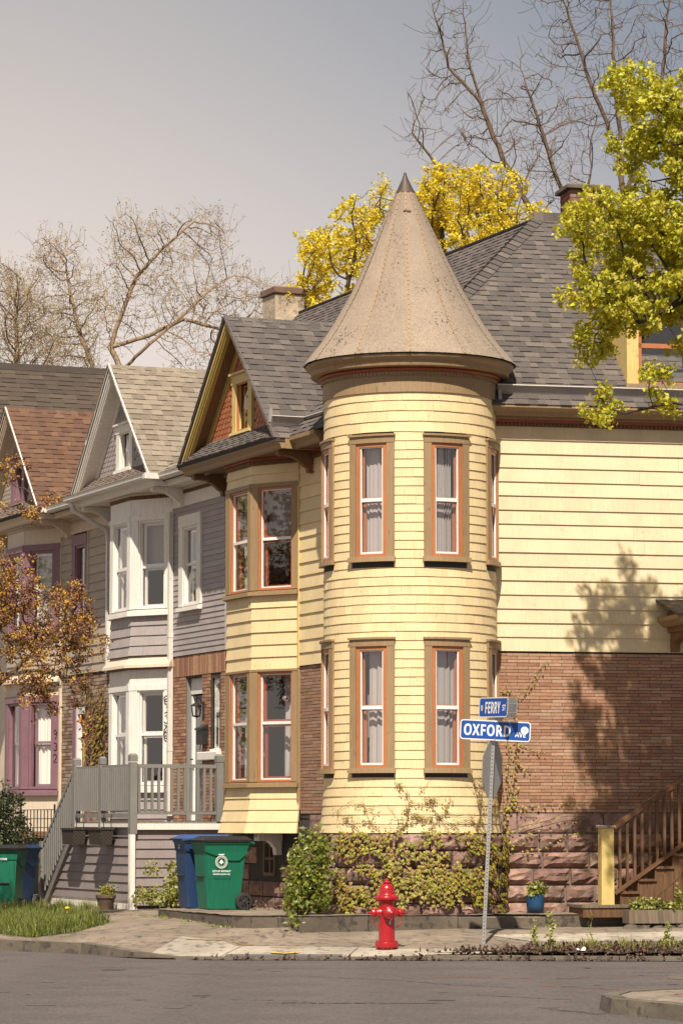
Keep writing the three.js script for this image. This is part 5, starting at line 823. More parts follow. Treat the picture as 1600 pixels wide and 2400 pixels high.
// ---------------------------------------------------------------- wheeled bins
function canvasTex(w, h, draw) { const c = document.createElement('canvas'); c.width = w; c.height = h; const x = c.getContext('2d'); draw(x, w, h); const t = new THREE.CanvasTexture(c); t.colorSpace = THREE.SRGBColorSpace; return t; }
function printed(w, h, W, H, draw, rgb = [.8, .8, .78]) { // flat print: white ink through an alpha mask
  const t = canvasTex(W, H, (x, a, b) => { x.fillStyle = '#000'; x.fillRect(0, 0, a, b); x.fillStyle = '#fff'; x.strokeStyle = '#fff'; draw(x, a, b); }); t.colorSpace = THREE.NoColorSpace;
  return [new THREE.PlaneGeometry(w, h), new THREE.MeshStandardMaterial({ color: new THREE.Color().setRGB(...rgb), alphaMap: t, transparent: true, roughness: .6, side: THREE.DoubleSide })];
}
function bin(label, rgb, pos, turn, lidRgb, s = 1, prints = []) {
  const b = thing('wheeled_bin', label, 'bin', pos, turn, 'wheeled bins by the houses'), m = mat(rgb.map(v => v * 1.25), { rough: .5, map: tWorn, bump: bFine, bs: .002 }), lm = mat(lidRgb.map(v => v * 1.2), { rough: .5, map: tWorn, bump: bRock, bs: .01 });
  const lay = (x0, z0, x1, z1, y) => [[-x0, y, z0], [x0, y, z0], [x1, y, z1], [-x1, y, z1]];
  const solid = (a, c) => hexa([...a, ...c].map(p => p.map(v => v * s)));
  part(b, 'body', [solid(lay(.205, -.22, .205, .26, .02), lay(.262, -.30, .262, .325, .86)), solid(lay(.268, -.31, .268, .335, .86), lay(.285, -.36, .285, .352, .985)), solid(lay(.275, -.2, .275, -.05, .74), lay(.285, -.35, .285, .34, .87)), solid(lay(.215, .24, .21, .275, .03), lay(.225, .31, .225, .338, .82)), solid(lay(.297, -.37, .297, .366, .985), lay(.297, -.37, .297, .366, 1.015))], m);
  part(b, 'front_recess', solid(lay(.13, .25, .13, .283, .12), lay(.15, .31, .15, .3435, .78)), m);
  part(b, 'catch_bar', cyl([-.15 * s, .50 * s, .325 * s], [.15 * s, .50 * s, .325 * s], .016 * s, .016 * s, 8), M.rubber);
  part(b, 'lid', [solid(lay(.315, -.40, .315, .40, 1.016), lay(.318, -.40, .318, .41, 1.045)), solid(lay(.312, -.40, .312, .39, 1.045), lay(.25, -.33, .25, .28, 1.095)), ...[-.2, 0, .2].map(x => solid([[x - .03, 1.05, -.37], [x + .03, 1.05, -.37], [x + .03, 1.05, .36], [x - .03, 1.05, .36]], [[x - .02, 1.105, -.33], [x + .02, 1.105, -.33], [x + .02, 1.105, .27], [x - .02, 1.105, .27]]))], lm);
  part(b, 'handle', [cyl([-.24 * s, 1.0 * s, -.44 * s], [.24 * s, 1.0 * s, -.44 * s], .018 * s, .018 * s, 8), ...[-.22, 0, .22].map(x => bar([x * s, .96 * s, -.33 * s], [x * s, 1.0 * s, -.45 * s], .04 * s, .03 * s))], m);
  for (const q of [-1, 1]) { const w = sub(b, 'wheel'), x0 = q * .235 * s, x1 = q * .30 * s; const L = (pts, mm, n) => { const g = lathe(pts, 24); g.rotateZ(-Math.PI / 2); g.translate(q * .265 * s, .128 * s, -.275 * s); part(w, n, g, mm); }; L([[.085 * s, -.03 * s], [.125 * s, -.032 * s], [.131 * s, -.02 * s], [.131 * s, .02 * s], [.125 * s, .032 * s], [.085 * s, .03 * s]], M.rubber, 'tyre'); L([[0, -.02 * s], [.02 * s, -.032 * s], [.028 * s, -.02 * s], [.028 * s, .02 * s], [.02 * s, .032 * s], [0, .035 * s]], M.rubber, 'hub'); part(w, 'spokes', Array.from({ length: 8 }, (_, k) => { const a = k * Math.PI / 4; return bar([q * .275 * s, .128 * s, -.275 * s], [q * .275 * s, (.128 + .09 * Math.cos(a)) * s, (-.275 + .09 * Math.sin(a)) * s], .03 * s, .022 * s); }), M.rubber); }
  part(b, 'axle', cyl([-.25 * s, .128 * s, -.275 * s], [.25 * s, .128 * s, -.275 * s], .015 * s, .015 * s, 8), M.rubber);
  for (const [n, [g, mm], px, py, pz, ry, rx] of prints) { g.rotateX(rx ?? 0); g.rotateY(ry); g.translate(px * s, py * s, pz * s); part(b, n, g, mm); }
  return b;
}
const seal = () => printed(.30, .36, 300, 360, (x, w) => { x.lineWidth = 7; x.beginPath(); x.arc(150, 120, 92, 0, 7); x.stroke(); x.lineWidth = 4; x.beginPath(); x.arc(150, 120, 62, 0, 7); x.stroke(); x.beginPath(); x.arc(150, 120, 77, 0, 7); x.setLineDash([5, 7]); x.lineWidth = 16; x.stroke(); x.setLineDash([]); x.beginPath(); x.moveTo(105, 140); x.lineTo(150, 78); x.lineTo(192, 140); x.lineTo(170, 128); x.lineTo(150, 160); x.lineTo(128, 130); x.closePath(); x.fill(); x.fillRect(105, 2, 90, 14); x.font = 'bold 40px sans-serif'; x.textAlign = 'center'; x.fillText('CITY OF BUFFALO', 150, 270, 290); x.font = 'bold 32px sans-serif'; x.fillText('buffalorecycles.org', 150, 312, 270); });
{
  const tl = Math.atan2(nL.x, nL.z), g1 = Lp(2.42, 2.05, .478), g2 = Lp(3.1, 2.10, .478), GR = [.004, .115, .065], BL = [.012, .035, .10], BK = [.016, .014, .013];
  bin('green wheeled bin with black lid and white city seal beside the yellow bay', GR, g1.toArray(), tl, BK, 1.0, [['city_seal', seal(), .285, .66, .09, Math.PI / 2, 0]]);
  bin('dark blue wheeled bin standing just left of the green bin with the seal', BL, g2.toArray(), tl - .05, [.03, .07, .2], 1.02, [['label', printed(.12, .12, 96, 96, x => { x.font = 'bold 26px sans-serif'; x.textAlign = 'center'; x.fillText('BLUE', 48, 40); x.fillRect(20, 52, 56, 14); }), 0, .92, .357, 0]]);
  const y = Hs(-5.45, -53.2) - .05;
  bin('green wheeled bin with black lid at the left edge', GR, [-5.60, y, -53.6], -.12, BK, 1.06, [['number_label', printed(.26, .06, 260, 60, x => { x.font = 'bold 46px sans-serif'; x.textAlign = 'center'; x.fillText('01122 12100', 130, 46, 250); }), 0, .875, .357, 0]]);
  bin('blue wheeled bin beside the porch stairs at the left edge', [.012, .045, .13], [-5.62, y + .02, -55.6], -.3, [.012, .04, .11], 1.03);
}
// ---------------------------------------------------------------- hydrant
{
  const x = .603, z = -43.02, h = thing('fire_hydrant', 'red fire hydrant with capped outlets on the pale corner paving', 'hydrant', [x, Hs(x, z) + .004, z], rad(9)), m = M.hydrant;
  part(h, 'barrel', lathe([[.10, .0], [.118, .0], [.118, .03], [.118, .085], [.109, .10], [.106, .30], [.105, .40], [.108, .60], [.115, .645]], 28), m);
  part(h, 'base_flange', lathe([[.09, .025], [.150, .025], [.156, .032], [.156, .088], [.150, .095], [.09, .095]], 28), m);
  for (let k = 0; k < 8; k++) { const a = k * Math.PI / 4 + .3; part(h, 'flange_bolt', cyl([.138 * Math.sin(a), -.0, .138 * Math.cos(a)], [.138 * Math.sin(a), .112, .138 * Math.cos(a)], .013, .013, 6), m); }
  part(h, 'bonnet', lathe([[.09, .645], [.148, .648], [.159, .658], [.160, .692], [.150, .706], [.108, .716], [.103, .74], [.103, .79], [.095, .825], [.072, .852], [.052, .866], [.05, .872], [.058, .874], [.060, .892], [.054, .897], [.028, .899], [.026, .932], [0, .934]], 28), m);
  for (let k = 0; k < 8; k++) { const a = k * Math.PI / 4; part(h, 'bonnet_bolt', cyl([.135 * Math.sin(a), .635, .135 * Math.cos(a)], [.135 * Math.sin(a), .718, .135 * Math.cos(a)], .012, .012, 6), m); }
  const outlet = (n, pts, ry) => { const g = lathe(pts, 22); g.rotateX(Math.PI / 2); g.rotateY(ry); g.translate(0, .483, 0); part(h, n, g, m); };
  for (const s of [-1, 1]) { outlet('side_outlet', [[.072, .07], [.066, .115], [.054, .135], [.053, .155], [.04, .155]], s * Math.PI / 2); outlet('side_cap', [[.045, .158], [.058, .158], [.060, .166], [.060, .196], [.05, .206], [.022, .208], [.02, .246], [0, .248]], s * Math.PI / 2); }
  outlet('front_outlet', [[.095, .06], [.092, .11], [.082, .125], [.082, .145], [.07, .145]], rad(8)); outlet('front_cap', [[.07, .147], [.085, .147], [.088, .155], [.088, .175], [.078, .190], [.03, .196], [.027, .232], [0, .234]], rad(8));
  for (const s of [-1, 1]) { const ps = []; for (let k = 0; k <= 10; k++) { const t = k / 10; ps.push(v3(s * (.205 - .10 * t + .03 * Math.sin(t * 3.14)), .44 - .155 * t - .02 * Math.sin(t * 3.14), .02 + .03 * t)); } part(h, 'chain', ps.slice(0, -1).map((p, i) => { const g = new THREE.TorusGeometry(.011, .0035, 5, 8); g.rotateY(i % 2 ? 1.57 : 0); g.translate(p.x, p.y, p.z); return g; }), m); }
  part(h, 'steel_tag', [box(.01, .035, .33, .385, .115, .121), cyl([.03, .40, .19], [.02, .37, .14], .004, .004, 5)], M.steel);
}
// ---------------------------------------------------------------- street name signs on a perforated post
{
  const x = 1.908, z = -43.46, y = Hs(x, z), s = thing('street_sign_post', 'leaning perforated steel post with blue street name signs and a stop sign seen from behind', 'sign', [x, y, z]); s.rotation.z = rad(-3.0); s.updateWorldMatrix(true, true);
  const H = 2.74, hole = []; const st = M.steel;
  part(s, 'post', [box(-.024, -.021, -.1, H, -.024, .024), box(.021, .024, -.1, H, -.024, .024), box(-.021, .021, -.1, H, -.024, -.021), rectHoles(-.021, .021, 0, H, Array.from({ length: Math.floor(H / .0508) - 1 }, (_, k) => { const yy = .04 + k * .0508; return [-.0065, .0065, yy, yy + .0135]; }), .021, .024)].map(g => g.index ? g.toNonIndexed() : g), st);
  part(s, 'post_core', box(-.012, .012, 0, H, -.012, .012), M.black);
  const rr2 = (w, h, r) => { const p = []; for (const [cx, cy, a] of [[w - r, h - r, 0], [-w + r, h - r, 1], [-w + r, -h + r, 2], [w - r, -h + r, 3]]) for (let k = 0; k <= 5; k++) { const t = (a + k / 5) * Math.PI / 2; p.push([cx + r * Math.cos(t), cy + r * Math.sin(t)]); } return p; };
  const face = (w, h, W, H2, draw) => { const t = canvasTex(W, H2, draw); const g = new THREE.ShapeGeometry(new THREE.Shape(rr2(w, h, .045).map(p => new THREE.Vector2(...p))), 6), p = g.attributes.position, uv = g.attributes.uv; for (let i = 0; i < p.count; i++) uv.setXY(i, p.getX(i) / (2 * w) + .5, p.getY(i) / (2 * h) + .5); return [g, new THREE.MeshStandardMaterial({ map: t, roughness: .45 })]; };
  const bg = (c, w, h, r) => { c.fillStyle = '#d8d5d0'; c.fillRect(0, 0, w, h); c.fillStyle = '#0a4596'; c.beginPath(); c.roundRect(w * .016, w * .016, w * .968, h - w * .032, r); c.fill(); c.fillStyle = '#e6e4de'; };
  const word = (c, t, x0, x1, base, cap) => { c.save(); c.font = 'bold 200px sans-serif'; c.textAlign = 'left'; const m = c.measureText(t).width; c.translate(x0, base); c.scale((x1 - x0) / m, cap / 145); c.fillText(t, 0, 0); c.restore(); };
  // OXFORD AVE
  const ox = sub(s, 'name_sign'), FO = frame(v3(.02, 2.875, .075), v3(1, 0, 0).applyAxisAngle(UP, rad(-6)), UP, v3(0, 0, 1).applyAxisAngle(UP, rad(-6)));
  const [fg, fm] = face(.478, .135, 1024, 290, (c, w, h) => { bg(c, w, h, 34); word(c, 'OXFORD', 48, 740, 226, 164); word(c, 'AVE', 798, 960, 226, 74); });
  s.updateWorldMatrix(true, true); const FS = s.matrixWorld;
  part(ox, 'plate', prism(rr2(.478, .135, .045), -.006, .004), M.alu, FS.clone().multiply(FO)); fg.translate(0, 0, .0065); part(ox, 'lettering', fg, fm, FS.clone().multiply(FO));
  { const t = canvasTex(128, 128, c => { c.fillStyle = '#e9e6df'; c.fillRect(0, 0, 128, 128); c.strokeStyle = '#9aa5a8'; c.lineWidth = 4; c.beginPath(); c.arc(64, 64, 50, 0, 7); c.stroke(); c.fillStyle = '#1d8a78'; c.beginPath(); c.ellipse(78, 66, 20, 8, .8, 0, 7); c.fill(); c.fillStyle = '#b9c2c8'; c.fillRect(48, 40, 16, 24); }); const g = new THREE.CircleGeometry(.052, 24); g.translate(.395, .02, .0095); part(ox, 'round_sticker', g, new THREE.MeshStandardMaterial({ map: t, roughness: .6 }), FS.clone().multiply(FO)); }
  part(ox, 'bolt', [cyl([0, .115, .006], [0, .115, .016], .008, .008, 8), cyl([0, -.115, .006], [0, -.115, .016], .008, .008, 8)], M.steel, FS.clone().multiply(FO));
  // W FERRY ST: two plates either side of the post
  const fe = sub(s, 'name_sign'), q = rad(-64), FE = frame(v3(.015, 3.19, 0), v3(1, 0, 0).applyAxisAngle(UP, q), UP, v3(0, 0, 1).applyAxisAngle(UP, q));
  const [g2, m2] = face(.40, .135, 900, 304, (c, w, h) => { bg(c, w, h, 34); word(c, 'W', 52, 118, 205, 92); word(c, 'FERRY', 178, 668, 244, 180); word(c, 'ST', 730, 838, 205, 92); });
  part(fe, 'plate', prism(rr2(.40, .135, .045), .026, .036), M.alu, FS.clone().multiply(FE)); g2.translate(0, 0, .0385); part(fe, 'lettering', g2, m2, FS.clone().multiply(FE)); part(fe, 'rear_plate', prism(rr2(.40, .135, .045), -.11, -.10), M.alu, FS.clone().multiply(FE));
  part(fe, 'spacer', [cyl([.37, .05, -.11], [.37, .05, .05], .005, .005, 6), cyl([.37, -.07, -.11], [.37, -.07, .05], .005, .005, 6), box(-.024, .024, -.2, .12, -.10, .026)], M.steel, FS.clone().multiply(FE));
  // stop sign, seen from behind
  const so = sub(s, 'stop_sign'), a = rad(67), FO2 = frame(v3(.008, 2.36, -.04), v3(1, 0, 0).applyAxisAngle(UP, a), UP, v3(0, 0, 1).applyAxisAngle(UP, a)), oct = Array.from({ length: 8 }, (_, k) => { const t = (k + .5) * Math.PI / 4; return [.412 * Math.cos(t), .412 * Math.sin(t)]; });
  part(so, 'plate', prism(oct, -.002, .002), mat([.34, .325, .30], { rough: .6 }), FS.clone().multiply(FO2)); { const g = new THREE.ShapeGeometry(new THREE.Shape(oct.map(p => new THREE.Vector2(p[0] * .99, p[1] * .99)))); g.translate(0, 0, -.005); part(so, 'red_face', g, mat([.4, .01, .02], { rough: .4 }), FS.clone().multiply(FO2)); }
  part(so, 'bolt', [cyl([0, .22, 0], [0, .22, .012], .01, .01, 6), cyl([0, -.22, 0], [0, -.22, .012], .01, .01, 6)], M.steel, FS.clone().multiply(FO2));
}
// ---------------------------------------------------------------- side stairs, newel, planters, pots, trellis
{
  const st = thing('side_staircase', 'brown wooden staircase with slender balusters rising along the brick wall', 'staircase', at(FR, 3.4, .5, .8).toArray()), P = (n, g, m = M.brownWood) => part(st, n, g, m, FR);
  const x0 = 2.68, rise = .178, run = .262, zf = 1.02;
  for (let k = 0; k < 11; k++) { const x = x0 + .06 + k * run, y = .80 + k * rise; P('tread', box(x, x + run + .05, y - .035, y, .12, zf + .02)); P('riser', box(x + .03, x + .05, y - rise, y - .035, .12, zf)); for (let b = 0; b < 2; b++) P('skirt_plank', box(x + .05 + b * .13, x + .175 + b * .13, .42, y - .04, zf - .05, zf - .015)); }
  const rl = x => 1.70 + (x - x0) * rise / run; P('hand_rail', bar([x0 - .02, rl(x0) + .01, zf + .02], [5.6, rl(5.6), zf + .02], .07, .09)); P('lower_rail', bar([x0, rl(x0) - .93, zf + .02], [5.6, rl(5.6) - .93, zf + .02], .05, .05));
  for (let x = x0 + .08; x < 5.5; x += .112) P('baluster', box(x - .019, x + .019, rl(x) - .92, rl(x) - .02, zf, zf + .038));
  P('stringer', prism([[x0 + .02, .45], [x0 + .3, .45], [5.6, 2.55], [5.6, 2.82]], zf - .05, zf - .01));
  const nw = thing('newel_post', 'square yellow newel post with grey cap at the foot of the brown stairs', 'post', at(FR, 2.55, .6, 1.04).toArray()), nm = mat([.62, .47, .165], { map: tPaint, rough: .6 });
  part(nw, 'shaft', hexa([[2.455, .61, .95], [2.645, .61, .95], [2.645, .61, 1.14], [2.455, .61, 1.14], [2.465, 1.70, .955], [2.645, 1.70, .955], [2.645, 1.70, 1.135], [2.465, 1.70, 1.135]]), nm, FR); part(nw, 'cap', prism([[2.44, .93], [2.67, .93], [2.67, 1.16], [2.44, 1.16]], 0, .04, [], .006).rotateX(Math.PI / 2).translate(0, 1.745, 0), M.concLight, FR);
  const sp = thing('timber_step', 'low dark timber step below the yellow newel post', 'step', at(FR, 2.45, .44, 1.0).toArray()); part(sp, 'board', box(2.12, 2.85, .575, .615, .5, 1.30), M.greyWood, FR); part(sp, 'board', box(2.14, 2.83, .44, .572, 1.24, 1.28), M.brownWood, FR); part(sp, 'board', box(2.14, 2.18, .44, .572, .55, 1.24), M.brownWood, FR);
  const bx = thing('timber_planter', 'weathered timber planter box of green plants below the brown stairs', 'planter', at(FR, 3.15, .36, 1.45).toArray()); part(bx, 'front_board', box(2.72, 3.62, .36, .55, 1.55, 1.59), M.greyWood, FR); part(bx, 'back_board', box(2.72, 3.62, .36, .55, 1.28, 1.31), M.greyWood, FR); part(bx, 'end_board', box(2.72, 2.75, .36, .55, 1.31, 1.55), M.greyWood, FR); part(bx, 'end_board', box(3.59, 3.62, .36, .55, 1.31, 1.55), M.greyWood, FR); part(bx, 'soil', box(2.75, 3.59, .38, .51, 1.31, 1.55), M.soil, FR);
  const rocks = structure('rubble_footing', Array.from({ length: 9 }, (_, i) => { const g = new THREE.IcosahedronGeometry(rr(.09, .17), 1).toNonIndexed(); const p = g.attributes.position; g.scale(1.3, .75, 1); const c = at(FR, 2.75 + i * .2, .27, 1.5 + rr(-.06, .12)); g.rotateY(rnd() * 6); g.translate(c.x, c.y, c.z); return boxUV(g); }), M.concDark); rocks.userData = { kind: 'structure' };
}
{
  const bp = thing('blue_pot', 'round blue pot of green plants at the foot of the brown stone wall', 'pot', at(FR, 1.62, .50, .62).toArray()); part(bp, 'pot', lathe([[0, 0], [.118, 0], [.130, .10], [.134, .24], [.128, .255], [.12, .24], [.115, .2], [0, .2]], 24), mat([.012, .055, .125], { rough: .35 })); part(bp, 'soil', lathe([[0, .215], [.12, .21]], 16), M.soil);
  const q = Lp(6.75, 2.42, 0), br = thing('brown_pot', 'brown round plant pot with a rim standing against the porch skirt', 'pot', [q.x, Hs(q.x, q.z) - .01, q.z]); part(br, 'pot', lathe([[0, 0], [.105, 0], [.11, .01], [.148, .19], [.160, .195], [.164, .205], [.166, .25], [.158, .255], [.15, .25], [.145, .2], [0, .2]], 24), mat([.105, .065, .045], { rough: .6 })); part(br, 'soil', lathe([[0, .22], [.148, .215]], 16), M.soil);
  const tr = thing('iron_trellis', 'black iron trellis grid in front of the purple lower window', 'trellis', at(FP, 1.85, .8, .6).toArray()); for (let x = .8; x < 2.95; x += .215) part(tr, 'upright', bar([x, 1.15, .6], [x, 2.02, .6], .016, .016), M.iron, FP); for (let y = 1.2; y < 2.05; y += .165) part(tr, 'crossbar', bar([.78, y, .612], [2.96, y, .612], .014, .014), M.iron, FP); for (const x of [.8, 2.94]) part(tr, 'post', bar([x, .4, .6], [x, 2.12, .6], .03, .03), M.iron, FP);
}

// ================================================================ trees and plants
function inEll(list, n, gap = 0, gs = 1.6) { // points spread through a crown made of overlapping rounded masses
  const vol = list.map(e => e[3] * e[4] * e[5]), tot = vol.reduce((a, b) => a + b, 0), out = [];
  list.forEach((e, i) => { const k = Math.max(4, Math.round(n * vol[i] / tot)); for (let j = 0; j < k; j++) { let x, y, z; let tr = 0; do { x = rr(-1, 1); y = rr(-1, 1); z = rr(-1, 1); } while (tr++ < 40 && (x * x + y * y + z * z > 1 || (gap && fbm((e[0] + x * e[3] + z * .4) * gs + 50, (e[1] + y * e[4]) * gs, 997, 61, 2) < gap))); out.push(v3(e[0] + x * e[3], e[1] + y * e[4], e[2] + z * e[5])); } });
  return out;
}
function grow(paths, att, o) { // branches reach out for the points of the crown
  const N = [], par = [], add = (p, q) => { N.push(p); par.push(q); return N.length - 1; };
  for (const path of paths) { let last = -1; path.forEach((p, i) => { const P = v3(...p); if (i === 0) { let b = -1, bd = .35; N.forEach((n, k) => { const d = n.distanceTo(P); if (d < bd) { bd = d; b = k; } }); last = b >= 0 ? b : add(P, -1); } else { const Q = N[last], n = Math.max(1, Math.ceil(Q.distanceTo(P) / o.step)); for (let k = 1; k <= n; k++) { const w = v3(rr(-1, 1), rr(-.4, .4), rr(-1, 1)).multiplyScalar(o.step * .10); last = add(Q.clone().lerp(P, k / n).add(k < n ? w : v3(0, 0, 0)), last); } } }); }
  const near = att.map(() => [1e9, -1]); let from = 0; const alive = att.map(() => true), ends = [], kc = {};
  for (let it = 0; it < o.iters; it++) {
    const dirs = new Map();
    for (let a = 0; a < att.length; a++) { if (!alive[a]) continue; const A = att[a], r = near[a]; for (let k = from; k < N.length; k++) { const d = N[k].distanceToSquared(A); if (d < r[0]) { r[0] = d; r[1] = k; } } if (r[0] < o.kill * o.kill) { alive[a] = false; ends.push([A, r[1]]); continue; } if (r[0] < o.infl * o.infl) { const v = A.clone().sub(N[r[1]]).normalize(); if (dirs.has(r[1])) dirs.get(r[1]).add(v); else dirs.set(r[1], v); } }
    from = N.length; if (!dirs.size) break;
    for (const [k, d] of dirs) { kc[k] = (kc[k] ?? 0) + 1; if (kc[k] > 3) { for (let a = 0; a < att.length; a++) if (alive[a] && near[a][1] === k && near[a][0] < 9 * o.step * o.step) alive[a] = false; continue; } if (d.lengthSq() < 1e-4) d.set(rr(-1, 1), 1, rr(-1, 1)); d.normalize().addScaledVector(v3(rr(-1, 1), rr(-1, 1), rr(-1, 1)), o.wob ?? .3).add(v3(0, o.up ?? .08, 0)).normalize(); add(N[k].clone().addScaledVector(d, o.step), k); }
    if (N.length > (o.max ?? 6000)) break;
  }
  const twigs = (o.twig ?? 0); if (twigs) for (const [A, k] of ends) { if (rnd() < twigs) add(A, k); }
  if (o.spur) { const n0 = N.length, cnt = new Uint16Array(n0); for (let i = n0 - 1; i > 0; i--) { cnt[i]++; if (par[i] >= 0) cnt[par[i]] += cnt[i]; } for (let i = 0; i < n0; i++) if (cnt[i] < 26 && rnd() < o.spur) { const L = rr(.7, 2.4) * o.step, pd = par[i] >= 0 ? N[i].clone().sub(N[par[i]]).normalize() : UP, d = v3(rr(-1, 1), rr(0, 1.2), rr(-1, 1)).normalize().addScaledVector(pd, .8).normalize(), a = add(N[i].clone().addScaledVector(d, L * .55), i); add(N[a].clone().addScaledVector(d.add(v3(rr(-.5, .5), .35, rr(-.5, .5))).normalize(), L * .6), a); } }
  const kids = N.map(() => []); par.forEach((p, i) => { if (p >= 0) kids[p].push(i); });
  const R = new Float32Array(N.length), e = o.pipe ?? 2.3; for (let i = N.length - 1; i >= 0; i--) { let s = 0; for (const c of kids[i]) s += Math.pow(R[c], e); R[i] = kids[i].length ? Math.pow(s, 1 / e) + .00002 : o.tip; if (o.maxR) R[i] = Math.min(R[i], o.maxR); }
  const geos = [], chain = (start, from2) => { const p = [], r = []; if (from2 >= 0) { p.push(N[from2]); r.push(R[start]); } let c = start; const side = []; while (c >= 0) { p.push(N[c]); r.push(R[c]); const ks = kids[c].slice().sort((a, b) => R[b] - R[a]); for (const s of ks.slice(1)) side.push([s, c]); c = ks.length ? ks[0] : -1; } if (p.length > 1) geos.push(tube(p, r, r[0] > .05 ? 7 : r[0] > .014 ? 4 : 3)); return side; };
  const st = []; N.forEach((_, i) => { if (par[i] < 0) st.push([i, -1]); }); while (st.length) { const [a, b] = st.pop(); st.push(...chain(a, b)); }
  const tips = []; N.forEach((p, i) => { if (!kids[i].length) tips.push(p); });
  return { wood: mergeGeometries(geos), tips, ends: ends.map(x => x[0]), N };
}
function kite(l, w, bend) { return [[0, 0, 0], [w, l * .45, bend * .6], [0, l, bend * -.4], [-w, l * .45, bend * .6]]; }
function cluster(n, rad2, l, w, cols, hang = 0) { // a small spray of leaves or flowers
  const pos = [], col = [];
  for (let i = 0; i < n; i++) {
    const q = new THREE.Quaternion().setFromEuler(new THREE.Euler(rr(-1.6, 1.6) + hang, rr(0, 6.28), rr(-1.6, 1.6))), c = v3(rr(-1, 1), rr(-.8, .8), rr(-1, 1)).multiplyScalar(rad2), s = rr(.6, 1.2), k = kite(l * s, w * s, .35 * w).map(p => v3(...p).applyQuaternion(q).add(c)), cc = pick(cols), b = rr(.85, 1.1);
    for (const j of [0, 1, 2, 0, 2, 3]) { pos.push(k[j].x, k[j].y, k[j].z); col.push(cc[0] * b, cc[1] * b, cc[2] * b); }
  }
  const g = new THREE.BufferGeometry(); g.setAttribute('position', new THREE.Float32BufferAttribute(pos, 3)); g.setAttribute('color', new THREE.Float32BufferAttribute(col, 3)); g.computeVertexNormals(); return g;
}
const leafV = (t = .35, rough = .6) => { const m = leafMat(rough, t); m.vertexColors = true; return m; };
function scatter(parent, name, geo, m, pts, s0, s1, orient, vary = .12) { // many copies of one spray
  const im = new THREE.InstancedMesh(geo, m, pts.length), o = new THREE.Object3D(), c = new THREE.Color(); parent.updateWorldMatrix(true, false); const inv = parent.matrixWorld.clone().invert(), mm = new THREE.Matrix4();
  pts.forEach((p, i) => { o.position.copy(p.isVector3 ? p : p.p); if (orient) orient(o, p, i); else o.rotation.set(rr(0, 6.28), rr(0, 6.28), rr(0, 6.28)); o.scale.setScalar(rr(s0, s1)); o.updateMatrix(); im.setMatrixAt(i, mm.multiplyMatrices(inv, o.matrix)); const k = 1 + rr(-vary, vary); im.setColorAt(i, c.setRGB(k, k * rr(.97, 1.03), k)); });
  im.name = name; im.userData = { kind: 'stuff' }; im.castShadow = im.receiveShadow = true; parent.add(im); return im;
}
const onTips = (t, f, s) => { const out = []; for (const p of t) if (rnd() < f) out.push(p.clone().add(v3(rr(-s, s), rr(-s, s), rr(-s, s)))); return out; };
function plantTree(name, label, base, o) {
  const t = thing(name, label, 'tree', base, 0, o.group), g = grow(o.paths, inEll(o.crown, o.n, o.gap, o.gs), o);
  part(t, 'trunk', g.wood, o.bark, I4);
  for (const c of o.leaves ?? []) scatter(t, 'crown', c.geo, c.m, onTips(c.all ? g.ends.concat(g.tips) : g.tips, c.f, c.s ?? .05), c.s0 ?? .8, c.s1 ?? 1.25, null, c.vary);
  return t;
}
// maple in fresh leaf at the right edge; its trunk stands right of the frame
{
  const cols = [[.52, .51, .012], [.59, .55, .016], [.36, .38, .014], [.62, .51, .02]], lm = leafV(.5), g1 = cluster(24, .085, .07, .028, cols, .5), g2 = cluster(16, .06, .075, .03, cols, .5);
  plantTree('maple_tree', 'maple in fresh yellow green leaf overhanging the roof at the right edge', [6.5, .1, -41.7], {
    paths: [[[6.5, 0, -41.7], [6.45, 4.15, -41.75], [6.2, 6.6, -41.7], [5.7, 8.9, -41.6], [5.2, 11, -41.5]], [[6.2, 6.6, -41.7], [5.2, 7.1, -41.6], [4.3, 7.25, -41.5], [3.7, 7.1, -41.5]], [[5.7, 8.9, -41.6], [4.8, 8.75, -41.4], [3.9, 8.3, -41.5]], [[6.3, 5.4, -41.7], [7.5, 8, -41], [8, 10, -41]]],
    crown: [[4.07, 11.34, -41.7, .47, .44, .9], [3.76, 11.6, -41.7, .31, .25, .8], [4.29, 10.37, -41.7, .56, .56, 1], [3.84, 10.71, -41.7, .31, .25, .8], [3.41, 9.71, -41.7, .53, .39, .9], [4.06, 9.45, -41.7, .72, .47, 1], [3.37, 8.77, -41.7, .42, .33, .8], [3.94, 8.71, -41.7, .67, .44, 1], [3.37, 8.09, -41.7, .39, .31, .7], [3.76, 8.26, -41.7, .47, .31, .9], [3.62, 7.30, -41.6, .36, .20, .5], [3.36, 7.08, -41.6, .22, .12, .5], [4.04, 7.52, -41.6, .36, .19, .5], [4.37, 7.35, -41.7, .25, .18, .5], [4.6, 8.14, -41.7, .2, .3, .8], [4.42, 8.75, -41.6, .36, .45, .9], [4.5, 9.5, -41.7, .35, .5, .9], [4.55, 11.1, -41.7, .35, .6, .9], [3.45, 9.75, -43.0, .5, .45, .5], [4.2, 9.8, -43.0, .5, .5, .5], [3.65, 9.0, -43.2, .5, .4, .4], [5.4, 9.91, -41.7, .9, 1.83, 1.4], [6.6, 10.5, -41.5, 1.3, 1.6, 1.6]],
    n: 1650, gap: .31, gs: 2.2, step: .13, kill: .17, infl: 1.6, iters: 140, up: .05, wob: .28, tip: .004, pipe: 2.15, maxR: .17, twig: .8, bark: M.barkDark,
    leaves: [{ geo: g1, m: lm, f: .82, all: true, s: .06 }, { geo: g2, m: lm, f: .45, all: true, s: .12 }],
  });
}
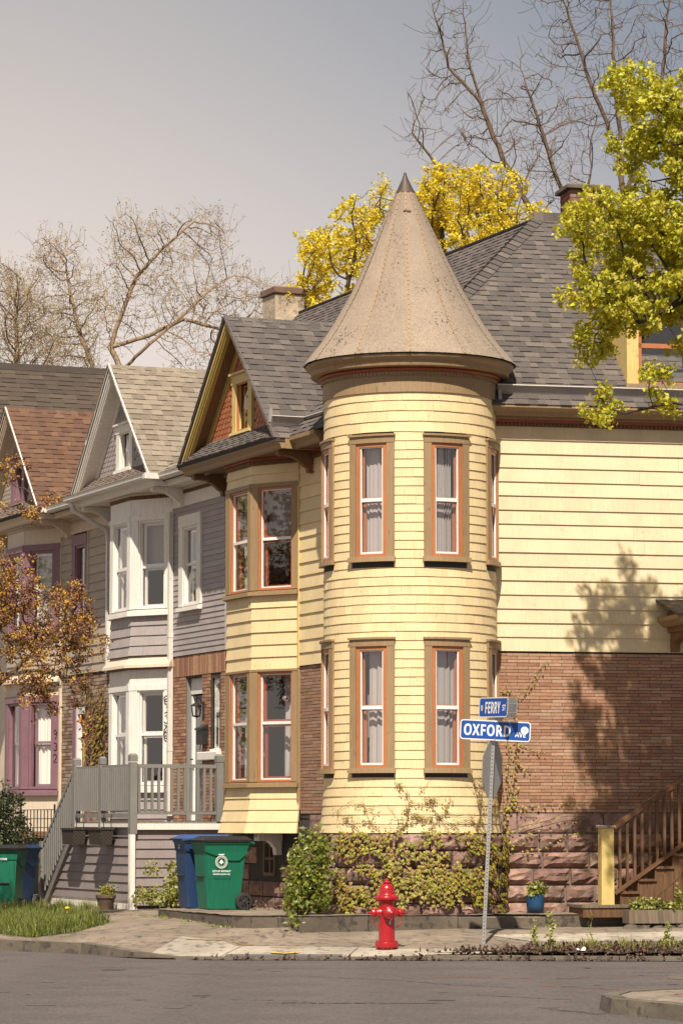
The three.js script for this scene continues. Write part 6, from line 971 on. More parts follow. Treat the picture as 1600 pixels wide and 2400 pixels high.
// maples in yellow flower behind the house
{
  const cols = [[.88, .72, .012], [.92, .79, .02], [.78, .64, .012], [.70, .54, .012]], g1 = cluster(20, .075, .05, .021, cols), m = leafV(.5);
  const base = { n: 520, gap: .42, gs: 2.6, step: .2, kill: .2, infl: 2.2, iters: 120, up: .22, wob: .22, tip: .0055, maxR: .16, twig: 1, bark: M.bark, group: 'yellow flowering maples behind the house', leaves: [{ geo: g1, m, f: .52, all: true, s: .05, s0: .8, s1: 1.3 }, { geo: cluster(12, .05, .055, .025, cols), m, f: .24, all: true, s: .16, s0: .9, s1: 1.4 }] };
  plantTree('flowering_maple', 'maple in yellow flower left of the conical tower roof', [.6, 0, -61], { ...base, n: 560, paths: [[[.6, 0, -61], [.5, 5, -61], [.3, 8.5, -61], [.1, 10.8, -61]], [[.3, 8.5, -61], [-.5, 10.6, -61]]], crown: [[-.33, 12.55, -61, .57, .6, 1.6], [-.82, 11.9, -61, .38, .40, 1.4], [.25, 13.3, -61, .46, .45, 1.5], [.41, 12.4, -61, .49, .75, 1.5], [.78, 13.7, -61, .3, .4, 1.2], [-.3, 11.6, -61, .8, .5, 1.4]] });
  plantTree('flowering_maple', 'maple in yellow flower between the conical roof and the brick chimney', [2.9, 0, -61.5], { ...base, n: 850, paths: [[[2.9, 0, -61.5], [2.8, 6, -61.5], [2.6, 10.2, -61.4], [2.5, 11.8, -61.4]], [[2.6, 10.2, -61.4], [3.4, 12, -61.3]], [[2.6, 10.2, -61.4], [1.9, 12, -61.3]]], crown: [[1.73, 14.15, -61, .33, .40, 1.2], [2.14, 13.76, -61, .73, .62, 1.7], [2.97, 13.80, -61, .73, .55, 1.7], [2.47, 13.01, -61, .95, .6, 1.7], [3.5, 13.30, -61, .5, .33, 1.3], [3.92, 13.5, -61, .2, .16, .8], [1.98, 12.9, -61, .5, .6, 1.5], [1.55, 13.3, -61, .3, .5, 1.2], [3.0, 12.6, -61, .8, .5, 1.5]] });
}
// bare trees
{
  const b = { step: .2, kill: .22, infl: 2.6, iters: 190, up: .26, wob: .13, tip: .0046, pipe: 2.4, maxR: .12, twig: .6, spur: .4, max: 9000, bark: mat([.165, .118, .09], { map: tWood, rough: .95 }), group: 'bare trees behind the houses' };
  plantTree('bare_tree', 'tall bare tree rising straight up behind the brick chimney', [5.8, 0, -63], { ...b, n: 620, paths: [[[5.8, 0, -63], [5.75, 8, -63], [5.62, 13.5, -63], [5.57, 15.4, -63], [5.47, 16.6, -63], [5.40, 18.6, -63]], [[5.57, 15.0, -63], [5.0, 16.4, -62.8], [4.6, 17.6, -62.7], [4.2, 18.9, -62.6]], [[5.62, 14.2, -63], [6.3, 15.6, -63], [6.6, 18.4, -63]]], crown: [[5.56, 17.4, -63, .8, 1.4, 1.6], [6.6, 17.3, -63, .8, 1.5, 1.6], [4.96, 16.5, -63, .8, 1.2, 1.6], [4.4, 17.8, -63, .7, 1.2, 1.6], [5.9, 15.4, -63, .8, .9, 1.6]] });
  plantTree('bare_tree', 'wide bare tree leaning left above the yellow flowering maple', [4.6, 0, -62.3], { ...b, n: 760, paths: [[[4.6, 0, -62.3], [4.5, 9, -62.3], [4.1, 12.6, -62.2], [3.7, 13.8, -62], [3.2, 14.7, -62], [2.75, 15.9, -62], [2.5, 16.8, -62], [2.35, 18.4, -62]], [[4.1, 12.6, -62.2], [3.1, 13.7, -62.4], [2.2, 14.3, -62.4], [1.4, 15.4, -62.4]], [[2.75, 15.9, -62], [2.1, 16.6, -61.9], [1.75, 18.0, -61.8]], [[4.5, 11.6, -62.2], [4.6, 13.2, -61.8], [4.0, 15.0, -61.7], [3.5, 16.5, -61.6]], [[4.6, 13.2, -61.8], [4.9, 14.6, -61.8]]], crown: [[2.02, 16.9, -62, .5, 1.2, 1.5], [1.68, 15.8, -62, .55, .6, 1.5], [2.44, 16.4, -62, .5, 1.6, 1.5], [2.94, 15.0, -62, .99, .91, 1.7], [3.62, 15.75, -62, .91, 1.1, 1.7], [4.3, 15.15, -62, .99, .91, 1.7], [1.5, 15.0, -62, .45, .4, 1.3], [3.78, 14.2, -62, 1.24, .5, 1.7]] });
  const budc = [[.36, .29, .12], [.30, .22, .10]], bud = cluster(5, .05, .04, .014, budc), bm = leafV(.2), p = { ...b, step: .19, kill: .18, tip: .0042, pipe: 2.55, maxR: .10, spur: .6, up: .3, wob: .16, bark: M.barkPale, leaves: [{ geo: bud, m: bm, f: .75, s: .08 }], twig: 1 };
  plantTree('bare_tree', 'large crooked tree in bud above the grey house gable', [-4.9, 0, -75], { ...p, n: 1000, paths: [[[-4.9, 0, -75], [-5.0, 8, -75], [-5.04, 11.81, -75], [-5.18, 12.44, -75], [-5.47, 12.98, -75], [-5.33, 13.44, -75], [-5.06, 14.15, -75], [-4.88, 14.66, -75], [-4.3, 15.3, -75], [-3.5, 16.0, -75]], [[-5.47, 12.98, -75], [-4.65, 13.23, -75], [-3.74, 13.66, -75], [-2.83, 13.41, -75]], [[-5.18, 12.44, -75], [-4.5, 13.0, -74.5], [-3.9, 13.5, -74.4], [-3.0, 14.3, -74.3]]], crown: [[-4.76, 14.97, -75, 1.0, .9, 1.9], [-3.75, 15.58, -75, 1.0, .75, 1.9], [-3.04, 15.48, -75, .65, .7, 1.8], [-5.07, 15.58, -75, .7, .6, 1.8], [-2.63, 14.15, -75, 1.0, .7, 1.8], [-3.34, 14.15, -75, 1.1, .6, 1.8], [-4.25, 13.95, -75, 1.1, .8, 1.8], [-1.7, 14.2, -75, .7, .6, 1.4], [-2.6, 12.9, -75, 1.8, .7, 1.6], [-5.4, 13.6, -75, .6, .9, 1.5]] });
  plantTree('bare_tree', 'slender leaning tree in bud between the crooked tree and the left edge', [-5.7, 0, -78], { ...p, n: 640, paths: [[[-5.7, 0, -78], [-5.8, 9, -78], [-5.93, 12.52, -78], [-6.41, 13.69, -78], [-6.68, 14.75, -78], [-6.79, 15.5, -78]]], crown: [[-6.84, 15.5, -78, .62, .75, 1.5], [-7.27, 15.61, -78, .5, .6, 1.5], [-6.62, 14.43, -78, .62, .83, 1.5], [-7.15, 14.01, -78, .7, .7, 1.5], [-6.31, 13.48, -78, .6, .6, 1.5], [-6.0, 14.4, -78, .5, .9, 1.2], [-6.6, 13.0, -78, .9, .5, 1.4]] });
  plantTree('bare_tree', 'dense upright tree in bud at the left edge of the sky', [-7.77, 0, -76], { ...p, n: 900, kill: .16, step: .18, up: .7, paths: [[[-7.77, 0, -76], [-7.75, 9, -76], [-7.73, 12.5, -76], [-7.84, 14.32, -76]], [[-7.75, 9, -76], [-7.3, 12.3, -76]], [[-7.75, 9, -76], [-8.3, 12.3, -76]]], crown: [[-7.99, 14.22, -76, .55, .81, 1.5], [-7.48, 14.05, -76, .51, .91, 1.5], [-7.78, 13.0, -76, .9, .8, 1.6], [-8.1, 14.84, -76, .41, .3, 1.2], [-6.9, 13.1, -76, .5, .6, 1.4]] });
}
// red and gold budding maple by the left kerb
{
  const c1 = [[.52, .30, .03], [.58, .37, .03], [.42, .20, .03]], c2 = [[.12, .028, .022], [.17, .045, .028], [.22, .075, .025]], m = leafV(.3);
  plantTree('budding_maple', 'young maple with red and golden buds reaching in from the left edge', [-6.7, .2, -48.2], {
    paths: [[[-6.7, 0, -48.2], [-6.56, 1.96, -48.2], [-6.2, 3.6, -48.1], [-5.7, 5.2, -48], [-5.3, 7.2, -48]], [[-6.3, 3.0, -48.1], [-5.2, 3.8, -48], [-4.4, 4.5, -48], [-3.9, 5.1, -48]], [[-6.2, 3.6, -48.1], [-5.4, 3.95, -47.9], [-4.5, 4.05, -47.8], [-3.9, 3.9, -47.8]]],
    crown: [[-4.88, 5.5, -48, .38, .40, .8], [-4.42, 4.83, -48, .77, .50, .9], [-4.74, 4.13, -48, .64, .50, .9], [-3.85, 4.35, -48, .42, .45, .7], [-4.05, 5.1, -48, .36, .36, .7], [-4.6, 3.55, -48, .40, .20, .7], [-3.90, 3.72, -48, .24, .32, .6], [-4.98, 7.22, -48, .24, .38, .6], [-4.80, 6.44, -48, .34, .2, .6], [-4.44, 6.66, -48, .13, .06, .3], [-5.0, 4.96, -48, .32, .51, .9], [-3.80, 3.1, -48, .12, .30, .4], [-5.8, 5.2, -48, .8, 1.6, 1.2]],
    n: 700, gap: .40, gs: 3, step: .12, kill: .13, infl: 1.6, iters: 140, up: .05, wob: .35, tip: .0036, pipe: 2.2, maxR: .09, twig: 1, bark: M.bark,
    leaves: [{ geo: cluster(12, .05, .042, .015, c1), m, f: .68, all: true, s: .06 }, { geo: cluster(9, .055, .05, .014, c2), m, f: .62, all: true, s: .07 }, { geo: cluster(9, .05, .045, .014, [...c1, ...c2]), m, f: .55, all: true, s: .09 }],
  });
}
// street trees over the road to the left, out of frame: the left-facing panes mirror them
{
  const c1 = [[.40, .24, .05], [.46, .29, .04], [.22, .10, .03]], c2 = [[.46, .44, .03], [.38, .38, .03], [.55, .48, .03]], st = { step: .3, kill: .3, infl: 3, iters: 120, up: .08, wob: .25, tip: .007, pipe: 2.3, maxR: .2, twig: 1, bark: M.bark, group: 'street trees over the side road' };
  plantTree('street_tree', 'golden brown street tree over the side road, mirrored in the wide bay panes', [-14, 0, -44.2], { ...st, n: 520, paths: [[[-14, 0, -44.2], [-14, 3, -44.2], [-13.8, 5.5, -44.2], [-13.6, 8, -44.2]]], crown: [[-13.8, 7, -44.2, 3, 3, 3], [-13, 9.5, -44.2, 2.2, 2, 2.2]], leaves: [{ geo: cluster(16, .16, .11, .045, c1), m: leafV(.3), f: .9, all: true, s: .2 }] });
  plantTree('street_tree', 'yellow green street tree over the side road, mirrored in the narrow bay panes', [-13.5, 0, -62], { ...st, n: 520, paths: [[[-13.5, 0, -62], [-13.5, 3, -62], [-13.4, 5.5, -62], [-13.2, 8, -62]]], crown: [[-13.4, 6.2, -62, 3, 3.2, 3], [-12.8, 9.3, -62, 2.2, 2, 2.2]], leaves: [{ geo: cluster(16, .16, .11, .045, c2), m: leafV(.35), f: .9, all: true, s: .2 }] });
}
// shrubs
function bush(name, label, base, masses, nl, l, w, cols, stems, o = {}) {
  const t = thing(name, label, o.cat ?? 'shrub', base, 0, o.group), pts = inEll(masses, nl), sg = [];
  for (let k = 0; k < stems; k++) { const p = pick(pts), b = v3(base[0] + rr(-.15, .15), base[1], base[2] + rr(-.1, .1)), m = b.clone().lerp(p, .5).add(v3(rr(-.1, .1), .12, rr(-.1, .1))); sg.push(tube([b, m, p], [.009, .006, .003], 4)); }
  part(t, 'stems', sg, M.bark, I4);
  const keep = pts.filter(p => masses.some(e => { const d = ((p.x - e[0]) / e[3]) ** 2 + ((p.y - e[1]) / e[4]) ** 2 + ((p.z - e[2]) / e[5]) ** 2; return d < 1 && d > (o.hollow ?? .25); }));
  scatter(t, 'foliage', cluster(o.k ?? 7, o.cr ?? .05, l, w, cols, .7), leafV(o.t ?? .3, .45), keep, .8, 1.25); return t;
}
{
  const c = [[.32, .33, .03], [.25, .29, .035], [.40, .38, .04], [.18, .22, .03]];
  bush('leafy_shrub', 'tall bright green shrub growing against the narrow brick strip beside the tower', [-.55, .47, -45.5], [[-.45, 1.22, -45.5, .27, .40, .24], [-.58, .85, -45.45, .26, .36, .22], [-.32, .82, -45.5, .22, .34, .2], [-.70, .64, -45.3, .14, .18, .15], [-.22, 1.38, -45.6, .16, .2, .12], [-.42, 1.62, -45.7, .14, .2, .1], [-.74, 1.05, -45.5, .11, .12, .1], [-.66, .40, -44.95, .11, .10, .08]], 470, .085, .024, c, 24, { hollow: .02, k: 6, cr: .07, t: .4 });
  const e = [[.035, .055, .014], [.05, .07, .018], [.025, .04, .012], [.075, .085, .02]];
  bush('evergreen_bush', 'dark evergreen bush in front of the purple windowed house', [-5.95, .35, -56], [[-5.95, 1.7, -56, .40, .85, .5], [-5.6, 1.4, -56, .28, .5, .4], [-6.2, 1.3, -56, .4, .8, .5], [-5.75, 2.0, -56, .25, .35, .3]], 900, .05, .02, e, 10, { hollow: .3, k: 10, cr: .07 });
  const s = [[.26, .27, .05], [.19, .22, .04], [.33, .30, .05]], q = Lp(5.6, 1.55, 0), p = Lp(5.9, 1.95, 0);
  bush('climbing_shrub', 'sprawling pale green climber between the porch skirt and the blue bin', [q.x, .42, q.z], [[q.x, .85, q.z, .22, .38, .2], [q.x - .15, .62, q.z + .1, .25, .22, .2], [p.x, 1.05, p.z, .14, .12, .1], [p.x - .1, .6, p.z, .2, .14, .16], [q.x + .1, 1.2, q.z - .05, .1, .12, .1]], 300, .055, .026, s, 14, { hollow: .05, k: 6 });
  const pot = at(FR, 1.62, .72, .62); bush('pot_plant', 'bushy green plants growing in the round blue pot', [pot.x, .715, pot.z], [[pot.x, .80, pot.z, .15, .09, .13], [pot.x + .05, .84, pot.z, .1, .08, .1]], 70, .05, .026, s, 5, { hollow: 0, cat: 'plant' });
  const tpl = at(FR, 3.15, .53, 1.43); bush('planter_plants', 'low leafy green plants in the weathered timber planter', [tpl.x, .515, tpl.z], [[tpl.x - .1, .60, tpl.z, .28, .09, .1], [tpl.x + .25, .57, tpl.z, .2, .08, .1], [tpl.x + .35, .70, tpl.z - .02, .04, .2, .04]], 120, .05, .028, s, 6, { hollow: 0, cat: 'plant' });
  const bp = Lp(6.75, 2.42, 0), by = Hs(bp.x, bp.z) + .21; bush('pot_plant', 'sparse yellow green sprouts in the brown pot by the porch', [bp.x, by, bp.z], [[bp.x, by + .08, bp.z, .12, .08, .12]], 34, .06, .012, [[.36, .33, .03], [.3, .3, .04]], 5, { hollow: 0, cat: 'plant' });
}
// creeper on the tower base and side wall
const LOBE = (() => { const P = [[0, 0], [.34, -.10], [.48, .18], [.34, .32], [.42, .62], [.16, .56], [0, 1], [-.16, .56], [-.42, .62], [-.34, .32], [-.48, .18], [-.34, -.10]]; const pos = [], c = [0, .3, .10]; for (let i = 0; i < P.length; i++) { const a = P[i], b = P[(i + 1) % P.length]; pos.push(...c, a[0], a[1], 0, b[0], b[1], 0); } const g = new THREE.BufferGeometry(); g.setAttribute('position', new THREE.Float32BufferAttribute(pos, 3)); g.scale(.066, .066, .066); g.rotateZ(Math.PI); g.computeVertexNormals(); return g; })();
function leavesOn(parent, name, spots, cols, s0, s1) { // spots: {p, n} point and outward normal; leaf hangs, tip down
  const im = new THREE.InstancedMesh(LOBE, leafMat(.5, .3), spots.length), c = new THREE.Color(); parent.updateWorldMatrix(true, false); const inv = parent.matrixWorld.clone().invert();
  spots.forEach(({ p, n, s = 1 }, i) => { const z = n.clone().add(v3(rr(-.5, .5), rr(.1, .9), rr(-.3, .3))).normalize(), x = UP.clone().cross(z).normalize().applyAxisAngle(z, rr(-.7, .7)), y = z.clone().cross(x), k = rr(s0, s1) * s; im.setMatrixAt(i, inv.clone().multiply(new THREE.Matrix4().makeBasis(x.multiplyScalar(k), y.multiplyScalar(k), z.clone().multiplyScalar(k)).setPosition(p))); const q = pick(cols), b = rr(.8, 1.15); im.setColorAt(i, c.setRGB(q[0] * b, q[1] * b, q[2] * b)); });
  im.name = name; im.userData = { kind: 'stuff' }; im.castShadow = im.receiveShadow = true; parent.add(im);
}
{
  const cols = [[.32, .30, .02], [.38, .33, .022], [.24, .24, .02], [.28, .17, .03], [.33, .23, .03]], red = [[.22, .13, .035], [.28, .17, .03], [.16, .075, .03], [.30, .22, .03]];
  const iv = thing('ivy_creeper', 'yellow green creeper covering the stone base of the round tower', 'creeper', [T.x, .47, T.z + 1.35]); const spots = [], stems = [];
  const C = (a, y, r) => v3(T.x + r * Math.sin(rad(a)), y, T.z + r * Math.cos(rad(a)));
  for (let k = 0; k < 54; k++) { // creeping shoots that wander over the stones
    let a = rr(-48, 84), y = rr(.50, 1.0), da = rr(-2.4, 2.4), pts = []; const n = Math.floor(rr(12, 30));
    for (let i = 0; i < n && y < 1.72 && y > .46; i++) { pts.push(C(a, y, 1.375)); const dens = fbm(a * .06 + 9, y * 4, 997, 17, 3); if (dens > .38) for (let j = 0; j < 2; j++) spots.push({ p: C(a + rr(-2.2, 2.2), y + rr(-.035, .035), 1.385 + rr(0, .05)), n: v3(Math.sin(rad(a)), 0, Math.cos(rad(a))), s: y > 1.5 ? .75 : 1 }); a += da * .55 + rr(-1, 1); y += rr(.0, .055); da += rr(-.8, .8); }
    if (pts.length > 2) stems.push(tube(pts, pts.map((_, i) => .007 * (1 - i / pts.length) + .002), 4));
  }
  for (let k = 0; k < 2500; k++) { const a = rr(-50, 86), y = rr(.50, 1.66); if (fbm(a * .07 + 3, y * 4.2, 997, 19, 3) > .485) spots.push({ p: C(a, y, 1.375 + rr(0, .04)), n: v3(Math.sin(rad(a)), 0, Math.cos(rad(a))) }); }
  part(iv, 'stems', stems, M.bark, I4); leavesOn(iv, 'foliage', spots, [...cols, [.27, .17, .03], [.32, .22, .03], [.22, .20, .02]], .55, 1.0);
  // thin red-brown tendrils higher up on the yellow shingles
  const tw = thing('ivy_tendrils', 'thin leafy tendrils spreading over the lowest yellow shingles of the tower', 'creeper', [T.x, 1.62, T.z + 1.33]), s2 = [], l2 = [];
  const tend = (a, y, da, dy, n, r0, dens, depth) => { const pts = []; for (let i = 0; i < n; i++) { const fl = .055 * Math.pow(cl((2.4 - y) / .75), 2); pts.push(C(a, y, 1.292 + fl)); if (rnd() < dens) { for (let j = 0; j < 2; j++) l2.push({ p: C(a + rr(-1.2, 1.2), y + rr(-.03, .01), 1.30 + fl + rr(0, .02)), n: v3(Math.sin(rad(a)), 0, Math.cos(rad(a))), s: rr(.35, .65) }); } if (depth && rnd() < .22) tend(a, y, da * rr(-1.5, 1.5) + rr(-1, 1), dy * rr(-.3, 1), Math.floor(n * .6), r0 * .7, dens * 1.1, depth - 1); a += da + rr(-.5, .5); y += dy + rr(-.008, .008); da += rr(-.25, .25); if (y > 2.5 || y < 1.64) break; } if (pts.length > 2) s2.push(tube(pts, pts.map((_, i) => r0 * (1 - .7 * i / pts.length)), 3)); };
  for (const [a, y, da, dy, n] of [[52, 1.64, -.5, .045, 20], [60, 1.66, .3, .045, 18], [-8, 1.66, .8, .03, 22], [-20, 1.66, -.9, .022, 20], [-34, 1.66, -1.2, .014, 20], [10, 1.7, 1.2, .018, 20], [30, 1.65, -1.1, .02, 24], [44, 1.66, .6, .05, 17], [-12, 1.66, 1.4, .012, 22], [68, 1.65, -.6, .05, 18], [74, 1.65, .2, .06, 16], [22, 1.66, -.6, .03, 20]]) tend(a, y, da, dy, n, .005, .18, 2);
  part(tw, 'stems', s2, M.bark, I4); leavesOn(tw, 'foliage', l2, red.concat(red, cols), .5, .9);
  // shoots on the brick side wall
  const sv = thing('wall_creeper', 'creeper shoots with small yellow leaves climbing the side wall beside the tower', 'creeper', at(FR, 1.45, 1.4, .03).toArray()), s3 = [], l3 = [];
  const shoots = [[[1.439, 2.0], [1.481, 2.342], [1.491, 2.54], [1.512, 2.739], [1.502, 2.917], [1.502, 3.453], [1.523, 3.591], [1.648, 3.71], [1.731, 3.79], [1.814, 3.928], [1.897, 4.047], [1.991, 4.137]], [[1.30, .9], [1.33, 1.5], [1.367, 2.104], [1.387, 2.263], [1.387, 2.54], [1.398, 2.699], [1.387, 2.858], [1.356, 3.254], [1.335, 3.651], [1.31, 3.75]], [[1.335, 3.671], [1.439, 3.71], [1.46, 3.651]], [[1.512, 2.61], [1.554, 2.59], [1.752, 2.52]], [[1.523, 2.917], [1.585, 2.887], [1.793, 2.828], [1.908, 2.798]], [[1.335, 2.005], [1.668, 2.015], [2.002, 2.035], [2.272, 2.054], [2.605, 2.084]], [[1.377, 1.995], [1.523, 1.955], [1.668, 1.922], [1.772, 1.926]], [[1.398, 1.668], [1.668, 1.747], [1.877, 1.787], [2.126, 1.856], [2.293, 1.876], [2.501, 1.87], [2.834, 1.926]], [[1.398, 1.43], [1.564, 1.509], [1.668, 1.608], [1.877, 1.658], [2.085, 1.688], [2.21, 1.727], [2.376, 1.797], [2.60, 1.84]], [[1.523, 1.351], [1.71, 1.38], [1.877, 1.41], [2.043, 1.489], [2.126, 1.569], [2.293, 1.588], [2.48, 1.648]], [[1.25, .6], [1.27, 1.1], [1.29, 1.7], [1.31, 2.3]], [[1.24, .55], [1.30, .9], [1.36, 1.3], [1.38, 1.7]]];
  shoots.forEach((path, si) => { const c = new THREE.CatmullRomCurve3(path.map(([x, y]) => at(FR, x, y, y < 1.93 ? .075 : .018))), L = c.getLength(), n = Math.ceil(L / .06), P = c.getSpacedPoints(n); s3.push(tube(P, P.map((_, i) => .006 * (1 - .7 * i / n)), 4)); P.forEach((p, i) => { const k = si < 2 ? 2 : 1; for (let j = 0; j < k; j++) if (rnd() < .9) l3.push({ p: p.clone().addScaledVector(dR, rr(-.045, .045)).add(v3(0, rr(-.02, .03), 0)).addScaledVector(nR, rr(.01, .05)), n: nR, s: (1 - .45 * i / n) * .9 }); }); });
  part(sv, 'stems', s3, M.bark, I4); leavesOn(sv, 'foliage', l3, cols, .6, .95);
  // reddish ivy round the yellow door further along
  const di = thing('ivy_creeper', 'reddish creeper hanging beside the yellow door of the purple trimmed house', 'creeper', at(FP, 3.5, 1.8, .05).toArray()), l4 = [], s4 = []; for (let k = 0; k < 16; k++) { let x = rr(3.25, 4.25), y = rr(3.9, 4.5), pts = []; while (y > 2.0 + rnd()) { pts.push(at(FP, x, y, .03)); for (let j = 0; j < 2; j++) l4.push({ p: at(FP, x + rr(-.06, .06), y + rr(-.04, .04), rr(.03, .12)), n: nL }); y -= .07; x += rr(-.05, .05); } if (pts.length > 2) s4.push(tube(pts, pts.map(() => .004), 3)); } part(di, 'stems', s4, M.bark, I4); leavesOn(di, 'foliage', l4, red, .8, 1.3);
}
// grass verge, weeds, litter
function tuft(n, h, w, cols, lean = .5) { const pos = [], col = []; for (let i = 0; i < n; i++) { const a = rr(0, 6.28), l = rr(.1, lean), H = h * rr(.55, 1.15), c = pick(cols), b = rr(.8, 1.15), x0 = rr(-.05, .05), z0 = rr(-.05, .05), sx = Math.cos(a), sz = Math.sin(a), P = t => [x0 + sx * l * H * t * t, H * t * (1 - .25 * t * l), z0 + sz * l * H * t * t], wv = t => w * (1 - t); for (const [t0, t1] of [[0, .5], [.5, 1]]) { const A = P(t0), B = P(t1), u = wv(t0), v = wv(t1), q = [[A[0] - sz * u, A[1], A[2] + sx * u], [A[0] + sz * u, A[1], A[2] - sx * u], [B[0] + sz * v, B[1], B[2] - sx * v], [B[0] - sz * v, B[1], B[2] + sx * v]]; for (const j of [0, 1, 2, 0, 2, 3]) { pos.push(...q[j]); col.push(c[0] * b, c[1] * b, c[2] * b); } } } const g = new THREE.BufferGeometry(); g.setAttribute('position', new THREE.Float32BufferAttribute(pos, 3)); g.setAttribute('color', new THREE.Float32BufferAttribute(col, 3)); g.computeVertexNormals(); return g; }
const upright = (o) => o.rotation.set(rr(-.15, .15), rr(0, 6.28), rr(-.15, .15));
function stuff(name, geo, m, pts, s0, s1, label, category) { const im = scatter(scene, name, geo, m, pts, s0, s1, upright); im.name = numbered(name); im.userData = { kind: 'stuff', label, category }; return im; }
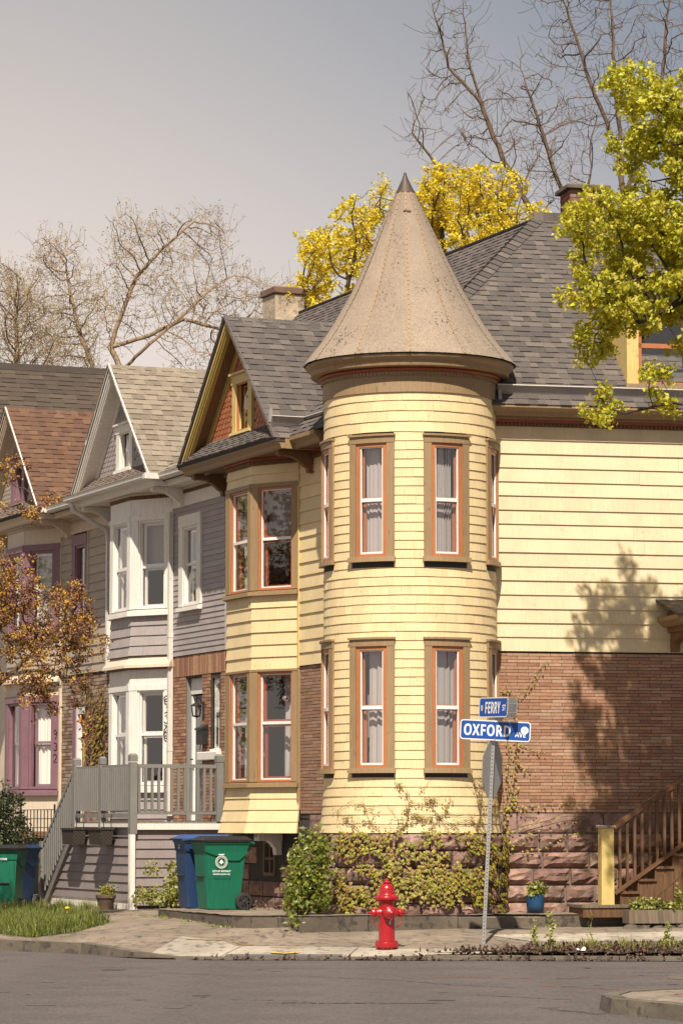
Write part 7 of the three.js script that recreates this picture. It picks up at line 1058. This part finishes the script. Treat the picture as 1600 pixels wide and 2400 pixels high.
{
  const gc = [[.15, .19, .02], [.21, .24, .025], [.10, .13, .02], [.28, .26, .06]], gm = leafV(.3, .5);
  const V = [[2.35, 3.85], [1.0, 4.85], [.75, 5.5], [4, 5.75], [16, 5.75], [16, 3.4], [6, 3.45]].map(([u, l]) => { const p = Lp(u, l, 0); return [p.x, p.z]; });
  structure('verge_soil', patch(V, .12, (x, z) => Hs(x, z) + .006), M.soil);
  const edge = dense(V, .05).filter(p => p[1] > -58).map(([x, z]) => v3(x + rr(-.06, .05), Hs(x, z) + .004, z + rr(-.05, .07))); stuff('grass', tuft(12, .15, .005, gc, 1.1), gm, edge, .5, 1.2, 'ragged grass along the edge of the left verge', 'grass');
  const inV = (n) => { const out = []; const xs = V.map(p => p[0]), zs = V.map(p => p[1]); while (out.length < n) { const x = rr(Math.max(-9, Math.min(...xs)), Math.max(...xs)), z = rr(-58, Math.max(...zs)); if (inPoly(x, z, V)) out.push(v3(x, Hs(x, z) + .015, z)); } return out; };
  stuff('grass', tuft(14, .20, .005, gc, 1.0), gm, inV(3400), .45, 1.35, 'long unmown grass on the left verge', 'grass');
  const bank = []; for (let k = 0; k < 110; k++) { const p = Lp(rr(6.6, 10.5), rr(2.12, 2.9), 0); if (rnd() < .5) bank.push(v3(p.x, Hs(p.x, p.z), p.z)); } stuff('grass', tuft(12, .15, .006, gc, .8), gm, bank, .5, 1.3, 'grass tufts along the foot of the porch skirt', 'grass');
  // strip of soil, dead leaves and weeds along the right kerb
  const W = [[.9, -42.12], [1.6, -42.1], [3.2, -42.0], [14, -41.3], [14, -42.5], [4.5, -42.95], [2.7, -42.8], [2.2, -42.35], [1.3, -42.22]];
  structure('kerb_debris', patch(W, .07, (x, z) => Hs(x, z) + .016 + .055 * fbm(x * 5, z * 5, 997, 88, 3) * cl((x - .3) / 1)), M.soil);
  structure('gutter_dirt', patch([[-2.6, -42.35], [-1.9, -42.05], [.3, -41.97], [14, -41.0], [14, -40.75], [.2, -41.85], [-1.9, -41.95], [-3.2, -43.2]], .08, (x, z) => .006 + .02 * fbm(x * 4, z * 4, 997, 90, 3)), M.soil);
  const fl = []; while (fl.length < 1500) { const x = rr(.5, 6), z = rr(-43, -41.5); if (inPoly(x, z, W)) fl.push(v3(x, Hs(x, z) + .055, z)); } for (let k = 0; k < 260; k++) { const x = rr(-3.4, 6), z = -41.96 + .06 * x * .9 + rr(-.14, .1) - (x < -2 ? (x + 2) * -1.4 * -1 : 0); if (x > -2) fl.push(v3(x, .02, z)); } for (let k = 0; k < 200; k++) { const p = Lp(rr(2.0, 6.2), rr(.7, 1.8), 0); fl.push(v3(p.x, .50, p.z)); }
  scatter(scene, numbered('leaf_litter'), cluster(6, .03, .05, .018, [[.10, .06, .04], [.14, .085, .055], [.07, .04, .03], [.18, .12, .08]]), leafV(0, .9), fl, .6, 1.3).userData = { kind: 'stuff', label: 'brown dead leaves and litter along the kerb', category: 'leaf litter' };
  const wd = []; for (let k = 0; k < 90; k++) { const x = rr(2.3, 5.6), z = rr(-42.85, -42.15); if (inPoly(x, z, W)) wd.push(v3(x, Hs(x, z) + .03, z)); } stuff('weeds', tuft(10, .17, .009, [[.24, .26, .04], [.18, .21, .03], [.32, .30, .05]], .7), gm, wd, .5, 1.2, 'green weeds growing in the strip by the right kerb', 'weeds');
  const cr = []; for (let k = 0; k < 26; k++) { const p = Lp(rr(-.5, 4), 2.95 + rr(-.06, .1), 0); cr.push(v3(p.x, Hs(p.x, p.z) + .005, p.z)); } for (const x of [-3.3, -2.8, -2.5, -1.95, -1.75, -1.6, -1.2]) cr.push(v3(x, Hs(x, -44.6) + .004, -44.6 - .1 * rnd())); stuff('weeds', tuft(9, .05, .006, [[.26, .27, .04], [.20, .22, .03]], 1.2), gm, cr, .6, 1.4, 'small weeds in the paving joints', 'weeds');
  const tall = (label, x, z, h, n) => { const t = thing('tall_weed', label, 'weed', [x, Hs(x, z) + .03, z]), ps = Array.from({ length: 6 }, (_, i) => v3(.02 * Math.sin(i * 2), h * i / 5, .015 * Math.cos(i * 3))); part(t, 'stem', tube(ps, ps.map((_, i) => .006 - .0007 * i), 4), mat([.2, .22, .05])); const q = []; for (let i = 0; i < n; i++) { const f = rnd(); q.push(v3(x + rr(-.07, .07) * (1.2 - f), Hs(x, z) + .05 + h * f, z + rr(-.06, .06))); } scatter(t, 'foliage', cluster(4, .02, .055, .016, [[.22, .25, .04], [.3, .3, .05]], .8), gm, q, .7, 1.2); };
  tall('tall leafy weed left of the others by the right kerb', 2.55, -42.6, .34, 26); tall('tall weed in the middle of the right kerb strip', 2.75, -42.75, .46, 30); tall('short tuft weed near the right end of the kerb strip', 4.3, -42.6, .3, 20); tall('bare stalked weed standing right of the middle of the kerb strip', 3.3, -42.7, .5, 6);
  const dn = (label, x, y, z, s) => { const t = thing('dandelion', label, 'flower', [x, y, z], 0); part(t, 'leaves', tuft(9, .09 * s, .012, gc, 1.4), gm); part(t, 'flower', new THREE.IcosahedronGeometry(.026 * s, 1).scale(1, .6, 1).translate(0, .10 * s, 0), mat([.72, .46, .01], { rough: .8 })); part(t, 'stalk', cyl([0, 0, 0], [0, .10 * s, 0], .003, .003, 5), gm.clone()); };
  dn('yellow dandelion on the paving at the bottom right corner', 3.35, .14, -30.15, 1.3); { const p = Lp(3.2, 4.2, 0); dn('yellow dandelion in the long grass at the left', p.x, Hs(p.x, p.z) + .08, p.z, 1.5); }
  const pz = thing('paper_scrap', 'scrap of white litter lying in the kerb debris', 'litter', [3.12, Hs(3.12, -42.1) + .06, -42.1]); part(pz, 'sheet', hexa([[-.06, 0, -.03], [.06, .01, -.02], [.05, 0, .03], [-.05, .01, .03], [-.05, .03, -.03], [.05, .05, -.01], [.06, .02, .03], [-.06, .03, .02]]), M.storm);
}

renderer.render(scene, camera);
